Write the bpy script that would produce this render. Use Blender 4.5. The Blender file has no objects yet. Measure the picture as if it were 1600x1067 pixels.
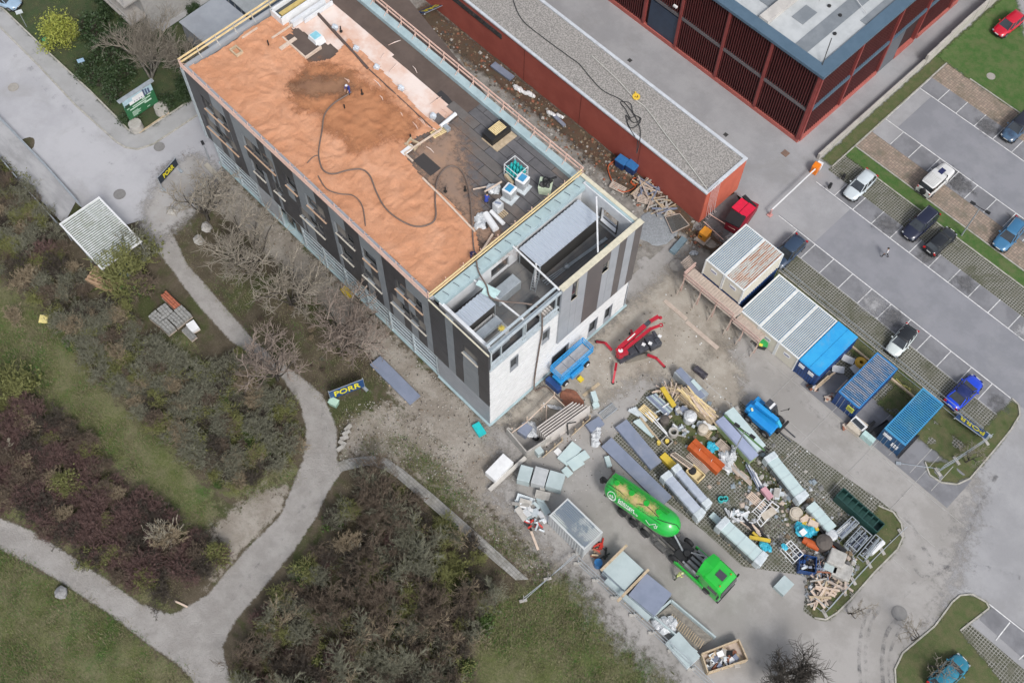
import bpy, math, random
import numpy as np
from mathutils import Vector, Matrix
random.seed(7); rng=np.random.default_rng(11)
sc=bpy.context.scene; col=sc.collection
R=math.radians
# ---------------------------------------------------------------- camera (solved from the photograph), drone 100 m up
F_,TH,RO,YAW,HC=1757.5,.473471,.024608,.779084,100.
def _axes():
    c,s=math.cos(TH),math.sin(TH)
    rl=Matrix(((math.cos(RO),-math.sin(RO),0),(math.sin(RO),math.cos(RO),0),(0,0,1)))
    down=rl@Vector((0,s,c)); fw=rl@Vector((0,-c,s)); rt=rl@Vector((1,0,0))
    a=math.cos(YAW)*rt-math.sin(YAW)*fw; b=math.sin(YAW)*rt+math.cos(YAW)*fw
    return a,b,down
AX,BX,DX=_axes()
cam=bpy.data.cameras.new('camera'); camo=bpy.data.objects.new('camera',cam); col.objects.link(camo)
cam.sensor_width=36; cam.lens=36*F_/1600; cam.clip_end=3000; cam.clip_start=1
camo.matrix_world=Matrix(((AX[0],-AX[1],-AX[2],0),(BX[0],-BX[1],-BX[2],0),(-DX[0],DX[1],DX[2],HC),(0,0,0,1)))
sc.camera=camo
# ---------------------------------------------------------------- overcast daylight
w=bpy.data.worlds.new('World'); sc.world=w; w.use_nodes=True
nt=w.node_tree; nt.nodes.clear()
sky=nt.nodes.new('ShaderNodeTexSky'); sky.sky_type='NISHITA'; sky.sun_disc=False
SUN_EL,SUN_ROT=R(48),R(112)
sky.sun_elevation=SUN_EL; sky.sun_rotation=SUN_ROT; sky.altitude=400; sky.air_density=1.0; sky.dust_density=4.0; sky.ozone_density=1.0
hs=nt.nodes.new('ShaderNodeHueSaturation'); hs.inputs['Saturation'].default_value=.42
bg=nt.nodes.new('ShaderNodeBackground'); bg.inputs['Strength'].default_value=.115
wo=nt.nodes.new('ShaderNodeOutputWorld')
nt.links.new(sky.outputs[0],hs.inputs['Color']); nt.links.new(hs.outputs[0],bg.inputs[0]); nt.links.new(bg.outputs[0],wo.inputs[0])
sl=bpy.data.lights.new('sun','SUN'); sl.energy=1.5; sl.angle=R(14); sl.color=(1,.965,.92)
so=bpy.data.objects.new('sun',sl); col.objects.link(so)
sd=Vector((math.sin(SUN_ROT)*math.cos(SUN_EL),math.cos(SUN_ROT)*math.cos(SUN_EL),math.sin(SUN_EL)))
so.rotation_euler=sd.to_track_quat('Z','Y').to_euler(); so.location=sd*200
sc.view_settings.view_transform='Standard'; sc.view_settings.look='None'; sc.view_settings.gamma=1; sc.view_settings.use_curve_mapping=False
sc.view_settings.exposure=.64
sc.render.engine='CYCLES'; sc.cycles.max_bounces=5; sc.cycles.transparent_max_bounces=24
# ---------------------------------------------------------------- picture point -> place in the world on the level z
def P(px,py,z=0.):
    x,y=(px-800)/F_,(py-533.5)/F_
    d=x*DX[0]+y*DX[1]+DX[2]; t=(HC-z)/d
    return Vector((t*(x*AX[0]+y*AX[1]+AX[2]),t*(x*BX[0]+y*BX[1]+BX[2]),z))
def Zm(ox,oy,s=3.9525):
    return lambda x,y,z=0.: P(ox+x/s,oy+y/s,z)
# ---------------------------------------------------------------- materials
MATS={}
def _noise(n,l,scale,detail=4,rough=.6,dist=0,vec=None,stretch=None):
    t=n.new('ShaderNodeTexNoise'); t.inputs['Scale'].default_value=scale; t.inputs['Detail'].default_value=detail
    t.inputs['Roughness'].default_value=rough; t.inputs['Distortion'].default_value=dist
    if vec is None:
        g=n.new('ShaderNodeNewGeometry'); vec=g.outputs['Position']
    if stretch:
        mp=n.new('ShaderNodeMapping'); mp.inputs['Scale'].default_value=stretch[:3]
        if len(stretch)>3: mp.inputs['Rotation'].default_value=(0,0,stretch[3])
        l.new(vec,mp.inputs[0]); vec=mp.outputs[0]
    l.new(vec,t.inputs['Vector']); return t.outputs['Fac']
def _ramp(n,l,src,a,b):
    r=n.new('ShaderNodeMapRange'); r.interpolation_type='SMOOTHSTEP'
    r.inputs['From Min'].default_value=a; r.inputs['From Max'].default_value=b; l.new(src,r.inputs['Value']); return r.outputs[0]
def _mix(n,l,f,a,b):
    m=n.new('ShaderNodeMix'); m.data_type='RGBA'
    for s,v in ((m.inputs[0],f),(m.inputs[6],a),(m.inputs[7],b)):
        if isinstance(v,(tuple,list)): s.default_value=tuple(v)[:3]+(1,)
        elif isinstance(v,(int,float)): s.default_value=v
        else: l.new(v,s)
    return m.outputs[2]
def _math(n,l,op,a,b=None,clamp=False):
    m=n.new('ShaderNodeMath'); m.operation=op; m.use_clamp=clamp
    for s,v in ((m.inputs[0],a),(m.inputs[1],b)):
        if v is None: continue
        if isinstance(v,(int,float)): s.default_value=v
        else: l.new(v,s)
    return m.outputs[0]
def mat(name,c,c2=None,scale=3.,rough=.75,metal=0.,bump=0.,lo=.35,hi=.65,dirt=.25,dirtc=None,fine=0.,coat=0.,alpha=None,spec=None,bscale=None,stretch=None,fade=False,trans=0.):
    """c mixed with c2 by noise; broad dirt and optional fine grain; bump"""
    if name in MATS: return MATS[name]
    m=bpy.data.materials.new(name); m.use_nodes=True; n=m.node_tree.nodes; l=m.node_tree.links; n.clear()
    o=n.new('ShaderNodeOutputMaterial'); b=n.new('ShaderNodeBsdfPrincipled')
    if c2 is None: c2=tuple(x*.8 for x in c)
    cc=_mix(n,l,_ramp(n,l,_noise(n,l,scale,5,.65,stretch=stretch),lo,hi),c,c2)
    if dirt:
        dc=dirtc or tuple(x*.55+.02 for x in c)
        f=_math(n,l,'MULTIPLY',_ramp(n,l,_noise(n,l,scale*.31+.13,6,.7,.4),.5,.72),dirt)
        cc=_mix(n,l,f,cc,dc)
    if fine:
        f=_ramp(n,l,_noise(n,l,38,3,.7),.3,.7)
        hv=n.new('ShaderNodeHueSaturation'); l.new(cc,hv.inputs['Color'])
        l.new(_math(n,l,'ADD',_math(n,l,'MULTIPLY',f,fine*2),1-fine),hv.inputs['Value']); cc=hv.outputs[0]
    l.new(cc,b.inputs['Base Color'])
    b.inputs['Roughness'].default_value=rough; b.inputs['Metallic'].default_value=metal
    if spec is not None: b.inputs['Specular IOR Level'].default_value=spec
    if coat: b.inputs['Coat Weight'].default_value=coat; b.inputs['Coat Roughness'].default_value=.08
    if trans: b.inputs['Transmission Weight'].default_value=trans
    if bump:
        bp=n.new('ShaderNodeBump'); bp.inputs['Strength'].default_value=min(1,bump); bp.inputs['Distance'].default_value=.05*max(1,bump)
        l.new(_noise(n,l,bscale or scale*4,6,.7),bp.inputs['Height']); l.new(bp.outputs[0],b.inputs['Normal'])
    out=b.outputs[0]
    if fade:
        at=n.new('ShaderNodeAttribute'); at.attribute_name='fade'
        f=_math(n,l,'ADD',at.outputs['Fac'],_math(n,l,'MULTIPLY',_math(n,l,'SUBTRACT',_noise(n,l,1.1,8,.75),.5),1.7))
        f=_ramp(n,l,f,.15,.85)
        tr=n.new('ShaderNodeBsdfTransparent'); ms=n.new('ShaderNodeMixShader')
        l.new(f,ms.inputs[0]); l.new(tr.outputs[0],ms.inputs[1]); l.new(out,ms.inputs[2]); out=ms.outputs[0]
    if alpha is not None: b.inputs['Alpha'].default_value=alpha
    l.new(out,o.inputs[0]); MATS[name]=m; return m
def plain(name,c,rough=.6,metal=0,**k): return mat(name,c,tuple(x*.82+.005 for x in c),2.2,rough,metal,**k)
# ---------------------------------------------------------------- mesh builder
LOC={}   # world matrix of every thing or part
class MB:
    def __init__(s): s.v=[]; s.f=[]; s.mi=[]; s.cur=0; s.M=None
    def add(s,vs,fs):
        o=len(s.v)
        if s.M is not None: vs=[s.M@Vector(v) for v in vs]
        s.v+= [tuple(v) for v in vs]; s.f+=[tuple(i+o for i in f) for f in fs]; s.mi+=[s.cur]*len(fs); return s
    def box(s,c,d,rz=0.,rx=0.,ry=0.):
        x,y,z=d[0]/2,d[1]/2,d[2]/2
        vs=[Vector((i*x,j*y,k*z)) for k in(-1,1) for j in(-1,1) for i in(-1,1)]
        if rz or rx or ry:
            M=Matrix.Rotation(rz,3,'Z')@Matrix.Rotation(ry,3,'Y')@Matrix.Rotation(rx,3,'X'); vs=[M@v for v in vs]
        c=Vector(c); return s.add([v+c for v in vs],[(0,2,3,1),(4,5,7,6),(0,1,5,4),(2,6,7,3),(0,4,6,2),(1,3,7,5)])
    def b2(s,x0,x1,y0,y1,z0,z1): return s.box(((x0+x1)/2,(y0+y1)/2,(z0+z1)/2),(abs(x1-x0),abs(y1-y0),abs(z1-z0)))
    def beam(s,a,b,w,h=None,up=(0,0,1)):
        a,b=Vector(a),Vector(b); h=h or w; d=(b-a)
        if d.length<1e-6: return s
        d.normalize(); u=Vector(up)
        if abs(d.dot(u))>.98: u=Vector((1,0,0))
        r=d.cross(u).normalized(); u=r.cross(d).normalized()
        vs=[p+r*(i*w/2)+u*(j*h/2) for p in(a,b) for i,j in((-1,-1),(1,-1),(1,1),(-1,1))]
        return s.add(vs,[(3,2,1,0),(4,5,6,7),(0,1,5,4),(1,2,6,5),(2,3,7,6),(3,0,4,7)])
    def tube(s,pts,r,n=6,cap=True):
        pts=[Vector(p) for p in pts]; rs=r if isinstance(r,(list,tuple)) else [r]*len(pts)
        vs=[];fs=[];pu=None
        for i,p in enumerate(pts):
            d=(pts[min(i+1,len(pts)-1)]-pts[max(i-1,0)]);
            if d.length<1e-6: d=Vector((0,0,1))
            d.normalize(); u=pu or (Vector((0,0,1)) if abs(d.z)<.9 else Vector((1,0,0)))
            rr=d.cross(u).normalized(); u=rr.cross(d).normalized(); pu=u
            for k in range(n):
                a=2*math.pi*k/n; vs.append(p+(rr*math.cos(a)+u*math.sin(a))*rs[i])
        for i in range(len(pts)-1):
            for k in range(n): fs.append((i*n+k,i*n+(k+1)%n,(i+1)*n+(k+1)%n,(i+1)*n+k))
        if cap: fs+= [tuple(range(n))[::-1],tuple((len(pts)-1)*n+k for k in range(n))]
        return s.add(vs,fs)
    def cyl(s,c,r,h,n=16,r2=None): # upright, c = centre of the base
        c=Vector(c); return s.tube([c,c+Vector((0,0,h))],[r,r if r2 is None else r2],n)
    def ring(s,c,ro,ri,h,n=20):
        vs=[];fs=[]
        for k in range(n):
            a=2*math.pi*k/n; ca,sa=math.cos(a),math.sin(a)
            for rr,zz in((ro,0),(ro,h),(ri,h),(ri,0)): vs.append((c[0]+rr*ca,c[1]+rr*sa,c[2]+zz))
        for k in range(n):
            j=(k+1)%n
            for q in range(4): fs.append((k*4+q,j*4+q,j*4+(q+1)%4,k*4+(q+1)%4))
        return s.add(vs,fs)
    def prism(s,poly,z0,z1):
        n=len(poly); ar=sum(poly[i][0]*poly[(i+1)%n][1]-poly[(i+1)%n][0]*poly[i][1] for i in range(n))
        if ar<0: poly=list(poly)[::-1]
        vs=[(p[0],p[1],z0) for p in poly]+[(p[0],p[1],z1) for p in poly]
        return s.add(vs,[tuple(range(n))[::-1],tuple(range(n,2*n))]+[(i,(i+1)%n,n+(i+1)%n,n+i) for i in range(n)])
    def quad(s,a,b,c,d): return s.add([a,b,c,d],[(0,1,2,3)])
    def loft(s,secs,cap=True):
        n=len(secs[0]); vs=[p for q in secs for p in q]; fs=[]
        for i in range(len(secs)-1):
            for k in range(n): fs.append((i*n+k,i*n+(k+1)%n,(i+1)*n+(k+1)%n,(i+1)*n+k))
        if cap: fs+=[tuple(range(n))[::-1],tuple((len(secs)-1)*n+k for k in range(n))]
        return s.add(vs,fs)
    def ball(s,c,r,nu=10,nv=6,sq=(1,1,1),jit=0):
        vs=[];fs=[]
        for i in range(nv+1):
            t=math.pi*i/nv
            for k in range(nu):
                a=2*math.pi*k/nu; j=1+random.uniform(-jit,jit)
                vs.append((c[0]+r*sq[0]*j*math.sin(t)*math.cos(a),c[1]+r*sq[1]*j*math.sin(t)*math.sin(a),c[2]+r*sq[2]*j*math.cos(t)))
        for i in range(nv):
            for k in range(nu): fs.append((i*nu+k,(i+1)*nu+k,(i+1)*nu+(k+1)%nu,i*nu+(k+1)%nu))
        return s.add(vs,fs)
    def corr(s,o,u,v,pitch,depth,nrm):
        """corrugated sheet from corner o, waves counted along u, ridges running along v"""
        o,u,v,nrm=Vector(o),Vector(u),Vector(v),Vector(nrm)*depth; L=u.length; n=max(1,round(L/pitch)); vs=[]; prof=[(0,0),(.25,0),(.4,1),(.75,1),(.9,0)]
        st=[((i+t)/n,h) for i in range(n) for t,h in prof]+[(1,0)]
        for t,h in st: vs+=[o+u*t+nrm*h,o+u*t+v+nrm*h]
        fs=[(2*i,2*i+2,2*i+3,2*i+1) for i in range(len(st)-1)]
        if u.cross(v).dot(nrm)<0: fs=[f[::-1] for f in fs]
        return s.add(vs,fs)
    def mesh(s,name,mats,smooth=False,bevel=0):
        me=bpy.data.meshes.new(name); me.from_pydata(s.v,[],s.f)
        for m in (mats if isinstance(mats,(list,tuple)) else [mats]): me.materials.append(m)
        if any(s.mi): me.polygons.foreach_set('material_index',s.mi)
        if smooth: me.polygons.foreach_set('use_smooth',[True]*len(s.f))
        me.update(); return me
    def build(s,name,mats,parent=None,world=True,loc=None,smooth=False,label=None,bevel=0,kind=None):
        """vertices are world coordinates unless world=False; the object's origin is put at the foot of the mesh"""
        if parent is not None and world:
            Mi=LOC[parent.name].inverted(); s.v=[tuple(Mi@Vector(v)) for v in s.v]
        a=np.array(s.v,dtype=float)
        if loc is None:
            c=Vector(((a[:,0].min()+a[:,0].max())/2,(a[:,1].min()+a[:,1].max())/2,a[:,2].min()))
        else: c=Vector(loc)
        s.v=[tuple(x) for x in (a-np.array(c))]
        o=bpy.data.objects.new(name,s.mesh(name,mats,smooth)); col.objects.link(o); o.location=c
        if parent is not None: o.parent=parent
        LOC[o.name]=(LOC[parent.name] if parent is not None else Matrix())@Matrix.Translation(c)
        if bevel:
            bv=o.modifiers.new('bevel','BEVEL'); bv.width=bevel; bv.segments=2; bv.limit_method='ANGLE'
        if label: o['label']=label
        if kind: o['kind']=kind
        return o
def tag(o,label=None,cat=None,group=None,kind=None):
    for k,v in (('label',label),('category',cat),('group',group),('kind',kind)):
        if v: o[k]=v
    return o
def thing(name,label,cat,loc=(0,0,0),rz=0.,group=None):
    o=bpy.data.objects.new(name,None); col.objects.link(o); o.location=loc; o.rotation_euler=(0,0,rz); o.empty_display_size=.3
    LOC[o.name]=Matrix.Translation(Vector(loc))@Matrix.Rotation(rz,4,'Z'); return tag(o,label,cat,group)
def put(o,parent,loc,rz=0.,rx=0.,ry=0.):
    o.location=loc; o.rotation_euler=(rx,ry,rz); return o
def share(name,me,parent,loc=(0,0,0),rot=(0,0,0),scale=None,label=None):
    """another object on a mesh that already exists"""
    o=bpy.data.objects.new(name,me); col.objects.link(o); o.parent=parent; o.location=loc; o.rotation_euler=rot
    if scale: o.scale=scale
    if label: o['label']=label
    LOC[o.name]=(LOC[parent.name] if parent is not None else Matrix())@Matrix.Translation(Vector(loc)); return o
def copy_tree(o,loc,rz,label,parent=None):
    c=o.copy(); col.objects.link(c)
    if parent is None:
        c.location=loc; c.rotation_euler=(0,0,rz); c['label']=label; LOC[c.name]=Matrix.Translation(Vector(loc))@Matrix.Rotation(rz,4,'Z')
    else: c.parent=parent
    for ch in [x for x in KIDS.get(o.name,())] : copy_tree(ch,None,0,None,c)
    return c
KIDS={}
def index_kids(root):
    KIDS[root.name]=[x for x in col.objects if x.parent==root]
    for k in KIDS[root.name]: index_kids(k)
def struct(mb,name,m,**k):
    o=mb.build(name,m,**k); o['kind']='structure'; return o
def single(mb,name,m,label,cat,group=None,**k): return tag(mb.build(name,m,**k),label,cat,group)
def text(body,size,m,parent,M,name='lettering',extr=.004,bold=.0,align='CENTER'):
    cu=bpy.data.curves.new('t','FONT'); cu.body=body; cu.size=size; cu.extrude=extr; cu.offset=bold; cu.align_x=align; cu.align_y='CENTER'; cu.resolution_u=3
    t=bpy.data.objects.new('t',cu); col.objects.link(t)
    dg=bpy.context.evaluated_depsgraph_get(); me=bpy.data.meshes.new_from_object(t.evaluated_get(dg)); bpy.data.objects.remove(t)
    me.name=name; me.materials.clear(); me.materials.append(m)
    o=bpy.data.objects.new(name,me); col.objects.link(o); o.parent=parent; o.matrix_local=M; return o
def frame(o,x,z):  # matrix with text running along x, facing z
    x=Vector(x).normalized(); z=Vector(z).normalized(); y=z.cross(x)
    return Matrix(((x.x,y.x,z.x,o[0]),(x.y,y.y,z.y,o[1]),(x.z,y.z,z.z,o[2]),(0,0,0,1)))
def rect(A,B,C):
    """three top corners (A-B one side, B-C the next) -> centre, length, width, angle"""
    A,B,C=Vector(A),Vector(B),Vector(C); u=(B-A); u.z=0; L=u.length; an=math.atan2(u.y,u.x); n=Vector((-u.y,u.x,0))/L
    w=(C-B).dot(n); c=A+u/2+n*(w/2)
    if abs(w)>L: return Vector((c.x,c.y,0)),abs(w),L,an+math.pi/2
    return Vector((c.x,c.y,0)),L,abs(w),an
def inpoly_dist(X,Y,poly):
    """signed distance to polygon (positive inside)"""
    p=np.array([(q[0],q[1]) for q in poly]); ins=np.zeros(X.shape,bool); dm=np.full(X.shape,1e9)
    for i in range(len(p)):
        x0,y0=p[i]; x1,y1=p[(i+1)%len(p)]; dx,dy=x1-x0,y1-y0
        t=np.clip(((X-x0)*dx+(Y-y0)*dy)/(dx*dx+dy*dy+1e-9),0,1); dm=np.minimum(dm,np.hypot(X-x0-t*dx,Y-y0-t*dy))
        cr=((y0>Y)!=(y1>Y)); xx=x0+(Y-y0)*dx/(dy if abs(dy)>1e-9 else 1e-9); ins^=cr&(X<xx)
    return np.where(ins,dm,-dm)
def vnoise(X,Y,s,seed=0):
    r=np.random.default_rng(seed).random((64,64)); x,y=X/s,Y/s; xi,yi=np.floor(x).astype(int),np.floor(y).astype(int); fx,fy=x-xi,y-yi
    fx,fy=fx*fx*(3-2*fx),fy*fy*(3-2*fy); g=lambda a,b: r[a%64,b%64]
    return (g(xi,yi)*(1-fx)+g(xi+1,yi)*fx)*(1-fy)+(g(xi,yi+1)*(1-fx)+g(xi+1,yi+1)*fx)*fy-.5
def blob(name,poly,z,m,step=.5,fade=1.,kind='structure',bumpy=0.,label=None,parent=None,relief=None,soft=True):
    """a sheet following a polygon, its edge fading raggedly into what lies below"""
    p=np.array([(q[0],q[1]) for q in poly]); x0,y0=p.min(0)-fade; x1,y1=p.max(0)+fade
    xs=np.arange(x0,x1+step,step); ys=np.arange(y0,y1+step,step); X,Y=np.meshgrid(xs,ys); D=inpoly_dist(X,Y,poly)
    Zz=z+bumpy*(vnoise(X,Y,1.7,3)+.5*vnoise(X,Y,.6,4))
    if relief is not None: Zz=z+relief(X,Y)
    ny,nx=X.shape; idx=np.arange(nx*ny).reshape(ny,nx); keep=(np.maximum.reduce([D[:-1,:-1],D[1:,:-1],D[:-1,1:],D[1:,1:]])>(-fade if soft else 0))
    q=np.stack([idx[:-1,:-1],idx[:-1,1:],idx[1:,1:],idx[1:,:-1]],-1)[keep]
    used=np.unique(q); rm=np.full(nx*ny,-1); rm[used]=np.arange(len(used))
    V=np.stack([X,Y,Zz],-1).reshape(-1,3)[used]; me=bpy.data.meshes.new(name); me.from_pydata(V.tolist(),[],rm[q].tolist())
    at=me.attributes.new('fade','FLOAT','POINT'); at.data.foreach_set('value',np.clip(D.reshape(-1)[used]/fade*.5+.5,0,1).astype(np.float32))
    me.materials.append(m); me.polygons.foreach_set('use_smooth',[True]*len(me.polygons)); me.update()
    o=bpy.data.objects.new(name,me); col.objects.link(o)
    if parent: o.parent=parent; o.matrix_parent_inverse=LOC[parent.name].inverted()
    LOC[o.name]=Matrix()
    if kind: o['kind']=kind
    if label: o['label']=label
    return o
# ================================================================= GROUND
def pp(l,z=0.): return [P(x,y,z) for x,y in l]
G_grass=[pp([(-160,330),(0,440),(50,478),(92,520),(118,560),(150,600),(215,655),(262,700),(318,760),(345,800),(330,838),(286,826),(240,780),(180,720),(118,655),(60,612),(0,590),(-200,520)]),
 pp([(-300,760),(0,860),(76,900),(177,966),(228,1006),(282,1042),(320,1090),(300,1300),(-400,1200)]),
 pp([(262,530),(292,525),(312,580),(340,590),(330,610),(300,600)]),
 pp([(640,722),(665,712),(700,742),(745,790),(800,842),(850,880),(905,905),(960,985),(1085,1090),(1160,1200),(900,1200),(760,1120),(740,1020),(760,960),(815,915),(838,902),(790,862),(735,812),(690,772)]),
 pp([(555,705),(590,675),(650,690),(700,745),(660,740),(600,712)]),
 pp([(0,790),(40,800),(120,850),(200,905),(262,950),(240,955),(130,880),(40,815),(-60,790)]),
 pp([(345,770),(400,745),(470,725),(478,740),(430,775),(380,790)])]
G_path=[pp([(232,325),(262,350),(291,412),(347,475),(395,530),(430,560),(474,592),(502,615),(514,640),(525,668),(526,718),(536,732),(511,768),(494,806),(458,860),(400,929),(364,972),(346,1010),(356,1052),(380,1110),(340,1140),(300,1060),(278,1036),(228,1003),(177,962),(76,896),(0,856),(-120,812),(-120,766),(0,810),(50,830),(152,896),(217,942),(268,961),(324,929),(380,863),(438,806),(453,768),(474,718),(479,668),(469,630),(443,592),(405,562),(359,530),(309,475),(262,412),(225,365)])]
G_dust=[pp([(292,228),(345,262),(470,385),(620,535),(768,668),(900,600),(1010,470),(1100,520),(1000,700),(900,900),(850,872),(800,812),(755,790),(705,735),(680,690),(640,650),(560,560),(470,460),(400,380),(330,320),(262,320),(225,330)]),
 pp([(526,640),(600,620),(700,700),(760,795),(870,900),(850,905),(770,840),(700,770),(640,725),(560,705),(530,725)]),
 pp([(330,830),(400,770),(455,760),(440,800),(385,860),(330,915),(345,870)])]
G_brown=[pp([(245,330),(300,325),(400,400),(520,500),(600,570),(590,640),(540,680),(514,640),(474,592),(430,560),(395,530),(347,475),(291,412)])]
step=.36
xs=np.arange(-128,22,step); ys=np.arange(-66,49.5,step); X,Y=np.meshgrid(xs,ys)
def wclass(polys,fade):
    w_=np.zeros(X.shape)
    for p in polys: w_=np.maximum(w_,np.clip(inpoly_dist(X,Y,p)/fade*.5+.5,0,1))
    return w_
wp=wclass(G_path,.45); wg=wclass(G_grass,1.6); wd=wclass(G_dust,2.0); wb=wclass(G_brown,1.8)
wd=np.clip(wd-wb*.5,0,1)*(1-wp); wg=wg*(1-wp)*(1-.8*wd); wd=np.maximum(wd,wb*.18*(1-wp)); lit=np.clip(1-wp-wg-wd,0,1)
rel=(vnoise(X,Y,4.1,1)*.28+vnoise(X,Y,1.5,2)*.13)*(1-wp)*np.clip(1-.7*wd,0,1)-.12
rel=np.where(Y>28.2-.02*0,rel*.3-.06,rel)
V=np.stack([X,Y,rel],-1).reshape(-1,3); ny,nx=X.shape; idx=np.arange(nx*ny).reshape(ny,nx)
Q=np.stack([idx[:-1,:-1],idx[:-1,1:],idx[1:,1:],idx[1:,:-1]],-1).reshape(-1,4)
W=np.stack([wg,wp,wd,lit],-1).reshape(-1,4); cls=W[Q].mean(1).argmax(1)
def terrain_mat():
    m=bpy.data.materials.new('natural_ground'); m.use_nodes=True; n=m.node_tree.nodes; l=m.node_tree.links; n.clear()
    o=n.new('ShaderNodeOutputMaterial'); b=n.new('ShaderNodeBsdfPrincipled'); b.inputs['Roughness'].default_value=.95; b.inputs['Specular IOR Level'].default_value=.2
    at=n.new('ShaderNodeAttribute'); at.attribute_name='classes'
    sp=n.new('ShaderNodeSeparateColor'); l.new(at.outputs['Color'],sp.inputs[0])
    N=lambda s,d=5,r=.65,dist=0: _noise(n,l,s,d,r,dist)
    rag=_math(n,l,'MULTIPLY',_math(n,l,'SUBTRACT',N(1.6,8,.78),.5),1.9)
    def edge(src,a=.32,b_=.62): return _ramp(n,l,_math(n,l,'ADD',src,rag),a,b_)
    lit_=_mix(n,l,_ramp(n,l,N(.55,6,.7),.35,.65),(.075,.062,.042),(.115,.095,.068))
    lit_=_mix(n,l,_math(n,l,'MULTIPLY',_ramp(n,l,N(.21,6,.7,.6),.48,.62),.8),lit_,(.055,.072,.022))
    lit_=_mix(n,l,_math(n,l,'MULTIPLY',_ramp(n,l,N(7,6,.8),.5,.75),.6),lit_,(.2,.175,.135))
    gr=_mix(n,l,_ramp(n,l,N(.35,7,.7,.5),.36,.62),(.12,.138,.05),(.185,.175,.1))
    gr=_mix(n,l,_math(n,l,'MULTIPLY',_ramp(n,l,N(.13,6,.7,1.2),.52,.68),.75),gr,(.045,.115,.02))
    gr=_mix(n,l,_math(n,l,'MULTIPLY',_ramp(n,l,N(4.5,7,.9),.45,.62),.6),gr,(.05,.065,.022)); gr=_mix(n,l,_math(n,l,'MULTIPLY',_ramp(n,l,N(1.5,7,.85,.6),.5,.66),.45),gr,(.2,.19,.11))
    pa=_mix(n,l,_ramp(n,l,N(.5,6,.7),.35,.65),(.36,.345,.33),(.29,.275,.26))
    pa=_mix(n,l,_math(n,l,'MULTIPLY',_ramp(n,l,N(9,5,.8),.55,.75),.35),pa,(.2,.185,.165))
    du=_mix(n,l,_ramp(n,l,N(.4,7,.72,.4),.35,.62),(.375,.345,.305),(.265,.235,.2))
    du=_mix(n,l,_math(n,l,'MULTIPLY',_ramp(n,l,N(3.2,7,.82),.5,.68),.45),du,(.17,.15,.12))
    c=_mix(n,l,edge(sp.outputs[0]),lit_,gr); c=_mix(n,l,edge(sp.outputs[2]),c,du)
    rag2=_math(n,l,'MULTIPLY',_math(n,l,'SUBTRACT',N(2.5,8,.8),.5),.9)
    c=_mix(n,l,_ramp(n,l,_math(n,l,'ADD',sp.outputs[1],rag2),.35,.6),c,pa)
    l.new(c,b.inputs['Base Color'])
    bp=n.new('ShaderNodeBump'); bp.inputs['Strength'].default_value=1; bp.inputs['Distance'].default_value=.16
    l.new(N(3.5,8,.8),bp.inputs['Height']); l.new(bp.outputs[0],b.inputs['Normal']); l.new(b.outputs[0],o.inputs[0]); return m
TM=terrain_mat()
for ci,nm in enumerate(('meadow_grass_ground','gravel_path','dirt_ground','leaf_litter_ground')):
    f=Q[cls==ci]; used=np.unique(f); rm=np.full(len(V),-1); rm[used]=np.arange(len(used))
    me=bpy.data.meshes.new(nm); me.from_pydata(V[used].tolist(),[],rm[f].tolist()); me.materials.append(TM)
    at=me.attributes.new('classes','FLOAT_COLOR','POINT'); cc=W[used].copy(); cc[:,3]=1; at.data.foreach_set('color',cc.astype(np.float32).reshape(-1))
    me.polygons.foreach_set('use_smooth',[True]*len(f)); me.update(); o=bpy.data.objects.new(nm,me); col.objects.link(o); o['kind']='structure'
# land beyond, out to the horizon
mb=MB(); mb.quad((-1500,-1500,-.6),(1500,-1500,-.6),(1500,1500,-.6),(-1500,1500,-.6))
struct(mb,'ground',mat('far_land',(.13,.13,.08),(.1,.11,.05),.05,.95))
# ---- hard surfaces
M_asph=mat('pale_dusty_asphalt',(.315,.315,.325),(.26,.26,.27),.16,.9,lo=.38,hi=.62,dirt=.5,dirtc=(.22,.215,.21),fine=.1,bump=.15,bscale=14)
M_yard=mat('dusty_concrete_yard',(.325,.312,.3),(.27,.258,.245),.22,.92,lo=.4,hi=.6,dirt=.5,dirtc=(.2,.19,.175),fine=.1,bump=.2,bscale=12,fade=True)
M_park=mat('parking_asphalt',(.225,.228,.25),(.195,.2,.22),.3,.88,lo=.4,hi=.6,dirt=.45,dirtc=(.27,.27,.285),fine=.08,bump=.15,bscale=16)
M_stall=mat('stall_asphalt',(.205,.207,.222),(.16,.162,.175),.42,.88,lo=.4,hi=.6,dirt=.45,dirtc=(.1,.1,.105),fine=.08,bump=.15,bscale=16)
M_line=mat('white_road_paint',(.72,.72,.72),(.5,.5,.5),3,.6,dirt=.3,dirtc=(.35,.35,.35))
M_faint=mat('worn_road_paint',(.42,.415,.4),(.34,.33,.32),2,.7,dirt=.3)
M_kerb=mat('kerb_stone',(.42,.4,.36),(.3,.29,.26),2,.85,dirt=.5,dirtc=(.14,.15,.09))
M_road=mat('pale_road',(.4,.4,.42),(.34,.34,.36),.13,.9,lo=.38,hi=.62,dirt=.5,dirtc=(.27,.265,.26),fine=.06,bump=.15,bscale=14)
M_pave=mat('pavement_concrete',(.34,.34,.345),(.3,.3,.3),.4,.9,dirt=.4,dirtc=(.22,.22,.21),fine=.08)
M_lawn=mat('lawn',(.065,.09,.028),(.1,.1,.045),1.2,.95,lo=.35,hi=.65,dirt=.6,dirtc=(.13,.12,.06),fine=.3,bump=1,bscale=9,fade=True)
M_lawnd=mat('shade_tinted_lawn',(.035,.06,.02),(.055,.062,.028),.5,.95,lo=.35,hi=.65,dirt=.6,dirtc=(.05,.045,.03),fine=.3,bump=1,bscale=9,fade=True)  # darker copy of the lawn, its shade put into the colour
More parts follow.
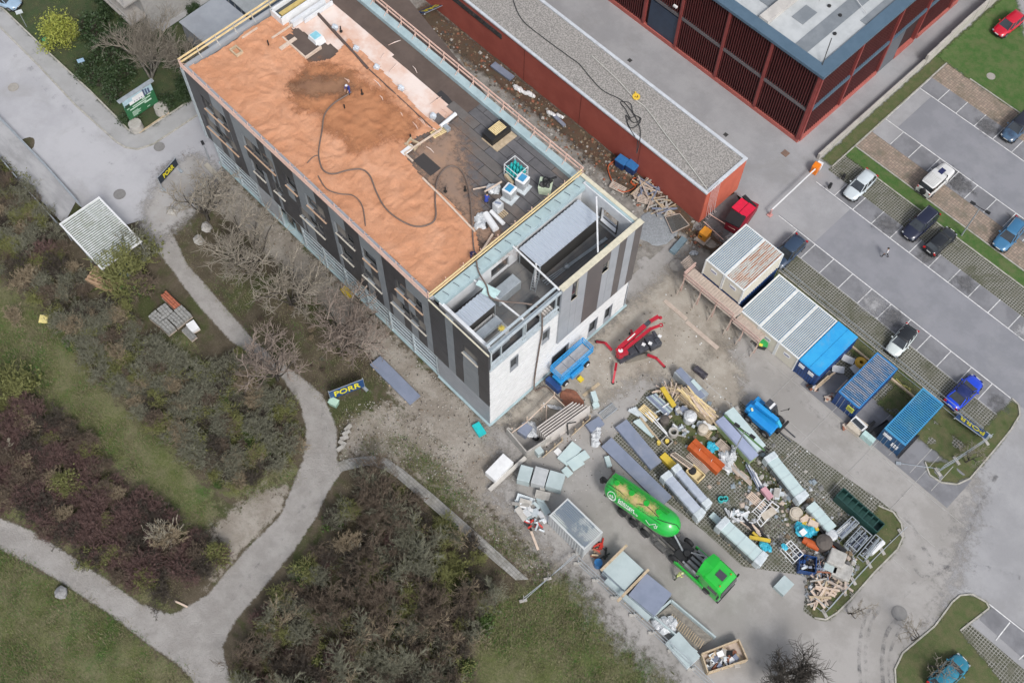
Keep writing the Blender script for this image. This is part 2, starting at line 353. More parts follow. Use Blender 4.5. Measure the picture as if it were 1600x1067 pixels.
M_bright=mat('bright_lawn',(.045,.11,.02),(.085,.125,.04),1.1,.95,lo=.35,hi=.65,dirt=.7,dirtc=(.12,.125,.055),fine=.35,bump=1,bscale=7,fade=True)
def sheet(name,poly,z,m,**k):
    mb=MB(); n=len(poly); ar=sum(poly[i][0]*poly[(i+1)%n][1]-poly[(i+1)%n][0]*poly[i][1] for i in range(n))
    if ar<0: poly=list(poly)[::-1]
    mb.add([(p[0],p[1],z) for p in poly],[tuple(range(n))]); return struct(mb,name,m)
def rc(x0,x1,y0,y1): return [(x0,y0),(x1,y0),(x1,y1),(x0,y1)]
sheet('asphalt_ground',[(-95,66.2),(-31,66.2),(-31,49),(-12,40),(-2,30),(6,14),(14,0),(90,0),(90,150),(-95,150)],.012,M_asph)
# site yard, dusty, with a ragged border against the dirt
blob('site_yard',[(-31.2,28.6),(-27.6,27.2),(-25.8,26.6)]+pp([(770,770),(800,800),(845,850),(905,905),(960,985),(1085,1090),(1200,1200)])+[(12,18),(13,30),(11,44),(5,58),(-22,61.5),(-30,61),(-35,60.4),(-34,48),(-31.2,47.5)],.03,M_yard,.45,2.6)
M_dirt=mat('tracked_dirt',(.36,.33,.285),(.29,.26,.22),.5,.95,lo=.4,hi=.6,dirt=.6,dirtc=(.19,.16,.125),fine=.15,bump=.8,bscale=5,fade=True)
blob('tracked_dirt_patch',[(-30.6,28.9),(-26,34),(-24.5,43),(-19.5,47),(-21,53),(-24,58),(-30.8,60.3),(-30.6,50)],.045,M_dirt,.4,1.6,bumpy=.012)
blob('tracked_dirt_strip',[(-20.5,44),(-16,43),(-15,47),(-18,50.5),(-22,52)],.06,M_dirt,.4,1.4,bumpy=.012)
# concrete slab joints in the yard
mb=MB()
for k in range(5): mb.b2(-19+k*5,-18.96+k*5,46,57.3,.031,.062)
mb.b2(-21,6,49.7,49.74,.031,.061); mb.b2(-8,6,46.0,46.04,.031,.061); mb.b2(-20,8,53.3,53.33,.031,.061)
struct(mb,'yard_joint_line',M_faint)
# alley full of rubble between the new building and the low red building
M_rub=mat('alley_rubble',(.27,.255,.235),(.17,.16,.145),.9,.95,lo=.38,hi=.62,dirt=.6,dirtc=(.1,.08,.06),fine=.3,bump=1,bscale=6)
M_redsoil=mat('red_brown_soil',(.1,.055,.035),(.08,.06,.04),1.2,.95,dirt=.6,dirtc=(.1,.09,.05),fine=.3,bump=1,bscale=7,fade=True)
def alley(X,Y): return .12*vnoise(X,Y,2.3,8)+.16*vnoise(X,Y,.9,9)+.05
blob('rubble_alley_ground',[(-100,47.7),(-35,47.7),(-33,51),(-33,60.3),(-100,60.3)],.0,M_rub,.3,.4,relief=alley,soft=False)
blob('red_soil_strip',[(-75,57.6),(-60,58.0),(-50,58.3),(-44,58),(-36,58.4),(-27,58.6),(-26,60.6),(-75,60.4)],.0,M_redsoil,.3,.8,relief=lambda X,Y:alley(X,Y)+.05)
# parking
XL=-27.15; PT=2.475; X0=-24.65; XR=30
sheet('parking_lane',rc(XL+0,2.3+26,67.35,73.65),.03,M_park); sheet('parking_lane',rc(-25.5,XR,85.95,92.3),.03,M_park)
sheet('parking_lane_light_apron',rc(XL-1,-22.4,67.5,73.5),.042,M_asph)
for nm,y0,y1 in (('lower',64.95,67.35),('middle',73.65,75.86),('upper',83.45,85.95),('top',92.3,94.55)): sheet('parking_stalls',rc(-24.6 if y0<90 else XL,2.35 if y0<70 else XR,y0,y1),.034,M_stall)
mb=MB()
def ln(x0,x1,y0,y1): mb.b2(x0,x1,y0,y1,.05,.056)
ln(XL,2.3,67.3,67.4); ln(XL,XR,73.6,73.7); ln(XL,XR,85.9,86.0); ln(XL,XR,92.25,92.35)
for k in range(0,24):
    x=X0+k*PT
    if x<2.4 and x>-25: ln(x-.04,x+.04,64.9,67.3)
    ln(x-.04,x+.04,73.7,75.9); ln(x-.04,x+.04,83.5,85.9); ln(x-.04,x+.04,92.35,94.6)
ln(XL-.05,XL+.05,85.9,94.5)
mb.b2(-24.65,2.3,64.88,64.92,.05,.055)
struct(mb,'parking_lines',M_line)
mb=MB()   # faint old parking lines inside the site yard
for k in range(4): mb.b2(-4.9+k*PT,-4.84+k*PT,53.9,57.4,.062,.067)
mb.b2(-7,4.6,53.2,53.26,.062,.067); mb.beam((-20.2,47.0,.064),(-11,47.0,.064),.06,.005); mb.beam((-15,44,.064),(-15,49.6,.064),.06,.005)
struct(mb,'worn_parking_lines',M_faint)
# paver strips: concrete grid blocks with grass or soil in the cells
def paver_mat(name,c,j,size,joint=.16,gr=(.06,.075,.03)):
    m=bpy.data.materials.new(name); m.use_nodes=True; n=m.node_tree.nodes; l=m.node_tree.links; n.clear()
    o=n.new('ShaderNodeOutputMaterial'); b=n.new('ShaderNodeBsdfPrincipled'); b.inputs['Roughness'].default_value=.92
    g=n.new('ShaderNodeNewGeometry'); br=n.new('ShaderNodeTexBrick'); br.offset=.0; br.squash=1; l.new(g.outputs['Position'],br.inputs['Vector'])
    br.inputs['Scale'].default_value=1/size; br.inputs['Mortar Size'].default_value=joint; br.inputs['Mortar Smooth'].default_value=.25; br.inputs['Brick Width'].default_value=1; br.inputs['Row Height'].default_value=1; br.inputs['Bias'].default_value=0
    br.inputs['Color1'].default_value=tuple(x*1.1 for x in c)+(1,); br.inputs['Color2'].default_value=tuple(x*.8 for x in c)+(1,); br.inputs['Mortar'].default_value=tuple(j)+(1,)
    cc=_mix(n,l,_math(n,l,'MULTIPLY',_ramp(n,l,_noise(n,l,.45,7,.75,.5),.46,.66),.8),br.outputs[0],gr)
    cc=_mix(n,l,_math(n,l,'MULTIPLY',_ramp(n,l,_noise(n,l,.9,7,.8,.5),.46,.64),.65),cc,(.15,.145,.115))
    l.new(cc,b.inputs['Base Color']); bp=n.new('ShaderNodeBump'); bp.invert=True; bp.inputs['Distance'].default_value=.04; l.new(br.outputs['Fac'],bp.inputs['Height']); l.new(bp.outputs[0],b.inputs['Normal']); l.new(b.outputs[0],o.inputs[0]); MATS[name]=m; return m
M_pv=paver_mat('grid_pavers_green',(.06,.062,.04),(.27,.265,.24),.27,.17,(.07,.075,.04))
M_pvb=paver_mat('brown_pavers',(.335,.26,.21),(.17,.14,.11),.3,.07,(.17,.14,.1))
sheet('paver_strip',rc(-24.6,2.35,62.15,64.88),.034,M_pv); sheet('paver_strip',rc(-27.2,XR,75.86,78.85),.034,M_pv)
sheet('brown_paver_strip',rc(-27.1,XR,80.45,83.45),.034,M_pvb); sheet('brown_paver_strip',rc(-27.1,XR,94.55,97.55),.034,M_pvb)
sheet('paver_strip',rc(-27.3,-24,75.9,79.2),.044,M_pv)
sheet('paver_strip',rc(-13,2.3,57.55,60.2),.05,M_pv); sheet('stall_asphalt_patch',rc(-13,4.6,53.6,57.55),.048,M_stall)
blob('grass_strip',rc(-24.6,2.4,60.0,62.15),.06,M_lawn,.3,.35,bumpy=.03); blob('grass_strip',rc(-27.3,XR,78.75,80.5),.06,M_bright,.25,.25,bumpy=.03)
blob('grass_lawn',[(-27,97.5),(XR,97.5),(XR,103),(-19,103.5),(-22,106),(-27.5,112),(-28.5,112),(-28.6,97.5)],.06,M_bright,.4,.35,bumpy=.05)
blob('grass_strip_by_wall',rc(-28.7,-27.25,76.5,112),.05,M_lawn,.25,.3,bumpy=.04)
# kerbs as rows of stones
def kerb_row(pts,w=.14,h=.12,ln_=1.0,name='kerb',z0=0.0):
    root=thing(name,KL.pop(0),'kerb',(pts[0][0],pts[0][1],0)); unit=None; n=0
    for a,b in zip(pts[:-1],pts[1:]):
        a,b=Vector((a[0],a[1],0)),Vector((b[0],b[1],0)); L=(b-a).length; k=max(1,round(L/ln_)); an=math.atan2((b-a).y,(b-a).x)
        for i in range(k):
            c=a+(b-a)*((i+.5)/k)
            if unit is None:
                q=MB(); q.box((0,0,h/2+z0),(1,w,h)); unit=q.mesh('kerb_stone',M_kerb)
            if n>=290: break
            share('kerb_stone',unit,root,(c.x-pts[0][0],c.y-pts[0][1],random.uniform(-.01,.01)),(0,0,an+random.uniform(-.01,.01)),(L/k-.02,1,1)); n+=1
    root['kind']='structure'; del root['category']
    return root
KL=['row of kerb stones between the middle grid pavers and the grass strip','row of kerb stones between the brown pavers and the grass strip','kerb along the lower edge of the lower grid pavers behind the containers','kerb round the grass island at the blue banner','kerb between the upper brown pavers and the bright lawn','kerb round the grass island full of scaffolding stillages','kerb round the island at the lower right with bare saplings','kerb at the left edge of the upper car park','kerb between the pavement and the lawn by the billboard','kerb between the road and its pavement','kerb of the island at the right edge']
kerb_row([(-24,78.8),(XR,78.8)]); kerb_row([(-27.2,80.5),(XR,80.5)]); kerb_row([(-24.6,62.1),(2.4,62.1)])
isl1=[(2.35,67.4),(2.4,62.8),(2.2,57.6)]+[tuple(q[:2]) for q in pp([(1445,722),(1452,742),(1470,754),(1495,757),(1515,748)])]+[(4.3,61.7),(4.2,64.5),(3.9,66.5),(3.2,67.3)]
blob('grass_island',[(2.4,62.2),(2.4,67.3),(3.2,67.2),(3.9,66.4),(4.2,64.4),(4.4,61.6)]+[tuple(q[:2]) for q in pp([(1515,746),(1495,755),(1470,752),(1452,740),(1446,722)])]+[(2.0,57.4),(-6.5,57.4),(-6.5,62.1)],.06,M_lawn,.25,.3,bumpy=.05)
kerb_row(isl1[3:]+[isl1[0]]); kerb_row([(-24,97.55),(XR,97.55)])
# the island of the storage field: pavers and grass
fld=pp([(955,690),(1010,610),(1120,592),(1170,640),(1400,800),(1412,825),(1405,850),(1330,935),(1300,965),(1275,968),(1255,955),(1262,900),(1160,885),(1100,830),(1010,760)])
sheet('storage_field_pavers',fld,.052,M_pv)
blob('storage_field_grass',pp([(1040,640),(1090,640),(1150,700),(1240,780),(1330,850),(1300,880),(1220,800),(1140,740),(1060,690)]),.07,M_lawn,.3,1.2,bumpy=.03)
isl2=pp([(1372,790),(1395,800),(1408,818),(1411,838),(1402,858),(1365,895),(1330,935),(1308,957),(1290,968),(1272,965)])
blob('grass_island',isl2+pp([(1262,950),(1300,905),(1345,850),(1365,810)]),.075,M_lawn,.25,.35,bumpy=.05); kerb_row(isl2)
isl3=pp([(1399,1067),(1398,1045),(1410,1020),(1460,978),(1488,940),(1500,930),(1518,928),(1541,941),(1545,950),(1500,985)])
blob('grass_island',isl3+pp([(1545,1040),(1600,1100),(1400,1140)]),.06,M_lawn,.3,.3,bumpy=.05); kerb_row(isl3)
sheet('paver_strip',pp([(1500,985),(1512,972),(1640,1080),(1600,1110)]),.07,M_pv); sheet('parking_stalls',pp([(1545,944),(1530,968),(1640,1066),(1680,1040)]),.035,M_stall)
mb=MB()
for a,b in (((1545,943),(1640,1018)),((1578,972),(1556,1000)),((1620,1006),(1592,1030))): mb.beam(P(*a,.054),P(*b,.054),.1,.006)
struct(mb,'parking_lines_lower_right',M_line)
kerb_row([(-27.2,76.4),(-27.2,97.5)])
# upper left: road, pavement, lawn
kr=pp([(-90,-45),(0,43),(60,103),(118,165),(182,222.6),(196,231),(215,234),(240,226),(335,163),(360,150)])
lawnedge=pp([(-70,-55),(0,10),(75,82),(140,142),(185,187),(200,203),(212,209),(225,205),(300,156),(420,75)])
sheet('road',kr[:10]+pp([(380,190),(345,262),(322,282),(300,312),(272,338),(235,347),(218,345),(195,352),(150,345),(120,318),(66,264),(0,190),(-100,100)]),.01,M_road)
sheet('pavement',kr+lawnedge[::-1],.03,M_pave)
blob('road_end_dust',pp([(255,262),(300,240),(345,258),(338,285),(315,315),(290,345),(250,372),(222,352),(225,325)]),.028,mat('dusty_road_end',(.35,.34,.335),(.3,.285,.27),.4,.9,dirt=.4,dirtc=(.24,.22,.2),fine=.1,fade=True),.4,1.3)
blob('shade_tinted_lawn',lawnedge+pp([(600,-60),(400,-160),(0,-160)]),.05,M_lawnd,.5,.4,bumpy=.08); kerb_row(lawnedge,.16); kerb_row(kr,.16)
sheet('small_paved_path',pp([(529,722),(545,716),(580,712),(604,716),(628,732),(680,775),(745,832),(826,905),(806,906),(735,846),(668,788),(622,748),(600,733),(575,727),(531,737)]),.02,paver_mat('grey_path_slabs',(.29,.285,.27),(.2,.195,.185),.3,.05,(.24,.23,.21)))
sheet('gravel_terrace',pp([(170,0),(245,-60),(420,-60),(330,0),(255,50)]),.09,M_pave)
# tyre marks on the asphalt and the path
M_tm=mat('tyre_mark',(.1,.1,.105),(.15,.15,.155),2,.9,dirt=0,fade=True)
M_tl=mat('pale_mark',(.36,.36,.37),(.3,.3,.31),2,.9,dirt=0,fade=True)
def ribbon(name,pts,w_,m,al,z):
    P_=[Vector(p) for p in pts]; out=[]
    for i in range(len(P_)-1):
        p0,p1,p2,p3=P_[max(i-1,0)],P_[i],P_[i+1],P_[min(i+2,len(P_)-1)]
        for k in range(8): t=k/8; out.append(.5*((2*p1)+(p2-p0)*t+(2*p0-5*p1+4*p2-p3)*t*t+(3*p1-p0-3*p2+p3)*t**3))
    V=[];F=[]
    for i,p in enumerate(out):
        d=(out[min(i+1,len(out)-1)]-out[max(i-1,0)]).normalized(); n=Vector((-d.y,d.x,0))*w_/2; V+=[(p+n).to_tuple()[:2]+(z,),(p-n).to_tuple()[:2]+(z,)]
        if i: F.append((2*i-2,2*i-1,2*i+1,2*i))
    me=bpy.data.meshes.new(name); me.from_pydata(V,[],F); me.materials.append(m); a_=me.attributes.new('fade','FLOAT','POINT'); a_.data.foreach_set('value',[al]*len(V)); o=bpy.data.objects.new(name,me); col.objects.link(o); o['kind']='structure'
k=0
for pts,w_,al in (([(1345,1075),(1342,1020),(1350,970),(1364,945)],.3,.3),([(1356,1075),(1352,1020),(1362,970),(1378,950)],.3,.25),([(1380,1075),(1378,1030),(1385,990),(1402,965)],.35,.33),([(1392,1075),(1388,1035),(1397,1000),(1412,975)],.25,.28),([(1400,940),(1450,900),(1520,885),(1600,905)],.5,.2),([(1425,880),(1440,900),(1470,895),(1500,860),(1530,790),(1560,740)],.3,.26),([(1410,800),(1440,850),(1460,890)],.45,.22),([(1240,760),(1330,830),(1420,870),(1520,900)],.6,.14),([(1000,900),(1100,980),(1200,1040)],.8,.12),([(1180,560),(1300,660),(1440,780)],.5,.13),([(1190,580),(1310,680),(1440,800)],.5,.1),([(20,80),(120,190),(200,290)],.8,.12),([(40,70),(150,190),(240,260),(330,215)],.6,.12),([(240,340),(330,450),(430,560),(495,610),(505,700),(470,800),(350,950)],.5,.14),([(252,335),(345,450),(445,558),(512,620),(516,700),(485,800),(365,960)],.4,.11)):
    ribbon('tyre_track',pp(pts),w_,M_tm,al,.085+.004*k); k+=1
for k in range(34):
    x=X0+PT*(random.randrange(0,21)+.5)+random.uniform(-.4,.4); y=random.choice((74.8,84.7,93.4,84.7,74.8) if x>2 else (66,74.8,84.7,93.4,66)); s_=random.uniform(.6,1.1)
    blob('oil_stain',[(x+s_*math.cos(a*.7),y+s_*.8*math.sin(a*.7)) for a in range(9)],.05+.0004*k,M_tm if k%4 else M_tl,.2,1.3)
# manhole covers and drains
mmh=plain('cast_iron',(.21,.205,.2),.8)
for (x,y,r_,lb) in ((21,137,.5,'round manhole cover in the pale road near the left edge'),(249,230,.5,'dark manhole cover in the road below the billboard'),(187,304,.55,'round manhole cover in the road beside the striped canopy'),(1057,415,.62,'pale round manhole cover in the dust left of the timber walkway'),(1405,958,.6,'manhole cover in the asphalt at the lower right'),(1548,120,.4,'manhole cover in the bright lawn')):
    c=P(x,y); q=MB(); q.cyl((c.x,c.y,.02),r_,.055,20); q.ring((c.x,c.y,.02),r_+.1,r_+.01,.06,20); single(q,'manhole_cover',mmh if y>200 and y!=415 else plain('pale_cover',(.33,.31,.28),.8),lb,'manhole cover')
for (x,y,lb) in ((984,95,'small dark square drain in the alley, upper one'),(1134,211,'small dark square drain in the alley below the gravel roof end'),(1227,240,'brown square manhole cover by the corner of the big red building')):
    c=P(x,y); s_=.75 if x==1227 else .45; q=MB(); q.b2(c.x-s_/2,c.x+s_/2,c.y-s_/2,c.y+s_/2,.013,.05)
    for k in range(4): q.b2(c.x-s_/2+.06+k*s_/4,c.x-s_/2+.1+k*s_/4,c.y-s_/2+.05,c.y+s_/2-.05,.05,.058)
    single(q,'drain_cover',plain('brown_cover',(.2,.13,.1),.8) if x==1227 else plain('dark_grate',(.05,.05,.05),.6),lb,'drain')
# ================================================================= BUILDINGS
M_dk=mat('charcoal_cladding',(.045,.045,.05),(.058,.058,.064),.8,.45,dirt=.15,dirtc=(.1,.1,.1)); M_gr=mat('slate_grey_cladding',(.19,.21,.23),(.22,.24,.26),.8,.45,dirt=.15,dirtc=(.12,.12,.12))
M_lg=mat('light_grey_cladding',(.32,.34,.37),(.28,.3,.33),.6,.45,dirt=.2); M_br=mat('taupe_cladding',(.095,.088,.09),(.11,.1,.1),.6,.45,dirt=.1)
M_white=mat('white_board',(.7,.71,.72),(.63,.64,.65),1.6,.7,dirt=.2,dirtc=(.45,.44,.42)); M_teal=mat('pale_teal_membrane',(.36,.47,.5),(.3,.4,.43),1.1,.6,dirt=.3,dirtc=(.25,.27,.27))
M_glass=mat('dark_window_glass',(.03,.035,.04),(.05,.055,.06),.6,.08,spec=.8,dirt=0); M_sill=mat('timber_sill',(.42,.28,.19),(.48,.34,.24),2,.7); M_sillw=plain('white_sill',(.5,.47,.41),.6)
M_core=plain('raw_wall',(.06,.065,.07),.9); M_steel=plain('pale_steel',(.55,.62,.66),.45,.3); M_galv=mat('galvanised_steel',(.48,.52,.55),(.38,.42,.45),2,.42,.5,dirt=.2)
M_wood=mat('timber_plank',(.5,.4,.28),(.38,.3,.2),3,.8,dirt=.4,dirtc=(.2,.15,.1),stretch=(1,1,1)); M_woodp=mat('pale_timber',(.6,.49,.4),(.52,.41,.33),3,.75,dirt=.3,dirtc=(.35,.26,.2))
M_inner=mat('interior_white_wall',(.66,.68,.7),(.55,.57,.6),.7,.8,dirt=.4,dirtc=(.36,.38,.4)); M_bit=mat('grey_bitumen',(.115,.112,.118),(.09,.088,.094),1.3,.85,dirt=.5,dirtc=(.16,.15,.145),fine=.12); M_bitb=mat('brown_bitumen',(.105,.078,.066),(.085,.062,.052),.6,.85,dirt=.3,dirtc=(.14,.1,.08),fine=.1)
B=thing('apartment_building','long new building with striped grey cladding and an orange granulate roof','building',(-52,38,0))
def add(name,mb,m,**k): return mb.build(name,m,B,**k)
# core
mb=MB(); mb.b2(-73.9,-38.4,29.05,47.4,4.2,14.4); mb.b2(-73,-31.4,29.6,47.2,0,4.2); mb.b2(-38.4,-31.3,29.05,47.2,4.2,11.0); mb.b2(-73.3,-38,47.2,47.5,0,4.3); add('wall_core',mb,M_core)
mb=MB(); mb.b2(-73.9,-38.4,28.9,47.4,14.4,14.5); add('roof_slab',mb,M_bitb)
mb=MB(); mb.b2(-74.05,-38.4,47.4,47.55,4.2,15.0); mb.b2(-74.05,-31,47.42,47.58,0,4.2); mb.b2(-38.4,-31.1,47.4,47.58,4.2,11.9); add('rear_wall',mb,M_lg)
# parapets
mb=MB(); mb.b2(-74.1,-38.4,28.75,29.15,14.5,15.0); mb.b2(-74.15,-73.7,29.15,47.4,14.5,15.0); add('parapet',mb,M_lg)
mb=MB(); mb.b2(-73.7,-38.4,46.75,47.55,14.5,15.02); mb.b2(-38.45,-37.35,29.15,47.55,14.5,15.06); add('parapet_cover',mb,M_teal)
# end wall, a dark fin with a pale strip
mb=MB(); mb.b2(-74.15,-73.9,28.6,47.4,4.2,14.9); add('end_wall',mb,M_dk)
mb=MB(); mb.b2(-73.95,-73.75,28.5,28.62,4.3,14.9); mb.b2(-74.3,-74.18,28.55,28.8,4.2,14.8); add('edge_trim',mb,M_steel)
# --- long facade: stripes of panels with real window openings
ST=[(-73.9,-69.9,0),(-69.9,-67.8,1),(-67.8,-66.7,0),(-66.7,-62.65,1),(-62.65,-61.5,0),(-61.5,-60.4,1),(-60.4,-57.2,0),(-57.2,-54.15,1),(-54.15,-52.15,0),(-52.15,-49.95,1),(-49.95,-47.9,0),(-47.9,-44.8,1),(-44.8,-41.65,0),(-41.65,-38.6,1),(-38.6,-36.5,0),(-36.5,-35.5,1),(-35.5,-31.0,0)]
TOPW=[(-71.8,-67.9),(-65.4,-60.65),(-59.1,-57.35),(-55.9,-53.1),(-51.65,-48.95),(-47.8,-45.8),(-43.3,-39.6),(-34.35,-32.4)]
LOWW=[(-72.9,-67.65),(-65.2,-63.3),(-61.95,-60.25),(-57.85,-54.05),(-51.6,-49.8),(-48.5,-45.7),(-44.35,-39.45)]
def cutx(a,b,ops):
    out=[(a,b)]
    for p,q in ops:
        nx=[]
        for x0,x1 in out:
            if q<=x0 or p>=x1: nx.append((x0,x1)); continue
            if p>x0+.02: nx.append((x0,p))
            if q<x1-.02: nx.append((q,x1))
        out=nx
    return out
bands=[(4.35,7.0,[]),(7.0,9.05,LOWW),(9.05,10.9,[]),(10.9,12.95,TOPW),(12.95,14.98,[])]
for i,(a,b,d) in enumerate(ST):
    for bi,(z0,z1,ops) in enumerate(bands):
        for x0,x1 in cutx(a,b,ops):
            dk=(d==0)
            segs=[(x0,x1,dk)]
            if bi in(0,2):   # spandrels under the windows break the stripes
                wl=LOWW if bi==0 else TOPW; segs=[]; cur=x0
                for p,q in wl:
                    p,q=max(p,x0),min(q,x1)
                    if q-p>.25:
                        if p>cur+.05: segs.append((cur,p,dk))
                        t=p+(q-p)*(.45 if (i+bi)%2 else .62)
                        segs+= [(p,t,dk if (i%3) else not dk),(t,q,not dk if (i%2) else dk)]; cur=q
                if x1>cur+.05: segs.append((cur,x1,dk))
            if i==16 and bi==2: segs=[(-35.5,-34.35,True),(-34.35,-32.4,False),(-32.4,-31.0,True)]
            if i==16 and bi in(0,1): segs=[(-35.5,-34.4,True),(-34.4,-32.35,False),(-32.35,-31.0,True)]
            for s0,s1,k in segs:
                if s1-s0<.06: continue
                q=MB(); q.b2(s0+.012,s1-.012,28.6+random.uniform(0,.012),28.82,z0+.008,z1-.008); add('cladding_panel',q,M_dk if k else M_gr)
def window(x0,x1,z0,z1,sill,open_=0):
    q=MB()
    for a,b in ((x0,x0+.07),(x1-.07,x1)): q.b2(a,b,28.78,28.92,z0,z1)
    n=max(1,round((x1-x0)/1.35))
    for k in range(1,n): q.b2(x0+(x1-x0)*k/n-.05,x0+(x1-x0)*k/n+.05,28.78,28.93,z0+.05,z1-.05)
    q.b2(x0+.07,x1-.07,28.78,28.92,z0,z0+.07); q.b2(x0+.07,x1-.07,28.78,28.92,z1-.07,z1)
    f=add('window',q,plain('dark_window_frame',(.1,.1,.1),.5))
    for k in range(n):
        g=MB(); a,b=x0+(x1-x0)*k/n+.07,x0+(x1-x0)*(k+1)/n-.07
        if (k+open_)%3==2: g.b2(a,b,28.98,29.02,z0+.07,z1-.07); g.build('pane',M_glass,f)
        elif (k+open_)%3==1: g.b2(a,b,28.84,28.87,z0+.07,z1-.07); g.build('blind',plain('taupe_blind',(.22,.2,.18),.7),f)
        else: g.b2(a,b,28.9,28.93,z0+.07,z1-.07); g.build('pane',M_glass,f)
    s=MB(); s.b2(x0-.06,x1+.06,28.47,28.84,z0-.07,z0-.012); s.build('sill',M_sill if sill else M_sillw,f)
for k,(a,b) in enumerate(TOPW): window(a,b,10.9,12.95 if k<7 else 12.4,k in(0,1,2,3,5,6),k)
q=MB(); q.b2(-34.35,-32.4,28.6,28.82,12.42,12.93); add('cladding_panel',q,M_dk)
for k,(a,b) in enumerate(LOWW): window(a,b,7.0,9.05,k==0,k+1)
# --- ground floor along the long side: steel rails, posts, sheeting, plinth
mb=MB(); mb.b2(-73.5,-38.2,28.6,29.6,0,.25); mb.b2(-38.2,-30.85,28.45,28.7,0,.18); mb.b2(-31.1,-30.82,28.7,47.7,0,.18); add('plinth',mb,M_teal)
for z in (.75,1.5,2.3,3.1,3.8):
    for a,b in ((-72.9,-66),(-58.6,-45.2),(-45.1,-38.3)):
        q=MB(); q.b2(a,b,28.66,28.76,z,z+.14); add('steel_rail',q,M_steel)
for x in (-72.9,-69.4,-66,-62.3,-58.6,-55.3,-52,-48.7,-45.2,-41.8,-38.35):
    q=MB(); q.b2(x-.09,x+.09,28.62,28.82,.25,4.3); add('steel_post',q,M_steel)
for a,b in ((-72.7,-66.2),(-45,-38.4)):
    q=MB(); q.b2(a,b,28.86,28.9,.3,4.2); add('wall_sheeting',q,mat('blue_grey_sheeting',(.2,.24,.28),(.26,.3,.33),.9,.6))
for a,b in ((-65.8,-62.5),):
    q=MB(); q.b2(a,b,28.7,28.74,.3,4.25); add('wall_sheeting',q,mat('pale_foil',(.45,.47,.5),(.38,.4,.43),.9,.5))
for a in (-61.8,-60.2,-57.5,-54,-50.5,-47.2):
    q=MB(); q.b2(a,a+1.1,28.95,29.0,1.0,3.6); add('ground_window',q,M_glass)
for k in range(7):
    q=MB(); q.b2(-38.15,-31.02,28.64+.0,28.72,.26+k*.585,.26+k*.585+.56); add('siding_board',q,M_lg)
q=MB(); q.b2(-74.1,-38.3,28.62,28.9,4.2,4.34); add('ledge',q,M_steel)
# --- short front (towards the yard): siding boards with openings, striped cladding
def sidebands(y0,y1,z0,z1,ops,h=.6):
    n=round((z1-z0)/h); h=(z1-z0)/n
    for k in range(n):
        a,b=z0+k*h,z0+(k+1)*h; oo=[(p,q_) for p,q_,r,t in ops if r<b-.05 and t>a+.05]
        for s0,s1 in cutx(y0,y1,oo):
            q=MB(); q.b2(-31.2,-31.0+random.uniform(-.008,.008),s0+.01,s1-.01,a+.01,b-.045); add('siding_board',q,M_white)
OP=[(36.9,39.2,.2,3.1),(42.1,43.25,.5,3.2),(44.35,45.35,.5,3.2),(31.25,32.2,8.1,10.3),(35.3,36.2,8.0,10.2)]
sidebands(28.7,47.3,.22,5.66,OP); sidebands(28.7,37.3,5.66,11.7,OP)
for y0,y1,z0,z1 in OP:
    q=MB(); q.b2(-31.24,-30.97,y0-.06,y0+.02,z0,z1); q.b2(-31.24,-30.97,y1-.02,y1+.06,z0,z1); q.b2(-31.24,-30.97,y0,y1,z1-.04,z1+.05); q.b2(-31.24,-30.93,y0-.05,y1+.05,z0-.06,z0+.01); fr=add('wall_opening',q,M_lg)
    g=MB(); g.b2(-31.5,-31.45,y0,y1,z0,z1); g.build('pane',M_glass if z0>5 or y0<40 else plain('brown_reveal',(.28,.2,.16),.8),fr)
FS=[(37.25,38.55,M_lg,5.7,15.6),(39.35,40.4,M_lg,5.7,15.6),(38.55,39.35,M_lg,5.7,12.4),(40.4,42.55,M_br,5.7,15.6),(42.55,43.4,M_lg,5.7,12.5),(43.4,44.5,M_lg,5.7,15.6),(44.5,45.45,M_br,5.7,15.6),(45.45,46.5,M_lg,5.7,15.6),(46.5,47.5,M_br,5.7,15.6),(38.55,39.35,M_br,15.3,15.6),(42.55,43.4,M_br,14.0,15.6)]
for a,b,m,z0,z1 in FS:
    q=MB(); q.b2(-31.0,-30.8,a+.01,b-.01,z0,z1); add('cladding_panel',q,m)
for a,b,z0,z1 in ((38.55,39.35,12.4,15.3),(42.55,43.4,12.5,14.0)):
    q=MB(); q.b2(-30.98,-30.86,a,a+.05,z0,z1); q.b2(-30.98,-30.86,b-.05,b,z0,z1); q.b2(-30.98,-30.86,a+.05,b-.05,z1-.05,z1); q.b2(-30.98,-30.74,a-.03,b+.03,z0-.05,z0); fr=add('window',q,M_sillw)
    g=MB(); g.b2(-31.0,-30.97,a+.05,b-.05,z0,z1-.05); g.build('pane',M_glass,fr)
mb=MB(); mb.b2(-31.3,-31.02,37.3,47.2,11.1,15.5); add('parapet_wall',mb,M_core)
for a_ in ((-31.35,-30.76,37.3,47.6,15.6,15.68),(-38.4,-31.35,47.25,47.62,15.3,15.4),(-38.5,-30.9,28.5,28.62,15.0,15.1)):
    q=MB(); q.b2(*a_); add('coping',q,plain('cream_coping',(.62,.58,.45),.7))
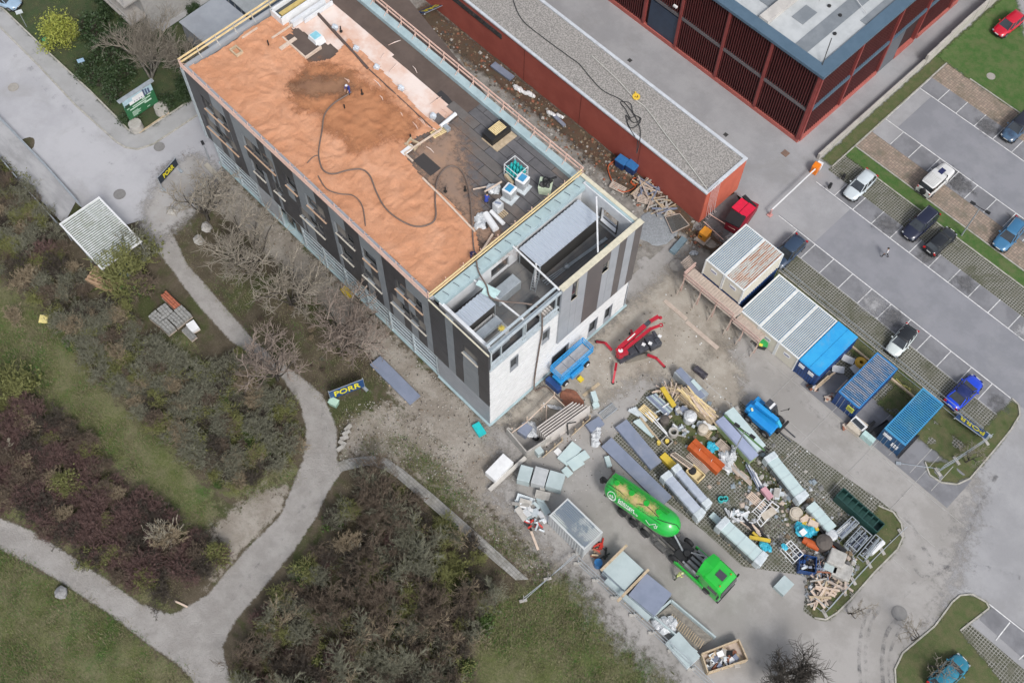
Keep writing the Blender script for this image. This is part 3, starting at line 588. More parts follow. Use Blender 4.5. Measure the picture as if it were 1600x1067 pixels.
# --- sunken terrace
M_tfl=mat('terrace_membrane',(.12,.125,.13),(.17,.165,.16),.55,.8,dirt=.6,dirtc=(.24,.18,.14),fine=.12)
mb=MB(); mb.b2(-38.0,-31.25,29.05,47.2,11.0,11.2); add('terrace_floor',mb,M_bit)
for k in range(6):
    for j in range(3):
        q=MB(); y=29.2+j*6+ (k%2)*1.4; q.b2(-37.6+k*1.05,-36.59+k*1.05,y,min(y+5.97,47.1),11.2,11.214+.003*((k+j)%2)); add('roofing_sheet',q,M_tfl)
mb=MB(); mb.b2(-38.0,-37.7,29.3,35.3,11.2,14.5); mb.b2(-38.0,-37.7,37.5,47.2,11.2,14.5); mb.b2(-38.0,-37.7,35.3,37.5,13.1,14.5); mb.b2(-37.95,-37.72,35.3,37.5,11.2,11.45)
mb.b2(-37.7,-31.35,29.05,29.35,11.2,14.95)
mb.b2(-37.7,-35.15,46.9,47.3,11.2,15.25); mb.b2(-33.1,-31.35,46.9,47.3,11.2,15.25); mb.b2(-35.15,-33.1,46.9,47.3,11.2,11.85); mb.b2(-35.15,-33.1,46.9,47.3,13.95,15.25); add('terrace_wall',mb,M_inner)
mb=MB(); mb.b2(-37.9,-37.86,35.3,37.5,11.45,13.1); add('window',mb,M_glass)
mb=MB(); mb.b2(-35.2,-33.05,46.82,46.9,11.8,11.9); mb.b2(-35.2,-35.1,46.82,46.9,11.9,13.95); mb.b2(-33.15,-33.05,46.82,46.9,11.9,13.95); add('window_frame',mb,plain('dark_window_frame',(.1,.1,.1),.5))
mb=MB(); mb.b2(-37.5,-31.4,47.02,47.45,15.25,15.32); add('parapet_cover',mb,M_teal)
# steel of the open corner
for z,x in ((12.55,-31.1),(15.05,-31.25),(15.35,-30.95),(15.5,-31.55)):
    q=MB(); q.b2(x-.09,x+.09,28.9,37.25,z-.1,z+.1); add('steel_beam',q,M_steel)
q=MB(); q.b2(-31.4,-30.9,28.7,37.25,11.72,11.86); add('coping',q,M_steel)
for y in (28.95,30.2,32.9,33.15,35,36.9):
    q=MB(); q.b2(-31.2,-31.05,y-.05,y+.05,11.86,15.0); add('steel_post',q,M_steel)
for a,b in (((-37.8,37.7,14.9),(-31.1,37.2,15.6)),((-37.8,32.9,14.6),(-31.3,33.0,15.4)),((-35.75,46.65,15.3),(-31.5,42.4,15.45)),((-34.55,37.75,11.2),(-34.55,37.75,15.2))):
    q=MB(); q.beam(a,b,.14); add('steel_brace',q,plain('white_steel',(.75,.76,.77),.45))
# anchors along the terrace parapet
for k in range(14):
    q=MB(); y=30+k*1.25; q.tube([(-38.2,y,15.06),(-38.2,y,15.16),(-37.6,y+.12,15.17),(-37.6,y+.12,15.06)],.025,4); add('anchor_loop',q,plain('dark_wire',(.06,.07,.1),.5))
# --- roof coverings
RZ=14.5
def rp(l,z=14.6): return [P(x,y,z) for x,y in l]
q=MB(); q.b2(-55,-38.5,36.0,47.0,RZ+.004,RZ+.02); add('underlay',q,plain('black_underlay',(.035,.033,.035),.9))
q=MB(); q.add([(p[0],p[1],RZ+.028) for p in rp([(724,180),(700,150),(505,-20),(560,-30),(640,0),(764,153)])],[(0,1,2,3,4,5)]); add('brown_roofing_sheet',q,M_bitb)
blob('dust_film',rp([(690,199),(640,232),(652,262),(700,318),(745,372),(775,398),(790,385),(757,340),(735,300),(728,262),(722,232),(716,200)],14.6),14.62,mat('orange_brown_dust',(.3,.19,.13),(.24,.165,.125),.8,.9,dirt=0,fine=.1,fade=True),.25,2.2,kind='stuff',parent=B)
k=0
for r_ in range(11):
    y0=36.1+r_*1.0; xs=-55+ (r_*1.7)%4.2
    while xs<-38.6:
        x1=min(xs+4.6,-38.55); lim=-51.2 if y0>44.6 else (-53.2 if y0>38.4 else -51.5)
        a=max(xs,lim)
        if x1-a>.4:
            q=MB(); q.b2(a+.02,x1-.05,y0+.06,y0+1.0,RZ+.021,RZ+.045+.014*(k%3)); add('roofing_sheet',q,[M_bit,mat('grey_bitumen_light',(.125,.122,.13),(.1,.098,.105),1.3,.85,dirt=.4,dirtc=(.18,.16,.15),fine=.12),M_bit,mat('grey_bitumen_brown',(.13,.118,.112),(.11,.1,.096),1.3,.85,dirt=.4,dirtc=(.2,.14,.11),fine=.12)][(r_*7+k*3)%4]); k+=1
        xs+=4.6
M_membr=mat('dusty_white_membrane',(.62,.44,.36),(.7,.6,.55),.35,.8,lo=.35,hi=.6,dirt=.6,dirtc=(.55,.27,.15),bump=.5,bscale=1.4)
blob('roof_membrane_strip',rp([(488,-20),(512,0),(660,131),(713,177),(690,198),(655,200),(600,140),(520,70),(455,40)],14.55),14.56,M_membr,.3,.2,kind=None,bumpy=.07,parent=B,soft=False)
M_or=mat('orange_clay_granulate',(.56,.29,.175),(.5,.245,.14),.45,.97,lo=.36,hi=.64,dirt=.35,dirtc=(.6,.36,.25),fine=.16,bump=2.2,bscale=3.4,spec=.1)
def orel(X,Y):
    wx=X+1.2*vnoise(X,Y,2.2,5); wy=Y+1.2*vnoise(X,Y,2.5,6); h=.14*vnoise(X,Y,2.6,21)+.16*(.5-np.abs(vnoise(wx*.55,wy,.8,22))*2)*1.0+.09*(.5-2*np.abs(vnoise(wx,wy*.6,.42,23)))
    cx,cy=-62.5,39.0; h+= -.12*np.exp(-(((X-cx)/5)**2+((Y-cy)/3)**2)); return h+.12
OPOLY=rp([(294,108),(330,88),(395,44),(432,22),(450,38),(462,58),(480,98),(520,92),(545,62),(600,115),(660,180),(688,200),(650,212),(628,240),(660,280),(705,318),(742,362),(748,395),(735,408),(676,460)],14.75)
ora=blob('granulate_cover',OPOLY,14.62,M_or,.14,.5,kind='stuff',parent=B,relief=orel,soft=False)
# the damp darker fan being sprayed
M_or2=mat('damp_clay_granulate',(.42,.195,.1),(.36,.16,.08),.6,.95,lo=.36,hi=.64,dirt=.3,dirtc=(.33,.15,.08),fine=.15,bump=1.2,bscale=3,fade=True,spec=.15)
blob('damp_granulate',rp([(455,125),(490,95),(545,110),(600,150),(650,190),(640,215),(600,215),(575,232),(555,238),(540,215),(510,205),(500,180),(465,170)],14.8),14.66,M_or2,.14,1.3,kind='stuff',parent=B,relief=orel)
M_or3=mat('brown_wet_granulate',(.27,.15,.09),(.22,.12,.075),.6,.95,dirt=0,fine=.1,bump=1,bscale=3,fade=True,spec=.15)
blob('wet_granulate',rp([(452,135),(480,118),(540,120),(552,140),(530,150),(480,150)],14.8),14.69,M_or3,.2,1.4,kind='stuff',parent=B,relief=orel)
# pit in the granulate with dark sheet, small strips of laths at the orange border
q=MB(); q.b2(-70.3,-66.9,38.2,40.0,14.6,14.86); add('exposed_sheet',q,M_bitb)
q=MB(); q.b2(-69.6,-69.2,37.0,39.0,14.6,14.92); q.b2(-70.4,-66.8,38.05,38.2,14.6,14.95); q.b2(-66.95,-66.8,38.2,40.1,14.6,14.95); add('edging_lath',q,M_woodp)
for a,b in (((742,362),(700,318)),((748,400),(770,366)),((632,240),(690,202)),((632,240),(645,252)),((660,278),(700,318)),((425,60),(458,38)),((378,60),(402,44))):
    q=MB(); q.beam(P(*a,14.95),P(*b,14.95),.16,.14); add('edging_lath',q,M_woodp)
for k in range(26):   # ridges of spread granulate, their catch of light put into a pale colour
    x,y=random.uniform(520,690),random.uniform(60,235)
    if y>x-405 or y<x-560: continue
    q=MB(); p=P(x,y,14.78); an=random.choice((0,0,R(90)))+random.uniform(-.3,.3); L=random.uniform(.4,1.5)
    q.tube([p,p+Vector((math.cos(an)*L/2,math.sin(an)*L/2+.06,.03)),p+Vector((math.cos(an)*L,math.sin(an)*L,0))],[.02,.05,.02],5); add('granulate_ridge',q,M_membr)
# roof membrane joint line running beside the strip
q=MB(); q.beam(P(497,22,14.7),P(575,108,14.7),.22,.3); q.beam(P(577,110,14.7),P(676,202,14.7),.1,.3); add('expansion_joint',q,plain('joint_dark',(.1,.07,.06),.8))
for (x,y) in ((524,46),(557,79),(589,108),(627,141),(677,184)):
    q=MB(); c=P(x,y,14.6); q.box(c+Vector((0,0,.22)),(.5,.4,.42),.4); q.ball(c+Vector((.05,0,.5)),.25,7,4,(1.3,.9,.5),.2); add('joint_cap',q,plain('pale_blue_foil',(.6,.66,.72),.5))
for (x,y) in ((420,72),(533,50),(566,148),(539,172),(642,218),(760,355),(696,300),(727,298)):
    q=MB(); c=P(x,y,14.6); q.cyl(c,.16,.1,10); q.cyl(c,.07,.75,8); add('vent_pipe',q,plain('black_plastic',(.02,.02,.02),.5))
for (x,y,r_) in ((370,82,0),(645,227,.3)):
    q=MB(); c=P(x,y,14.7)
    for i in(-1,1): q.box(c+Vector((0,i*.35,.15)),(1.1,.14,.3),r_); q.box(c+Vector((i*.5,0,.16)),(.14,.8,.3),r_)
    add('timber_frame',q,M_wood)
# roof light at the far end
q=MB(); q.b2(-73.3,-71.7,39.1,39.3,14.5,15.7); q.b2(-73.3,-71.7,44.2,44.4,14.5,15.7); q.b2(-73.4,-73.2,39.1,44.4,14.5,15.7); q.b2(-71.8,-71.55,39.1,44.4,14.5,15.7)
rl=add('roof_light',q,M_white); q=MB(); q.b2(-73.2,-71.8,39.3,44.2,15.2,15.25); q.build('pane',M_glass,rl); q=MB(); q.b2(-72.7,-72.2,39.6,44.0,15.26,15.4); q.build('yellow_insulation',plain('yellow_insulation',(.55,.42,.15),.9),rl)
q=MB(); q.b2(-71.2,-70.8,39.8,44.0,14.6,15.3); q.b2(-70.6,-70.45,41,44.6,14.6,15.1); add('pale_upstand',q,M_inner)
# hatch box near it
q=MB(); q.loft([[(-68.6,39.8,14.6),(-67.2,39.8,14.6),(-67.2,41,14.6),(-68.6,41,14.6)],[(-68.5,39.9,15.3),(-67.4,39.9,15.3),(-67.4,40.9,15.3),(-68.5,40.9,15.3)]]); hb=add('vent_hood',q,M_white); q=MB(); q.b2(-68.4,-67.6,40,40.8,15.31,15.36); q.build('blue_cover',plain('pale_blue_cover',(.25,.55,.65),.5),hb)
# --- guard rails round the roof (each a thing)
def guard(label,a,b,out,m,mp,z=15.0,sp=2.1,boards=(.45,.95),w=.05):
    a,b=Vector(a),Vector(b); root=thing('guard_rail',label,'guard rail',(a.x,a.y,z),0,'timber guard rails round the roof'); n=max(2,round((b-a).length/sp))
    o=Vector(out)*.12
    for i in range(n+1):
        p=a+(b-a)*(i/n)-Vector(out)*.05; q=MB(); q.beam(p,p+Vector((0,0,1.1)),.06); q.beam(p-Vector(out)*.5+Vector((0,0,.0)),p+Vector((0,0,.5)),.04); q.build('post',mp,root)
    for h in boards:
        q=MB(); q.beam(a+o+Vector((0,0,h)),b+o+Vector((0,0,h)),w,.17); q.build('rail_board',m,root)
M_pink=mat('pinkish_timber',(.72,.5,.42),(.64,.42,.34),2,.75,dirt=.2)
M_yel=mat('yellow_timber',(.72,.58,.32),(.62,.48,.25),2,.7,dirt=.2)
guard('pinkish timber guard rail along the long striped side of the orange roof',(-74,28.65,15),(-38.6,28.65,15),(0,-1,0),M_pink,M_pink,boards=(.3,.62,.95))
guard('yellow timber guard rail along the far end of the orange roof',(-74.1,28.6,15),(-74.1,48.3,15),(-1,0,0),M_yel,plain('grey_post',(.5,.48,.44),.6),boards=(.45,.95),w=.09)
guard('pinkish timber guard rail on the teal parapet above the rubble alley',(-80,47.6,15),(-38.5,47.6,15),(0,1,0),M_pink,M_pink,boards=(.35,.9),w=.07)
guard('timber guard rail between the flat roof and the sunken terrace',(-38.6,28.7,15),(-38.6,47.5,15),(1,0,0),M_yel,M_pink,boards=(.4,.9),w=.07)
# --- corrugated metal houses on the terrace
M_cor=mat('pale_corrugated_metal',(.47,.52,.59),(.45,.5,.57),.9,.45,.2,dirt=.1); M_uw=plain('dark_unit_wall',(.055,.052,.05),.6)
def unit(label,x0,x1,y0,y1,z0,z1,pitch=.42):
    t=thing('plant_housing',label,'metal housing',((x0+x1)/2,(y0+y1)/2,z0)); q=MB(); q.b2(x0+.05,x1-.05,y0+.05,y1-.05,z0,z1-.05); q.build('wall',M_uw,t)
    q=MB(); q.corr((x0-.05,y0-.05,z1),(0,y1-y0+.1,0),(x1-x0+.1,0,0),pitch,.1,(0,0,1)); q.b2(x0-.05,x1+.05,y0-.05,y1+.05,z1-.06,z1-.02); q.build('corrugated_roof',M_cor,t)
    q=MB()
    for x in(x0,x1):
        for y in (y0,y1): q.b2(x-.04,x+.04,y-.04,y+.04,z0,z1-.06)
    q.build('corner_frame',M_galv,t); return t
unit('long grey housing with corrugated roof filling the right half of the terrace',-37.3,-34.75,38.5,46.1,11.2,13.7)
unit('smaller housing with corrugated roof beside the mesh platform on the terrace',-36.35,-34.7,29.6,32.9,11.2,13.8)
t=thing('metal_cabinet','long plain grey metal cabinet between the two corrugated housings','cabinet',(-35.7,35.3,11.2)); q=MB(); q.b2(-36.3,-35.2,33.9,36.65,11.35,12.7); q.build('body',M_galv,t,bevel=.03); q=MB()
for x in(-36.2,-35.3):
    for y in(34,36.5): q.b2(x-.04,x+.04,y-.04,y+.04,11.2,11.35)
q.build('leg',M_galv,t)
def ladder(label,a,b,w=.42,n=11,m=None,group=None,name='ladder'):
    a,b=Vector(a),Vector(b); m=m or M_galv; t=thing(name,label,'ladder',a,0,group); d=(b-a).normalized(); s=d.cross(Vector((0,0,1))); s=(s.normalized() if s.length>.1 else Vector((0,1,0)))*w/2
    for i in(-1,1):
        q=MB(); q.beam(a+s*i,b+s*i,.07,.05); q.build('stile',m,t)
    for k in range(n):
        p=a+(b-a)*((k+.5)/n); q=MB(); q.beam(p-s,p+s,.045); q.build('rung',m,t)
    return t
ladder('aluminium ladder leaning on the long corrugated housing',(-34.35,37.3,11.2),(-34.7,38.2,14.1),.5,10)
# scaffold platform with mesh sides on the terrace
t=thing('mesh_platform','white mesh sided platform in the open corner of the terrace','platform',(-32.9,30.8,11.2))
q=MB()
for k in range(16): q.beam((-34.3,29.5+k*.17,11.6),(-34.3,29.5+k*.17,13.4),.025)
for k in range(9): q.beam((-34.3,29.5,11.6+k*.22),(-34.3,32.2,11.6+k*.22),.025)
for k in range(16): q.beam((-34.3+k*.13,32.3,11.6),(-34.3+k*.13,32.3,13.4),.025)
for k in range(9): q.beam((-34.3,32.3,11.6+k*.22),(-32.3,32.3,11.6+k*.22),.025)
q.build('mesh_panel',plain('white_wire',(.72,.72,.72),.5),t)
for k in range(5):
    q=MB(); q.beam((-34.1+k*.5,29.5,12.2-.12*k),(-34.1+k*.5,32.2,12.2-.12*k),.12,.05); q.build('tread',M_galv,t)
q=MB(); q.b2(-34.0,-33.2,29.5,32.4,13.3,13.36); q.build('deck',M_galv,t)
q=MB()
for k in range(10):
    a=k*R(36); q.tube([(-32.7,31.8,13.5),(-32.7+.35*math.cos(a),31.8+.35*math.sin(a),13.45)],[.09,.03],4)
single(q,'coiled_strap',plain('yellow_strap',(.75,.6,.12),.6),'yellow bundled strap hanging on the mesh platform','strap')
q=MB()
for k in range(16):
    a=k*R(22.5); q.ring((-32.55+.28*math.cos(a*2),45.1+.28*math.sin(a*3),11.3+.03*k),.16,.1,.05,8)
single(q,'hose_coil',plain('teal_hose',(.03,.28,.3),.5),'teal coiled hose in the far corner of the terrace','hose')
q=MB(); a=P(745,447,14.8); q.box(a+Vector((.9,.5,.2)),(2.2,.55,.09),R(15)); q.box(a+Vector((1.4,.2,.3)),(1.3,.7,.08),R(20)); single(q,'insulation_board',plain('mint_board',(.5,.68,.68),.7),'mint insulation board lying on the brace over the terrace','board')
t=thing('pallet_of_tools','dark tool box with white parts by the steel beams at the terrace edge','tool box',(-32.6,36.2,11.2)); q=MB(); q.b2(-33.4,-32,35.6,36.9,11.2,12.1); q.build('box',plain('dark_box',(.05,.045,.045),.6),t,bevel=.04)
q=MB()
for k in range(5):
    for j in range(3): q.box((-32.0+.28*j,35.6+k*.3,12.25),(.22,.2,.2))
q.build('white_block',plain('offwhite_block',(.6,.56,.52),.8),t)
q=MB()
for k in range(3): q.tube([(-34.4+.25*k,38.6,11.35),(-34.0+.1*k,42,11.35),(-33.7+.12*k,46.2,11.3)],.06,6)
q.ball((-33.9,41.2,11.6),.3,8,5,(1,1,.8),.15); single(q,'pipe_run',M_galv,'grey pipes along the foot of the long corrugated housing','pipe')
# ================================================================= LOW RED BUILDING with gravel roof
M_red=mat('brick_red_render',(.36,.085,.06),(.31,.07,.05),.5,.85,dirt=.35,dirtc=(.42,.13,.1),fine=.06); M_redlit=mat('lit_red_render',(.5,.12,.07),(.44,.1,.06),.6,.85,dirt=.25)  # second red is the same render, light on the end wall put into its colour
M_gravel=mat('roof_gravel',(.36,.34,.32),(.2,.19,.18),6,.95,lo=.42,hi=.58,dirt=.3,dirtc=(.14,.135,.125),fine=.35,bump=1,bscale=12)
L=thing('low_red_building','low long brick red building with gravel roof and white rim','building',(-60,63.6,0))
q=MB(); q.b2(-90,-32.5,60.5,66.75,0,5.3); q.build('wall',M_red,L)
q=MB(); q.b2(-32.5,-32.42,60.52,66.73,.05,5.3); q.build('end_wall',M_redlit,L)
q=MB()
for a in ((-90,-32.4,60.4,60.72),(-90,-32.4,66.5,66.85)): q.b2(*a,5.3,5.5)
q.b2(-32.75,-32.4,60.72,66.5,5.3,5.5); q.build('roof_rim',plain('white_rim',(.55,.58,.62),.5),L)
blob('roof_gravel',[(-90,60.74),(-32.77,60.74),(-32.77,66.48),(-90,66.48)],5.36,M_gravel,.3,.1,kind='stuff',bumpy=.06,parent=L,soft=False)
q=MB(); q.b2(-84,-62.5,60.42,60.5,3.9,4.6); q.build('window',M_glass,L)
for z_ in (58.9,50.2,41.5):
    q=MB(); q.b2(-z_-.02,-z_+.02,60.48,60.5,.1,5.3); q.build('wall_joint',plain('dark_joint',(.12,.03,.02),.9),L)
M_cab=plain('black_cable',(.03,.03,.03),.6)
def cable(pts,label,r=.045,m=None,cat='cable',wob=.0,name='cable'):
    pts=[Vector(p) for p in pts]; out=[]
    for i in range(len(pts)-1):
        p0=pts[max(i-1,0)];p1=pts[i];p2=pts[i+1];p3=pts[min(i+2,len(pts)-1)]
        for k in range(6):
            t=k/6; out.append(.5*((2*p1)+(p2-p0)*t+(2*p0-5*p1+4*p2-p3)*t*t+(3*p1-p0-3*p2+p3)*t**3)+Vector((random.uniform(-wob,wob),random.uniform(-wob,wob),0)))
    out.append(pts[-1]); q=MB(); q.tube(out,r,6); return single(q,name,m or M_cab,label,cat)
cable([P(x,y,5.5) for x,y in((905,100),(940,140),(975,160),(1000,200),(995,240))]+[P(996,222,5.5),P(996,225,2.5),P(990,265,.5)],'black cable crossing the gravel roof and hanging down the red wall')
cable([P(x,y,5.5) for x,y in((985,186),(978,172),(970,160),(985,162),(990,178),(1002,186),(990,192),(978,180),(985,200),(1000,192),(996,182),(980,190),(992,214))],'looped black cable heap on the gravel roof')
cable([P(x,y,5.5) for x,y in((925,88),(965,125),(992,155),(1010,170),(1040,210),(1075,255),(1106,297))],'long pale hose lying straight along the gravel roof',.055,plain('pale_hose',(.55,.54,.5),.6),'hose')
cable([P(x,y,5.5) for x,y in((800,-5),(815,30),(850,60),(905,100))],'black cable at the upper end of the gravel roof')
q=MB(); c=P(994,152,5.5); q.ring(c,.42,.2,.12,14); q.tube([c,c+Vector((-.5,.4,.05))],.1,6); single(q,'cable_reel',plain('yellow_plastic',(.75,.5,.05),.5),'yellow cable reel on the gravel roof','cable reel')
q=MB(); a=P(1107,300,5.6); q.tube([a,a+Vector((.4,.8,1.4))],.03,5); q.tube([a+Vector((-.3,2,0)),a+Vector((.1,1.7,1.3))],.02,5); single(q,'antenna',M_galv,'thin mast at the near corner of the gravel roof','mast')
t=thing('cable_bundle','white cables hanging down the end wall of the low red building','cable',(-32.3,61.8,0))
for k in range(7):
    q=MB(); y=61+.22*k; q.tube([(-32.6,y,5.55),(-32.3,y+.05,5.4),(-32.25,y+.1,2.8),(-32.2+.1*(k%3),y+.3,.4+.2*(k%2)),(-32,y+.5,.2)],.025,5); q.build('cable',plain('white_cable',(.62,.55,.55),.5),t)
# ================================================================= BIG RED BUILDING with lamellas
M_lam=mat('dark_red_lamella',(.095,.022,.022),(.075,.018,.018),1,.5,dirt=0); M_lamf=mat('red_frame',(.24,.05,.045),(.2,.042,.038),1,.6,dirt=.1); M_lamo=mat('salmon_plinth',(.42,.12,.1),(.36,.1,.08),1,.7,dirt=.2)
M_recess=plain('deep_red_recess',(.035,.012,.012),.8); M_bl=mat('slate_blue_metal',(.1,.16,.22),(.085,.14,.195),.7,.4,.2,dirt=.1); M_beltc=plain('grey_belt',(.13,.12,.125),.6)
G=thing('lamella_building','tall dark red building clad in vertical lamellas with slate blue roof edge','building',(-50,90,0))
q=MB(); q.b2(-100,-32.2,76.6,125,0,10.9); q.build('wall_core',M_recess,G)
q=MB(); q.b2(-100,-31.9,76.2,76.6,.0,.55); q.b2(-32.2,-31.8,76.6,84,.0,.6); q.b2(-32.2,-31.8,84.1,90.3,.0,.6); q.b2(-32.2,-31.8,93.6,97.3,0,.6); q.b2(-32.2,-31.8,98,106,0,.6); q.b2(-32.2,-31.8,106.8,118,0,.6); q.build('plinth',M_lamo,G)
cols=[-32.1,-38.3,-44.1,-50.2,-55.2,-61.1,-67,-73,-79,-85]
for x in cols:
    q=MB(); q.b2(x-.16,x+.16,76.15,76.55,.55,10.85); q.build('frame_column',M_lamf,G)
cy=[76.4,83.3,90.3,97.2,104.2,111]
for y in cy:
    q=MB(); q.b2(-32.2,-31.75,y-.15,y+.15,.6,10.85); q.build('frame_column',M_lamf,G)
q=MB(); q.b2(-100,-32,76.25,76.62,5.0,5.4); q.build('belt',M_beltc,G); q=MB(); q.b2(-32.25,-31.8,76.7,118,5.1,5.55); q.build('belt',M_bl,G)
lam=MB(); lam.b2(-.05,.05,-.13,.13,0,4.4); lamme=lam.mesh('lamella',M_lam); nl=0; rest=MB()
for i in range(len(cols)-1):
    a,b=cols[i+1]+.16,cols[i]-.16; n=int((b-a)/.3)
    for (z0,zz) in ((.6,0),(5.42,1)):
        if i==3 and zz==0: continue
        for k in range(n):
            x=a+(k+.5)*(b-a)/n; h=4.38 if zz==0 else 5.4
            if nl<285: share('lamella',lamme,G,(x+50,76.42-90,z0),(0,0,0),(1,1,h/4.4)); nl+=1
            else: rest.b2(x-.05,x+.05,76.29,76.55,z0,z0+h)
for i in range(len(cy)-1):
    a,b=cy[i]+.15,cy[i+1]-.15; n=int((b-a)/.34)
    for z0,h in ((.62,4.45),(5.57,5.25)):
        if i==2 and z0<1: continue
        for k in range(n): y=a+(k+.5)*(b-a)/n; rest.b2(-32.2,-31.96,y-.06,y+.06,z0,z0+h)
rest.build('lamella_rows',M_lam,G,kind='stuff')
q=MB(); q.b2(-54.6,-50.4,76.35,76.6,.05,4.7); dd=q.build('gate',mat('navy_gate',(.03,.05,.085),(.025,.04,.07),1,.4),G)
q=MB(); q.b2(-31.95,-31.85,90.5,93.5,.05,4.9); q.build('door',plain('grey_door',(.12,.13,.15),.5),G)
for x in (-56.2,-51.0):
    q=MB(); q.b2(x-.25,x+.25,75.9,76.15,6.4 if x>-52 else 4.9,6.6 if x>-52 else 5.1); q.build('lamp',plain('white_lamp',(.8,.8,.8),.4),G)
q=MB(); q.b2(-100,-31.6,76.0,77.4,10.86,11.2); q.b2(-33.0,-31.6,77.4,125,10.86,11.2); q.build('roof_edge',M_bl,G)
M_rfw=mat('pale_roof_sheet',(.45,.47,.48),(.38,.4,.41),.5,.7,dirt=.35,dirtc=(.27,.28,.28)); M_rfd=mat('grey_roof_strip',(.2,.22,.24),(.16,.18,.2),.8,.8,dirt=.3)
q=MB(); q.b2(-100,-33,77.4,125,10.86,10.92); q.build('roof_slab',M_rfw,G)
for a in ((-47,-40.2,77.4,78.9,0),(-100,-40.6,79.5,81.3,1),(-100,-41,82.6,84.2,1),(-36.6,-35.0,77.5,100,1),(-39.2,-37.7,80.2,82.6,1),(-33.9,-33,85,104,1)):
    q=MB(); q.b2(*a[:4],10.93,10.97); q.build('roof_strip',M_rfd if a[4] else M_rfw,G)
q=MB(); q.b2(-100,-41.5,84.3,100,10.93,11.0); q.build('dark_roof_pit',plain('navy_roof',(.03,.035,.05),.7),G)
q=MB(); q.b2(-41.4,-40.2,77.4,110,10.93,11.5); q.build('roof_kerb',mat('cream_kerb',(.5,.48,.45),(.42,.4,.38),.8,.8),G)
for x,y,s_ in ((-39.2,84.6,1.3),(-38.2,86.2,1.0),(-37.8,88.5,1.5),(-39,90.4,1.2)):
    q=MB(); q.b2(x-s_/2,x+s_/2,y-.5,y+.5,10.95,11.9); q.ball((x,y,11.9),.6,8,4,(1.2,.9,.5),.2); q.build('roof_box',mat('wrapped_roof_box',(.42,.4,.37),(.5,.5,.5),1.4,.8),G)
for x,y in ((-35.8,84),(-34.6,81.6),(-37.4,84.2),(-35.7,91),(-36.4,88)):
    q=MB(); q.cyl((x,y,10.96),.2,.12,10); q.build('roof_drain',plain('black_plastic',(.02,.02,.02),.5),G)
q=MB(); q.beam((-34,86,11.3),(-40.5,88.5,11.3),.06); q.build('roof_pipe',plain('white_pipe',(.6,.6,.6),.5),G)
q=MB(); q.tube([(-32.8,77.2,11.2),(-33.6,78.9,13.2)],.05,6); single(q,'roof_mast',M_cab,'thin black mast at the corner of the slate blue roof edge','mast')
# low concrete wall by the car park
t=thing('concrete_wall','long low pale concrete wall beside the big red building','wall',(-28.9,92,0))
for k in range(17):
    y=76.1+k*2.4; q=MB(); h=.9 if y<95 else 1.7; x=-28.95 if y<95 else -28.95+.08*math.sin(k)
    q.b2(x-.14,x+.14,y+.01,y+2.39,0,h); q.build('wall_panel',mat('pale_concrete',(.45,.43,.39),(.38,.36,.33),.9,.85,dirt=.4,dirtc=(.25,.25,.2)),t)
# ================================================================= small buildings top left
t=thing('flat_roof_annexe','small building with smooth flat grey roof behind the orange roof corner','annexe',P(350,60,0)); a,b_,c_=P(293,44,3),P(352,3,3),P(393,38,3); c0,Lh,Wd,an=rect(a,b_,c_)
q=MB(); q.box(c0+Vector((0,0,1.45)),(Lh,Wd+2.4,2.9),an); q.build('wall',plain('grey_render',(.28,.29,.31),.8),t); q=MB(); q.box(c0+Vector((0,0,3.0)),(Lh+.3,Wd+2.7,.14),an); q.build('roof',mat('smooth_grey_roof',(.3,.32,.35),(.25,.27,.3),.35,.7,dirt=.4,dirtc=(.2,.21,.23)),t)
t=thing('site_cabin','blue grey cabin with vertical panels beyond the flat roofed annexe','cabin',P(395,20,0)); c0=P(400,-14,2.9); c0.z=0
q=MB(); q.box(c0+Vector((0,0,1.4)),(5.2,5.5,2.8)); q.build('wall',mat('blue_grey_cabin',(.1,.14,.2),(.13,.17,.23),1,.6),t); q=MB(); q.box(c0+Vector((0,0,2.88)),(5.6,5.9,.16)); q.build('roof',plain('pale_cabin_roof',(.3,.32,.33),.7),t)
for k in range(4):
    q=MB(); q.box(c0+Vector((-1.9+k*1.25,-2.78,1.4)),(.1,.08,2.7)); q.build('panel_joint',M_lg,t)
t=thing('balcony_building','building with railed balconies at the top edge above the bare tree','building',P(250,-30,0)); c0=P(235,-42,3.2); c0.z=0
q=MB(); q.box(c0+Vector((0,0,3)),(9,8,6)); q.build('wall',plain('grey_white_wall',(.38,.37,.36),.8),t)
for z_ in (2.6,5.4):
    q=MB(); q.box(c0+Vector((0,-5,z_)),(9,2.2,.2)); q.build('balcony',plain('balcony_slab',(.35,.33,.31),.8),t)
    for k in range(8):
        q=MB(); q.beam(c0+Vector((-4.4+k*1.25,-6,z_)),c0+Vector((-4.4+k*1.25,-6,z_+1)),.06); q.build('railing_post',plain('grey_white_wall',(.38,.37,.36),.8),t)
    q=MB(); q.beam(c0+Vector((-4.5,-6,z_+1)),c0+Vector((4.5,-6,z_+1)),.09); q.build('railing',plain('grey_white_wall',(.38,.37,.36),.8),t)
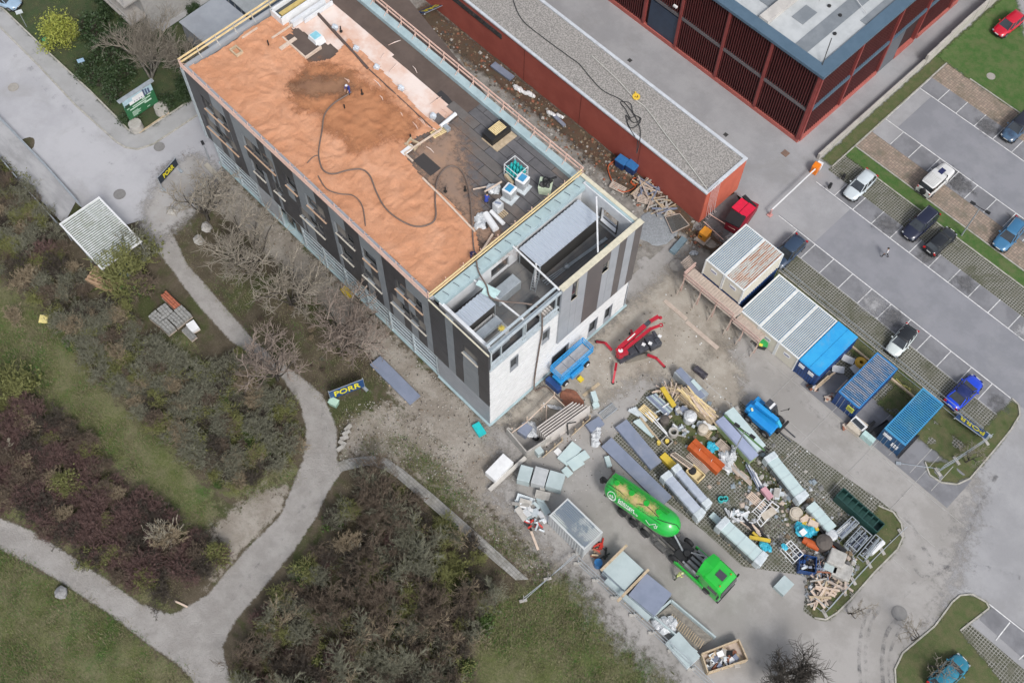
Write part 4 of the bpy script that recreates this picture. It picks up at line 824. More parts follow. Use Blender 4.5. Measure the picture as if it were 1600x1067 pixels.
# ================================================================= SITE CONTAINERS
M_cream=mat('cream_cabin_wall',(.6,.57,.49),(.55,.52,.44),.7,.6,dirt=.25,dirtc=(.4,.36,.28)); M_rim=mat('white_cabin_rim',(.72,.74,.74),(.6,.62,.62),1.5,.5,dirt=.3,dirtc=(.4,.42,.4))
M_bcor=mat('blue_grey_corrugated_roof',(.17,.26,.36),(.14,.22,.31),1.4,.5,dirt=.3,dirtc=(.27,.34,.41)); M_rust=mat('rusty_corrugated_roof',(.27,.1,.06),(.34,.36,.37),2.6,.7,lo=.44,hi=.56,dirt=.5,dirtc=(.42,.16,.06),stretch=(2.2,.28,1))
M_navy=mat('dark_blue_steel',(.015,.055,.19),(.012,.045,.155),.9,.45,dirt=.2,dirtc=(.05,.07,.13)); M_bblue=mat('bright_blue_roof',(.02,.29,.62),(.03,.34,.66),.9,.5,dirt=.55,dirtc=(.2,.3,.4)); M_bbr=mat('worn_blue_roof',(.08,.2,.38),(.26,.3,.38),1.3,.55,lo=.4,hi=.6,dirt=.3,dirtc=(.33,.28,.3),stretch=(.5,2.2,1)); M_cyan=mat('cyan_blue_roof',(.035,.23,.47),(.05,.25,.43),1.0,.5,dirt=.3,dirtc=(.2,.35,.45))
def cabin(label,x0,x1,y0,y1,z0,h,roof,wall=None,group=None,axis='y',rim=None,sticker=True,door=False,cat='container',ridge=.2,rx=.22,rd=.04):
    wall=wall or M_cream; rim=rim or M_rim; z1=z0+h; t=thing('site_container',label,cat,((x0+x1)/2,(y0+y1)/2,z0),0,group)
    q=MB(); q.b2(x0+.06,x1-.06,y0+.06,y1-.06,z0+.05,z1-.05); q.build('wall',wall,t)
    q=MB()
    for o,u,n in (((x0+.05,y0+.04,z0+.12),(x1-x0-.1,0,0),(0,-1,0)),((x0+.04,y0+.05,z0+.12),(0,y1-y0-.1,0),(-1,0,0)),((x1-.04,y0+.05,z0+.12),(0,y1-y0-.1,0),(1,0,0))):
        if n[1]<0 and (door or wall is M_cream): q.b2(x0+.06,x1-.06,y0+.03,y0+.05,z0+.12,z1-.12); continue
        q.corr(o,u,(0,0,h-.24),.3,.035,n)
    q.build('side_sheet',wall,t)
    q=MB()
    for x in(x0+.06,x1-.06):
        for y in(y0+.06,y1-.06): q.b2(x-.075,x+.075,y-.075,y+.075,z0,z1-.02)
    q.build('corner_post',rim if wall is M_cream else wall,t)
    q=MB(); 
    for a in ((x0,x1,y0,y0+.13),(x0,x1,y1-.13,y1),(x0,x0+.13,y0+.13,y1-.13),(x1-.13,x1,y0+.13,y1-.13)): q.b2(*a,z1-.13,z1+.0)
    q.build('roof_frame',rim,t)
    q=MB()
    if axis=='y': q.corr((x0+.13,y0+.13,z1-.06),(x1-x0-.26,0,0),(0,y1-y0-.26,0),ridge,.05,(0,0,1))
    else: q.corr((x0+.1,y0+.1,z1-.05),(0,y1-y0-.2,0),(x1-x0-.2,0,0),rx,rd,(0,0,1))
    q.build('corrugated_roof',roof,t)
    if door:
        for i in (0,1):
            a=x0+.16+i*(x1-x0-.32)/2; b=a+(x1-x0-.32)/2-.03; q=MB(); q.b2(a,b,y0-.01,y0+.04,z0+.15,z1-.15); d=q.build('door_leaf',wall,t)
            for k in (.3,.7):
                q=MB(); xx=a+(b-a)*k; q.tube([(xx,y0-.05,z0+.15),(xx,y0-.05,z1-.15)],.022,5); q.build('locking_bar',M_galv,d)
    if sticker:
        q=MB(); cx=(x0+x1)/2; q.b2(cx-.4,cx+.4,y0-.0,y0+.025,z0+1.45,z0+1.95); q.build('company_plate',plain('white_plate',(.75,.76,.78),.5),t); q=MB(); q.b2(cx-.3,cx+.3,y0-.012,y0-.002,z0+1.6,z0+1.72); q.build('plate_stripe',plain('navy_print',(.03,.05,.2),.5),t)
    return t
for k,(x0,lb,m) in enumerate(((-27.4,'upper cream cabin with blue grey roof, nearest the red skips',M_bcor),(-24.93,'upper cream cabin with rust streaked roof',M_rust))):
    cabin('navy container carrying the '+lb,x0+.02,x0+2.44,54.75,60.7,0,2.58,M_bcor,M_navy,sticker=False,rim=M_navy)
    cabin(lb,x0,x0+2.46,54.65,60.75,2.62,2.58,m,group='cream site cabins')
for k,(x0,lb) in enumerate(((-21.92,'cream cabin with blue grey roof, first of three, next to the gap'),(-19.43,'cream cabin with blue grey roof, middle one of three in a row'),(-16.94,'cream cabin with blue grey roof touching the bright blue container'))):
    cabin(lb,x0,x0+2.47,54.2,60.25,0,2.62,M_bcor,group='cream site cabins')
t=cabin('navy container with smooth bright blue tarpaulin roof beside the cream cabins',-14.42,-11.95,54.2,60.3,0,2.62,M_bblue,M_navy,rim=M_bblue,sticker=False)
q=MB(); q.b2(-14.35,-13.2,54.25,60.25,2.6,2.69); q.b2(-13.17,-12.0,54.25,60.25,2.6,2.685); q.build('roof_sheet',M_bblue,t)
for i,(x,) in enumerate(((-13.9,),(-12.75,))):
    q=MB(); q.b2(x-.32,x+.32,54.14,54.2,1.7,2.2); q.build('white_plate',plain('white_plate',(.75,.76,.78),.5),t)
t=cabin('blue shipping container with worn pale streaked roof',-9.66,-7.15,54.3,60.4,0,2.55,M_bbr,M_navy,axis='x',rim=plain('mid_blue_rim',(.03,.2,.48),.5),sticker=False,door=True)
q=MB(); q.b2(-8.2,-7.45,54.2,54.25,1.1,1.9); q.build('yellow_notice',plain('yellow_green_notice',(.6,.65,.08),.6),t)
for k in range(3):
    q=MB(); q.b2(-8.12,-7.53,54.18,54.195,1.25+k*.2,1.31+k*.2); q.build('notice_line',plain('black_print',(.03,.03,.03),.6),t)
t=cabin('cyan blue shipping container at the end of the row',-4.28,-1.83,54.4,60.5,0,2.6,M_cyan,mat('petrol_blue_steel',(.02,.09,.2),(.015,.07,.17),.9,.45,dirt=.2),axis='x',rim=M_cyan,sticker=False,door=True)
q=MB(); q.b2(-4.05,-3.15,54.3,54.36,1.7,2.15); q.build('white_plate',plain('white_plate',(.75,.76,.78),.5),t)
q=MB()
for i in range(3):
    for j in range(2): q.b2(-2.9+i*.26,-2.72+i*.26,54.3,54.36,1.0+j*.35,1.26+j*.35)
q.build('white_marking',plain('white_plate',(.75,.76,.78),.5),t)
q=MB(); q.b2(-5.5,-4.2,53.35,53.9,.0,.9); single(q,'bench_box',plain('pale_mint_lid',(.45,.62,.6),.6),'small box with pale mint lid in front of the cyan container','box')
# container with weathered white roof by the tanker and a flat panel stack behind
t=cabin('container with weathered white roof standing left of the green tanker',-20.1,-15.68,25.65,28.05,0,2.6,mat('weathered_white_roof',(.55,.58,.58),(.24,.29,.35),.55,.7,lo=.44,hi=.54,dirt=.3),mat('dull_white_wall',(.46,.48,.49),(.4,.42,.43),1,.6,dirt=.3),axis='x',sticker=False,rx=.17,rd=.025,rim=mat('dull_white_wall2',(.5,.52,.52),(.44,.46,.46),1,.6,dirt=.3))
# timber walkway in front of the stacked cabins
M_wk=mat('weathered_walkway_timber',(.48,.4,.34),(.4,.33,.28),2,.8,dirt=.4,dirtc=(.28,.23,.19)); M_wkp=mat('pinkish_brown_timber',(.52,.36,.31),(.45,.31,.27),2,.8,dirt=.3)
t=thing('timber_walkway','raised timber walkway with railings in front of the stacked cream cabins','walkway',(-24,53.7,0))
for k in range(int(10/.3)):
    x=-28.3+k*.3
    if x>-18.5: break
    z=2.55 if x<-21.8 else 2.0; q=MB(); q.b2(x,x+.275,52.9,54.55,z,z+.06+.012*(k%2)); q.build('plank',M_wk,t)
for x in (-28.2,-26,-24,-21.9,-20.3,-18.4):
    z=2.55 if x<-21.8 else 2.0
    q=MB(); q.beam((x,52.95,0.05),(x,52.95,z+1.05),.11); q.build('post',M_wkp,t)
    q=MB(); q.beam((x,52.3,.08),(x,52.95,z*.8),.08); q.build('brace',M_wk,t)
for a,b,z in ((-28.3,-21.9,2.55),(-21.8,-18.3,2.0)):
    for h in (.5,.98):
        q=MB(); q.b2(a,b,52.84,52.9,z+h,z+h+.16); q.build('rail_board',M_wkp,t)
q=MB(); q.b2(-28.4,-28.25,52.9,54.6,3.0,3.15); q.b2(-28.4,-28.25,52.9,54.6,3.5,3.65); q.build('end_rail',M_wkp,t)
for a,b in (((-28.6,50.9),(-25.6,50.9)),((-25.4,50.7),(-21.2,50.7))):
    q=MB(); q.b2(a[0],b[0],a[1]-.22,a[1]+.22,.03,.12); q.build('base_board',M_wk,t)
for k in range(9):
    q=MB(); q.b2(-29.9+k*.17,-29.75+k*.17,54.4,55.7,1.9-.2*k*.5,1.96-.2*k*.5); q.build('step',M_wk,t)
# ================================================================= CARS
M_tyre=plain('tyre_rubber',(.018,.018,.02),.85); M_rimm=plain('alloy_rim',(.35,.36,.38),.35,.7); M_cglass=mat('car_glass',(.018,.022,.026),(.035,.042,.05),.7,.05,spec=.9,dirt=0); M_blk=plain('black_trim',(.015,.015,.016),.5)
M_hl=plain('clear_headlight',(.3,.32,.34),.1); M_tl=plain('red_taillight',(.4,.01,.01),.25); M_plate=plain('number_plate',(.7,.7,.68),.5); M_rail=plain('roof_rail_metal',(.5,.52,.55),.3,.6)
wm=MB(); wm.tube([(0,-.11,0),(0,-.085,0),(0,.085,0),(0,.11,0)],[.29,.335,.335,.29],18); W_ME=wm.mesh('tyre',M_tyre,True)
wm=MB(); wm.tube([(0,-.115,0),(0,.115,0)],.2,12); R_ME=wm.mesh('rim',M_rimm)
def paint(name,c,c2=None): return mat(name,c,c2 or tuple(x*.9 for x in c),1.,.28,.1,dirt=.1,dirtc=tuple(x*.8+.06 for x in c),coat=.6)
def car(label,loc,rz,body,L=4.4,Wd=1.8,H=1.5,style='hatch',roof=None,group='cars parked in the car park',rails=False):
    t=thing('parked_car',label,'car',loc,rz,group); h=L/2; w=Wd/2; zb=H*.62; zc=.22
    box=style=='offroad'; sq=.98 if box else .93
    st=[(-h,.60 if not box else .9,zb-.12 if style!='hatch' else zb-.03),(-h+.12,.82 if not box else .96,zb-.02),(-h+.5,.95,zb+.02),(-h+1.2,1,zb+.02),(0,1,zb),(h-1.5,1,zb-.02),(h-1.05,.985,zb-.1),(h-.55,.93,zb-.2),(h-.2,.8 if not box else .9,zb-.3),(h,.55 if not box else .85,zb-.42)]
    if box: st=[(x,f,zb if x<h-1 else zb-.06) for x,f,_ in st]
    secs=[]
    for x,f,z in st:
        a=w*f; lo=zc+(.12 if abs(x)>h-.3 else 0)
        secs.append([(x,-a*.9,lo),(x,-a,lo+.22),(x,-a*.99,z-.18),(x,-a*.87,z-.02),(x,-a*.5,z+.03),(x,a*.5,z+.03),(x,a*.87,z-.02),(x,a*.99,z-.18),(x,a,lo+.22),(x,a*.9,lo)])
    q=MB(); q.loft(secs); bo=q.build('body',body,t,world=False,smooth=True)
    es=bo.modifiers.new('edge','EDGE_SPLIT'); es.split_angle=R(50)
    rs={'hatch':(-h+.22,-h+.55,h-1.75,h-1.05),'suv':(-h+.2,-h+.5,h-1.8,h-1.15),'estate':(-h+.2,-h+.65,h-1.85,h-1.15),'coupe':(-h+.45,-h+1.25,h-2.05,h-1.15),'offroad':(-h+.1,-h+.2,h-1.75,h-1.45),'mini':(-h+.25,-h+.5,h-1.55,h-1.0)}[style]
    rb,rt,ft,fb=rs; zr=H-.02; wt=w*(.72 if not box else .86); wb=w*.9
    q=MB(); q.loft([[(rb,-wb*.9,zb-.03),(rt,-wt*.92,zr-.03),(rt,wt*.92,zr-.03),(rb,wb*.9,zb-.03)],[(rb+.5,-wb,zb-.02),(rt+.25,-wt,zr),(rt+.25,wt,zr),(rb+.5,wb,zb-.02)],[(fb-.55,-wb,zb-.02),(ft-.2,-wt,zr),(ft-.2,wt,zr),(fb-.55,wb,zb-.02)],[(fb,-wb*.86,zb-.08),(ft,-wt*.9,zr-.04),(ft,wt*.9,zr-.04),(fb,wb*.86,zb-.08)]]); q.build('windows',M_cglass,t,world=False)
    q=MB(); e=.02; rw=wt*1.0
    q.loft([[(x,-rw*f,zr+.0),(x,-rw*f*.9,zr+dz),(x,0,zr+dz+.02),(x,rw*f*.9,zr+dz),(x,rw*f,zr+.0)] for x,f,dz in ((rt-.04,.86,.01),(rt+.3,1,.035),((rt+ft)/2,1.02,.05),(ft-.3,1,.035),(ft+.02,.88,.0))]); q.build('roof',roof or body,t,world=False,smooth=True)
    q=MB()
    for s in(-1,1):
        q.beam((ft,s*wt*.93,zr-.01),(fb,s*wb*.88,zb-.05),.07,.05); q.beam((rt,s*wt*.95,zr-.01),(rb+.05,s*wb*.92,zb-.01),.11,.06)
        for f in (.36,.7): x=rb+(fb-rb)*f; xt=rt+(ft-rt)*f; q.beam((x,s*wb*1.01,zb-.02),(xt,s*wt*1.01,zr-.0),.06,.03)
    q.build('pillar',body if not box else M_blk,t,world=False)
    for s in(-1,1):
        q=MB(); q.ball((fb-.42,s*(w+.06),zb+.08),.13,7,5,(.7,.9,.6)); q.build('mirror',body,t,world=False)
        q=MB(); q.box((h-.2,s*w*.64,zb-.36),(.18,.32,.08),-s*.45); q.build('headlight',M_hl,t,world=False)
        q=MB(); q.box((-h+.06,s*w*.72,zb-.12),(.14,.3,.18),s*.4); q.build('taillight',M_tl,t,world=False)
        for x in(-h+.82,h-.85):
            wh=share('wheel',W_ME,t,(x,s*(w-.1),.33)); share('rim',R_ME,wh,(0,0,0))
        if rails:
            q=MB(); q.beam((rt+.25,s*wt*.93,zr+.09),(ft-.25,s*wt*.93,zr+.09),.04); q.build('roof_rail',M_rail,t,world=False)
    q=MB(); q.box((h-.02,0,.5),(.05,.5,.12)); q.build('number_plate',M_plate,t,world=False); q=MB(); q.box((-h-.0,0,.68),(.05,.5,.12)); q.build('number_plate',M_plate,t,world=False)
    q=MB(); q.box((h-.03,0,.38),(.12,Wd*.62,.18)); q.box((-h+.04,0,.33),(.12,Wd*.7,.16)); q.build('bumper_trim',M_blk,t,world=False)
    q=MB(); q.box((0,0,.2),(L-.5,Wd-.16,.12)); q.build('underbody',M_blk,t,world=False)
    return t
def gl(px,py,z=.7): v=P(px,py,z); return (v.x,v.y,.06)
UP=R(90); DN=R(-90)
car('silver white hatchback nearest the orange barrier',gl(1344,289),DN+R(2),paint('silver_white',(.56,.62,.65)),4.35,1.8,1.48,'estate')
car('dark navy estate car with silver roof rails next to the black hatchback',gl(1438,350),DN-R(1),paint('dark_navy',(.012,.016,.04)),4.65,1.86,1.66,'suv',rails=True)
car('small black hatchback showing its red tail lights',gl(1470,376),UP-R(2),paint('black_paint',(.012,.014,.018)),4.1,1.74,1.45,'hatch')
t=car('white boxy off-road car with spare wheel on the brown pavers',gl(1462,281,.9),UP-R(1),paint('white_paint',(.68,.68,.67)),4.5,1.9,1.95,'offroad')
q=MB(); q.tube([(-2.42,0,.95),(-2.2,0,.95)],.37,16); q.build('spare_wheel',M_tyre,t,world=False); q=MB(); q.box((.45,0,1.99),(.8,.55,.03)); q.build('sunroof',plain('dark_blue_glass',(.02,.025,.09),.15),t,world=False)
q=MB()
for k in range(7): q.box((-1.2,-.6+k*.2,2.03),(1.5,.05,.04))
q.box((-.45,0,2.0),(.05,1.4,.04)); q.build('roof_rib',plain('white_rib',(.6,.6,.58),.4),t,world=False)
car('blue estate car at the right edge beyond the lamp post',gl(1578,366),DN+R(3),paint('mid_blue',(.045,.17,.32)),4.6,1.82,1.5,'estate',rails=True)
car('dark slate blue car at the right edge of the upper lane',gl(1590,198),DN+R(1),paint('slate_blue',(.06,.12,.2),(.03,.05,.09)),4.6,1.84,1.55,'suv',roof=paint('near_black',(.015,.018,.03)))
car('bright red hatchback by the bright lawn',gl(1576,38),DN-R(4),paint('bright_red',(.55,.008,.03)),4.3,1.8,1.48,'hatch')
car('dark grey blue car half hidden behind the cream cabins',gl(1232,393),DN+R(2),paint('grey_blue',(.03,.055,.1)),4.5,1.82,1.5,'estate')
t=car('small white car with black roof behind the navy containers',gl(1409,532),DN+R(4),paint('mint_white',(.62,.68,.67)),3.85,1.74,1.45,'mini',roof=paint('black_roof',(.015,.017,.02)))
t=car('vivid blue coupe with its nose towards the lane',gl(1507,612),UP-R(3),paint('vivid_blue',(.005,.055,.62)),4.5,1.86,1.42,'coupe',roof=mat('dark_sunroof',(.01,.02,.09),(.02,.03,.12),2,.15,dirt=0))
car('cyan blue car on the dark island at the bottom edge',gl(1483,1052),UP-R(6),paint('cyan_blue',(.02,.2,.3)),4.2,1.78,1.48,'hatch',group='cars parked in the car park')
car('white and blue vehicle at the upper left corner of the lawn',gl(4,-2),R(20),paint('white_blue',(.3,.42,.55)),4.6,1.85,1.6,'suv')
# ================================================================= GREEN SILO TRUCK
M_green=mat('bright_green_paint',(.012,.42,.035),(.015,.36,.035),.6,.35,dirt=.15,dirtc=(.1,.35,.08),coat=.3); M_green2=mat('silo_green',(.012,.44,.04),(.02,.36,.06),.8,.32,lo=.3,hi=.7,dirt=.0,coat=.4); M_chas=mat('dusty_chassis',(.06,.06,.062),(.09,.088,.085),3,.7,dirt=.4,dirtc=(.16,.15,.13)); M_wht=plain('white_lettering',(.8,.85,.8),.5)
t=thing('silo_truck','bright green silo tanker truck with its tank tipped up at the front','silo truck',(-12,32.3,.03),R(1.2)); TT=t
def bl(fn,name,m,par=None,**k): q=MB(); fn(q); return q.build(name,m,par or t,world=False,**k)
bl(lambda q:[q.box((0,s*.42,.95),(13.2,.14,.3)) for s in(-1,1)],'frame_rail',M_chas)
for x in (-6.2,-4.6,-3.2,-1.8,-.2,1.4,3.2,4.4): bl(lambda q:q.box((x,0,.98),(.28,2.1 if x<1 else .9,.16)),'cross_member',M_chas)
bl(lambda q:[q.tube([(0,-.15,0),(0,-.12,0),(0,.12,0),(0,.15,0)],[.43,.5,.5,.43],20)],'tmp',M_tyre); tw=[o for o in t.children if o.name.startswith('tmp')][0]; TWM=tw.data; bpy.data.objects.remove(tw)
q=MB(); q.tube([(0,-.16,0),(0,.16,0)],.29,14); TRM=q.mesh('truck_rim',plain('truck_rim',(.12,.12,.125),.5,.4))
for x in (-4.0,-2.6,-1.2,2.2,6.15):
    for s in (-1,1):
        wh=share('wheel',TWM,t,(x,s*1.08,.52)); share('rim',TRM,wh,(0,0,0))
for x in (-3.3,-1.9): 
    for s in(-1,1): bl(lambda q:q.box((x,s*1.08,.95),(.5,.42,.05)),'mudguard',M_chas)
bl(lambda q:q.box((.6,-1.0,.75),(1.2,.5,.5)),'fuel_tank',M_chas,bevel=.06); bl(lambda q:q.box((.6,1.0,.75),(1.2,.5,.5)),'tool_box',M_chas,bevel=.06)
bl(lambda q:(q.box((1.4,.1,1.25),(1.0,.9,.35)),q.box((2.5,0,1.25),(1.1,1.7,.14)),q.cyl((2.8,0,1.3),.3,.35,12)),'pump_unit',M_blk)
bl(lambda q:[q.box((4.0,-.9+k*.45,1.45),(1.4,.25,.5)) for k in range(5)],'engine_block',plain('grey_machinery',(.22,.22,.23),.5,.3))
bl(lambda q:(q.tube([(3.0,-.8,1.5),(4.9,-.9,1.7)],.09,6),q.tube([(3.0,.3,1.6),(4.2,.9,1.8),(4.9,.8,1.9)],.07,6),q.box((4.6,.55,1.7),(.8,.6,.5))),'hose_set',plain('pale_machinery',(.4,.4,.42),.5,.2))
bl(lambda q:q.box((4.1,-1.2,.95),(3.4,.16,.62)),'side_skirt',M_green,bevel=.05); bl(lambda q:q.box((4.1,1.2,.95),(2.4,.16,.62)),'side_skirt',M_green,bevel=.05)
# cab
def cabf(q):
    se=[]
    for x,w_,z0,z1 in ((5.0,1.08,1.0,3.28),(5.5,1.2,.85,3.3),(6.9,1.22,.6,3.15),(7.35,1.2,.5,2.9),(7.52,1.12,.5,1.9),(7.5,1.08,.5,.7)): se.append([(x,-w_,z0),(x,-w_,z1-.25),(x,-w_*.86,z1),(x,w_*.86,z1),(x,w_,z1-.25),(x,w_,z0)])
    q.loft(se)
bl(cabf,'cab',M_green)
bl(lambda q:q.loft([[(4.62,-1.2,2.4),(4.62,-1.1,3.25),(4.45,0,3.5),(4.62,1.1,3.25),(4.62,1.2,2.4)],[(4.7,-1.2,2.4),(5.3,-1.12,3.36),(5.5,0,3.6),(5.3,1.12,3.36),(4.7,1.2,2.4)]]),'wind_deflector',M_green)
bl(lambda q:q.box((6.35,.05,3.27),(.85,.7,.08)),'roof_hatch',plain('dark_hatch',(.06,.055,.075),.3)); bl(lambda q:q.loft([[(7.3,-1.12,1.85),(7.3,-1.1,2.75),(7.3,1.1,2.75),(7.3,1.12,1.85)],[(7.58,-1.1,1.85),(7.42,-1.05,2.75),(7.42,1.05,2.75),(7.58,1.1,1.85)]]),'windscreen',M_cglass)
for s in(-1,1):
    bl(lambda q:q.box((6.6,s*1.225,2.25),(1.0,.03,.65)),'side_window',M_cglass); bl(lambda q:q.box((7.35,s*1.42,2.3),(.16,.2,.55)),'mirror',M_blk); bl(lambda q:q.box((6.9,s*.75,3.2),(.12,.12,.14)),'roof_lamp',plain('amber_lamp',(.5,.2,.02),.3)); bl(lambda q:q.box((7.52,s*.95,.8),(.08,.4,.25)),'headlight',M_hl)
bl(lambda q:q.box((7.5,0,.55),(.25,2.35,.4)),'bumper',M_blk)
# tank tipped: local axis from rear low to front high
TA=Vector((-6.35,-.15,2.15)); TB=Vector((.75,.15,3.9)); d=(TB-TA).normalized(); sd_=Vector((0,0,1)).cross(d).normalized(); up_=d.cross(sd_).normalized(); TL=(TB-TA).length
def tpt(s,a,r): return TA+d*s+(sd_*math.cos(a)+up_*math.sin(a))*r
def tankf(q):
    se=[]
    for s,r in ((-.3,.35),(-.1,.9),(.15,1.12),(.5,1.22),(2,1.25),(TL-1.5,1.25),(TL-.7,1.2),(TL-.2,1.02),(TL+.15,.72),(TL+.38,.35),(TL+.45,.08)): se.append([tpt(s,2*math.pi*k/28,r) for k in range(28)])
    q.loft(se)
tk=bl(tankf,'tank',M_green2,smooth=True)
def onbar(s,a,r): return tpt(s,a,r)-Vector(tk.location)
def tb(fn,name,m): q=MB(); fn(q); o=q.build(name,m,None,world=False); LOC.pop(o.name,None); o.parent=tk; o.location=Vector(o.location)-Vector(tk.location); return o
tb(lambda q:[q.beam(tpt(.1,R(a),1.36),tpt(TL-.9,R(a),1.36),.05) for a in (62,78)],'walkway_rail',M_green)
tb(lambda q:q.loft([[tpt(s,R(60),1.26),tpt(s,R(60),1.32),tpt(s,R(80),1.32),tpt(s,R(80),1.26)] for s in (.1,TL-.9)]),'walkway',mat('green_tread',(.02,.3,.04),(.03,.25,.04),3,.7))
for s in (.9,2.6,4.3,5.7): tb(lambda q:q.tube([tpt(s,R(92),1.2),tpt(s,R(92),1.36)],.27,14),'tank_hatch',M_green)
tb(lambda q:q.tube([tpt(.3,R(116),1.27),tpt(1.6,R(114),1.28),tpt(2.6,R(120),1.28),tpt(3.4,R(126),1.3),tpt(3.7,R(112),1.3),tpt(4.4,R(100),1.3),tpt(5.3,R(104),1.3),tpt(6.0,R(110),1.28)],.03,5),'tank_hose',M_cab)
for a0 in (128,): tb(lambda q:q.tube([tpt(s,R(a0),1.26) for s in (.2,2,4,6,TL-.9)],.02,4),'tank_seam',M_blk)
tb(lambda q:q.tube([tpt(s,R(a),r) for s,a,r in ((TL-1.4,118,1.27),(TL-.8,112,1.24),(TL-.2,100,1.05),(TL+.15,80,.75),(TL+.45,60,.3))],.035,5),'nose_pipe',M_blk)
M_dust=mat('orange_dust_deposit',(.55,.4,.2),(.4,.42,.12),1.5,.9,dirt=0,fade=True)
for s,a in ((1.7,108),(3.3,104),(4.9,102)):
    me_=blob('dust_patch',[(math.cos(k*.524)*.85,math.sin(k*.524)*.42) for k in range(12)],0,M_dust,.06,.55,kind=None)
    c=tpt(s,R(a),1.275); z_=(tpt(s,R(a),2)-tpt(s,R(a),1)).normalized(); y_=z_.cross(d).normalized(); M=Matrix(((d.x,y_.x,z_.x,c.x),(d.y,y_.y,z_.y,c.y),(d.z,y_.z,z_.z,c.z),(0,0,0,1))); me_.parent=tk; me_.matrix_local=Matrix.Translation(-Vector(tk.location))@M
bl(lambda q:q.tube([(.9,.0,3.2),(2.3,.0,1.35)],.09,8),'tipping_ram',M_galv)
bl(lambda q:(q.tube([TA+Vector((-.35,0,-.2)),TA+Vector((-.9,0,-.6))],.22,10),q.ball(TA+Vector((-.95,0,-.7)),.34,8,6,(1,1,1),.2)),'outlet',M_blk)
# emblem and lettering on the side facing the camera (-y side), following the tank
def curve_text(body,size,s0,a0,step,bold=.012):
    s=s0
    for chx in body:
        if chx!=' ':
            c=tpt(s,R(a0),1.275); z_=(tpt(s,R(a0),2)-tpt(s,R(a0),1)).normalized(); M=frame((0,0,0),d,z_); M.translation=c-Vector(tk.location); text(chx,size,M_wht,tk,M,'lettering',.006,bold)
        s+=step
SA=150
curve_text('Schüttgut',.4,1.9,SA-2,.21); curve_text('Bautransport Silo',.27,1.9,SA+10,.135)
q=MB(); 
for k in range(24):
    a1,a2=k*R(15),(k+1)*R(15)
    for rr in (.44,): 
        p1=(1.05+rr*math.cos(a1),rr*math.sin(a1)); p2=(1.05+rr*math.cos(a2),rr*math.sin(a2)); f=lambda p:tpt(p[0],R(SA+4)+p[1]/1.27,1.275)
        q.beam(f(p1),f(p2),.06 if k>7 else .12,.012,up=(tpt(1,R(SA),2)-tpt(1,R(SA),1)))
o=q.build('emblem_ring',M_wht,None,world=False); o.parent=tk; o.location=Vector(o.location)-Vector(tk.location)
curve_text('nk',.42,.92,SA+4,.26,.015)
q=MB(); pts=[(5.0,.14),(5.45,-.1),(6.0,.38),(6.25,.1),(6.05,-.08),(5.95,.1),(6.3,.32)]
for a_,b_ in zip(pts[:-1],pts[1:]): f=lambda p:tpt(p[0],R(SA+8)-p[1]/1.27,1.275); q.beam(f(a_),f(b_),.05,.012,up=(tpt(1,R(SA),2)-tpt(1,R(SA),1)))
o=q.build('emblem_line',M_wht,None,world=False); o.parent=tk; o.location=Vector(o.location)-Vector(tk.location)
# hose from the silo truck up to the roof
cable([(-18.9,32.1,1.6),(-19.4,33.8,.25)]+[P(x,y,.15) for x,y in((957,735),(951,712),(938,690),(925,672),(910,652),(890,635),(868,617),(852,604))]+[(-30.4,34.2,.5),(-30.8,34.4,2.2),(-30.85,34.8,8),(-30.85,35.0,11.9),(-31.5,34.8,15.2)]+[P(x,y,15.3) for x,y in((772,468),(760,446),(748,425),(744,405))]+[P(x,y,14.95) for x,y in((740,385),(738,355),(735,310),(728,280),(715,262),(698,262),(684,280),(680,310),(681,338),(672,350),(650,354),(625,344),(602,325),(588,300),(578,275),(565,265),(545,266),(520,272),(505,266),(499,250),(498,235),(503,205),(507,180),(520,163),(540,150),(549,144))],'long brown delivery hose running from the green tanker over the terrace onto the orange roof',.075,mat('brown_hose',(.16,.12,.1),(.12,.09,.075),2,.6),'hose')
cable([P(x,y,14.95) for x,y in((497,275),(510,295),(530,303),(552,306),(566,322),(571,353))],'short brown hose end lying in the orange granulate',.06,MATS['brown_hose'],'hose')
cable([P(x,y,14.93) for x,y in((480,255),(490,245),(499,243))],'short offcut of hose on the orange granulate',.05,MATS['brown_hose'],'hose')
# ================================================================= SCISSOR LIFT
M_lb=mat('lift_blue',(.02,.25,.6),(.03,.3,.62),1.2,.4,dirt=.15); M_lp=mat('lift_deck_grey',(.36,.36,.37),(.3,.3,.31),1,.7,dirt=.3)
t=thing('scissor_lift','blue scissor lift with empty grey platform parked against the white front','scissor lift',(-29.6,38.3,.05)); x0,x1,y0,y1=-30.35,-28.95,36.1,40.5
for i,(a,b) in enumerate(((y0+.05,37.5),(37.54,38.55),(38.6,40.4))):
    q=MB(); q.b2(x0+.08,x1-.08,a,b,2.2,2.25+.02*i); q.build('deck_plate',M_lp,t)
for h in (2.35,2.85,3.3):
    for a in (((x0,y0),(x0,y1)),((x1,y0),(x1,y1)),((x0,y0),(x1,y0)),((x0,y1),(x1,y1))):
        q=MB(); q.beam((*a[0],h),(*a[1],h),.07,.2 if h<2.4 else .07); q.build('guard_rail',M_lb,t)
for x in(x0,x1):
    for y in (y0,37.5,38.6,y1): q=MB(); q.beam((x,y,2.2),(x,y,3.33),.06); q.build('rail_post',M_lb,t)
q=MB()
for z in (.9,1.5):
    for x in(x0+.25,x1-.25): q.beam((x,y0+.3,z),(x,y1-.3,z+.6),.09); q.beam((x,y1-.3,z),(x,y0+.3,z+.6),.09)
q.build('scissor_arm',M_lb,t)
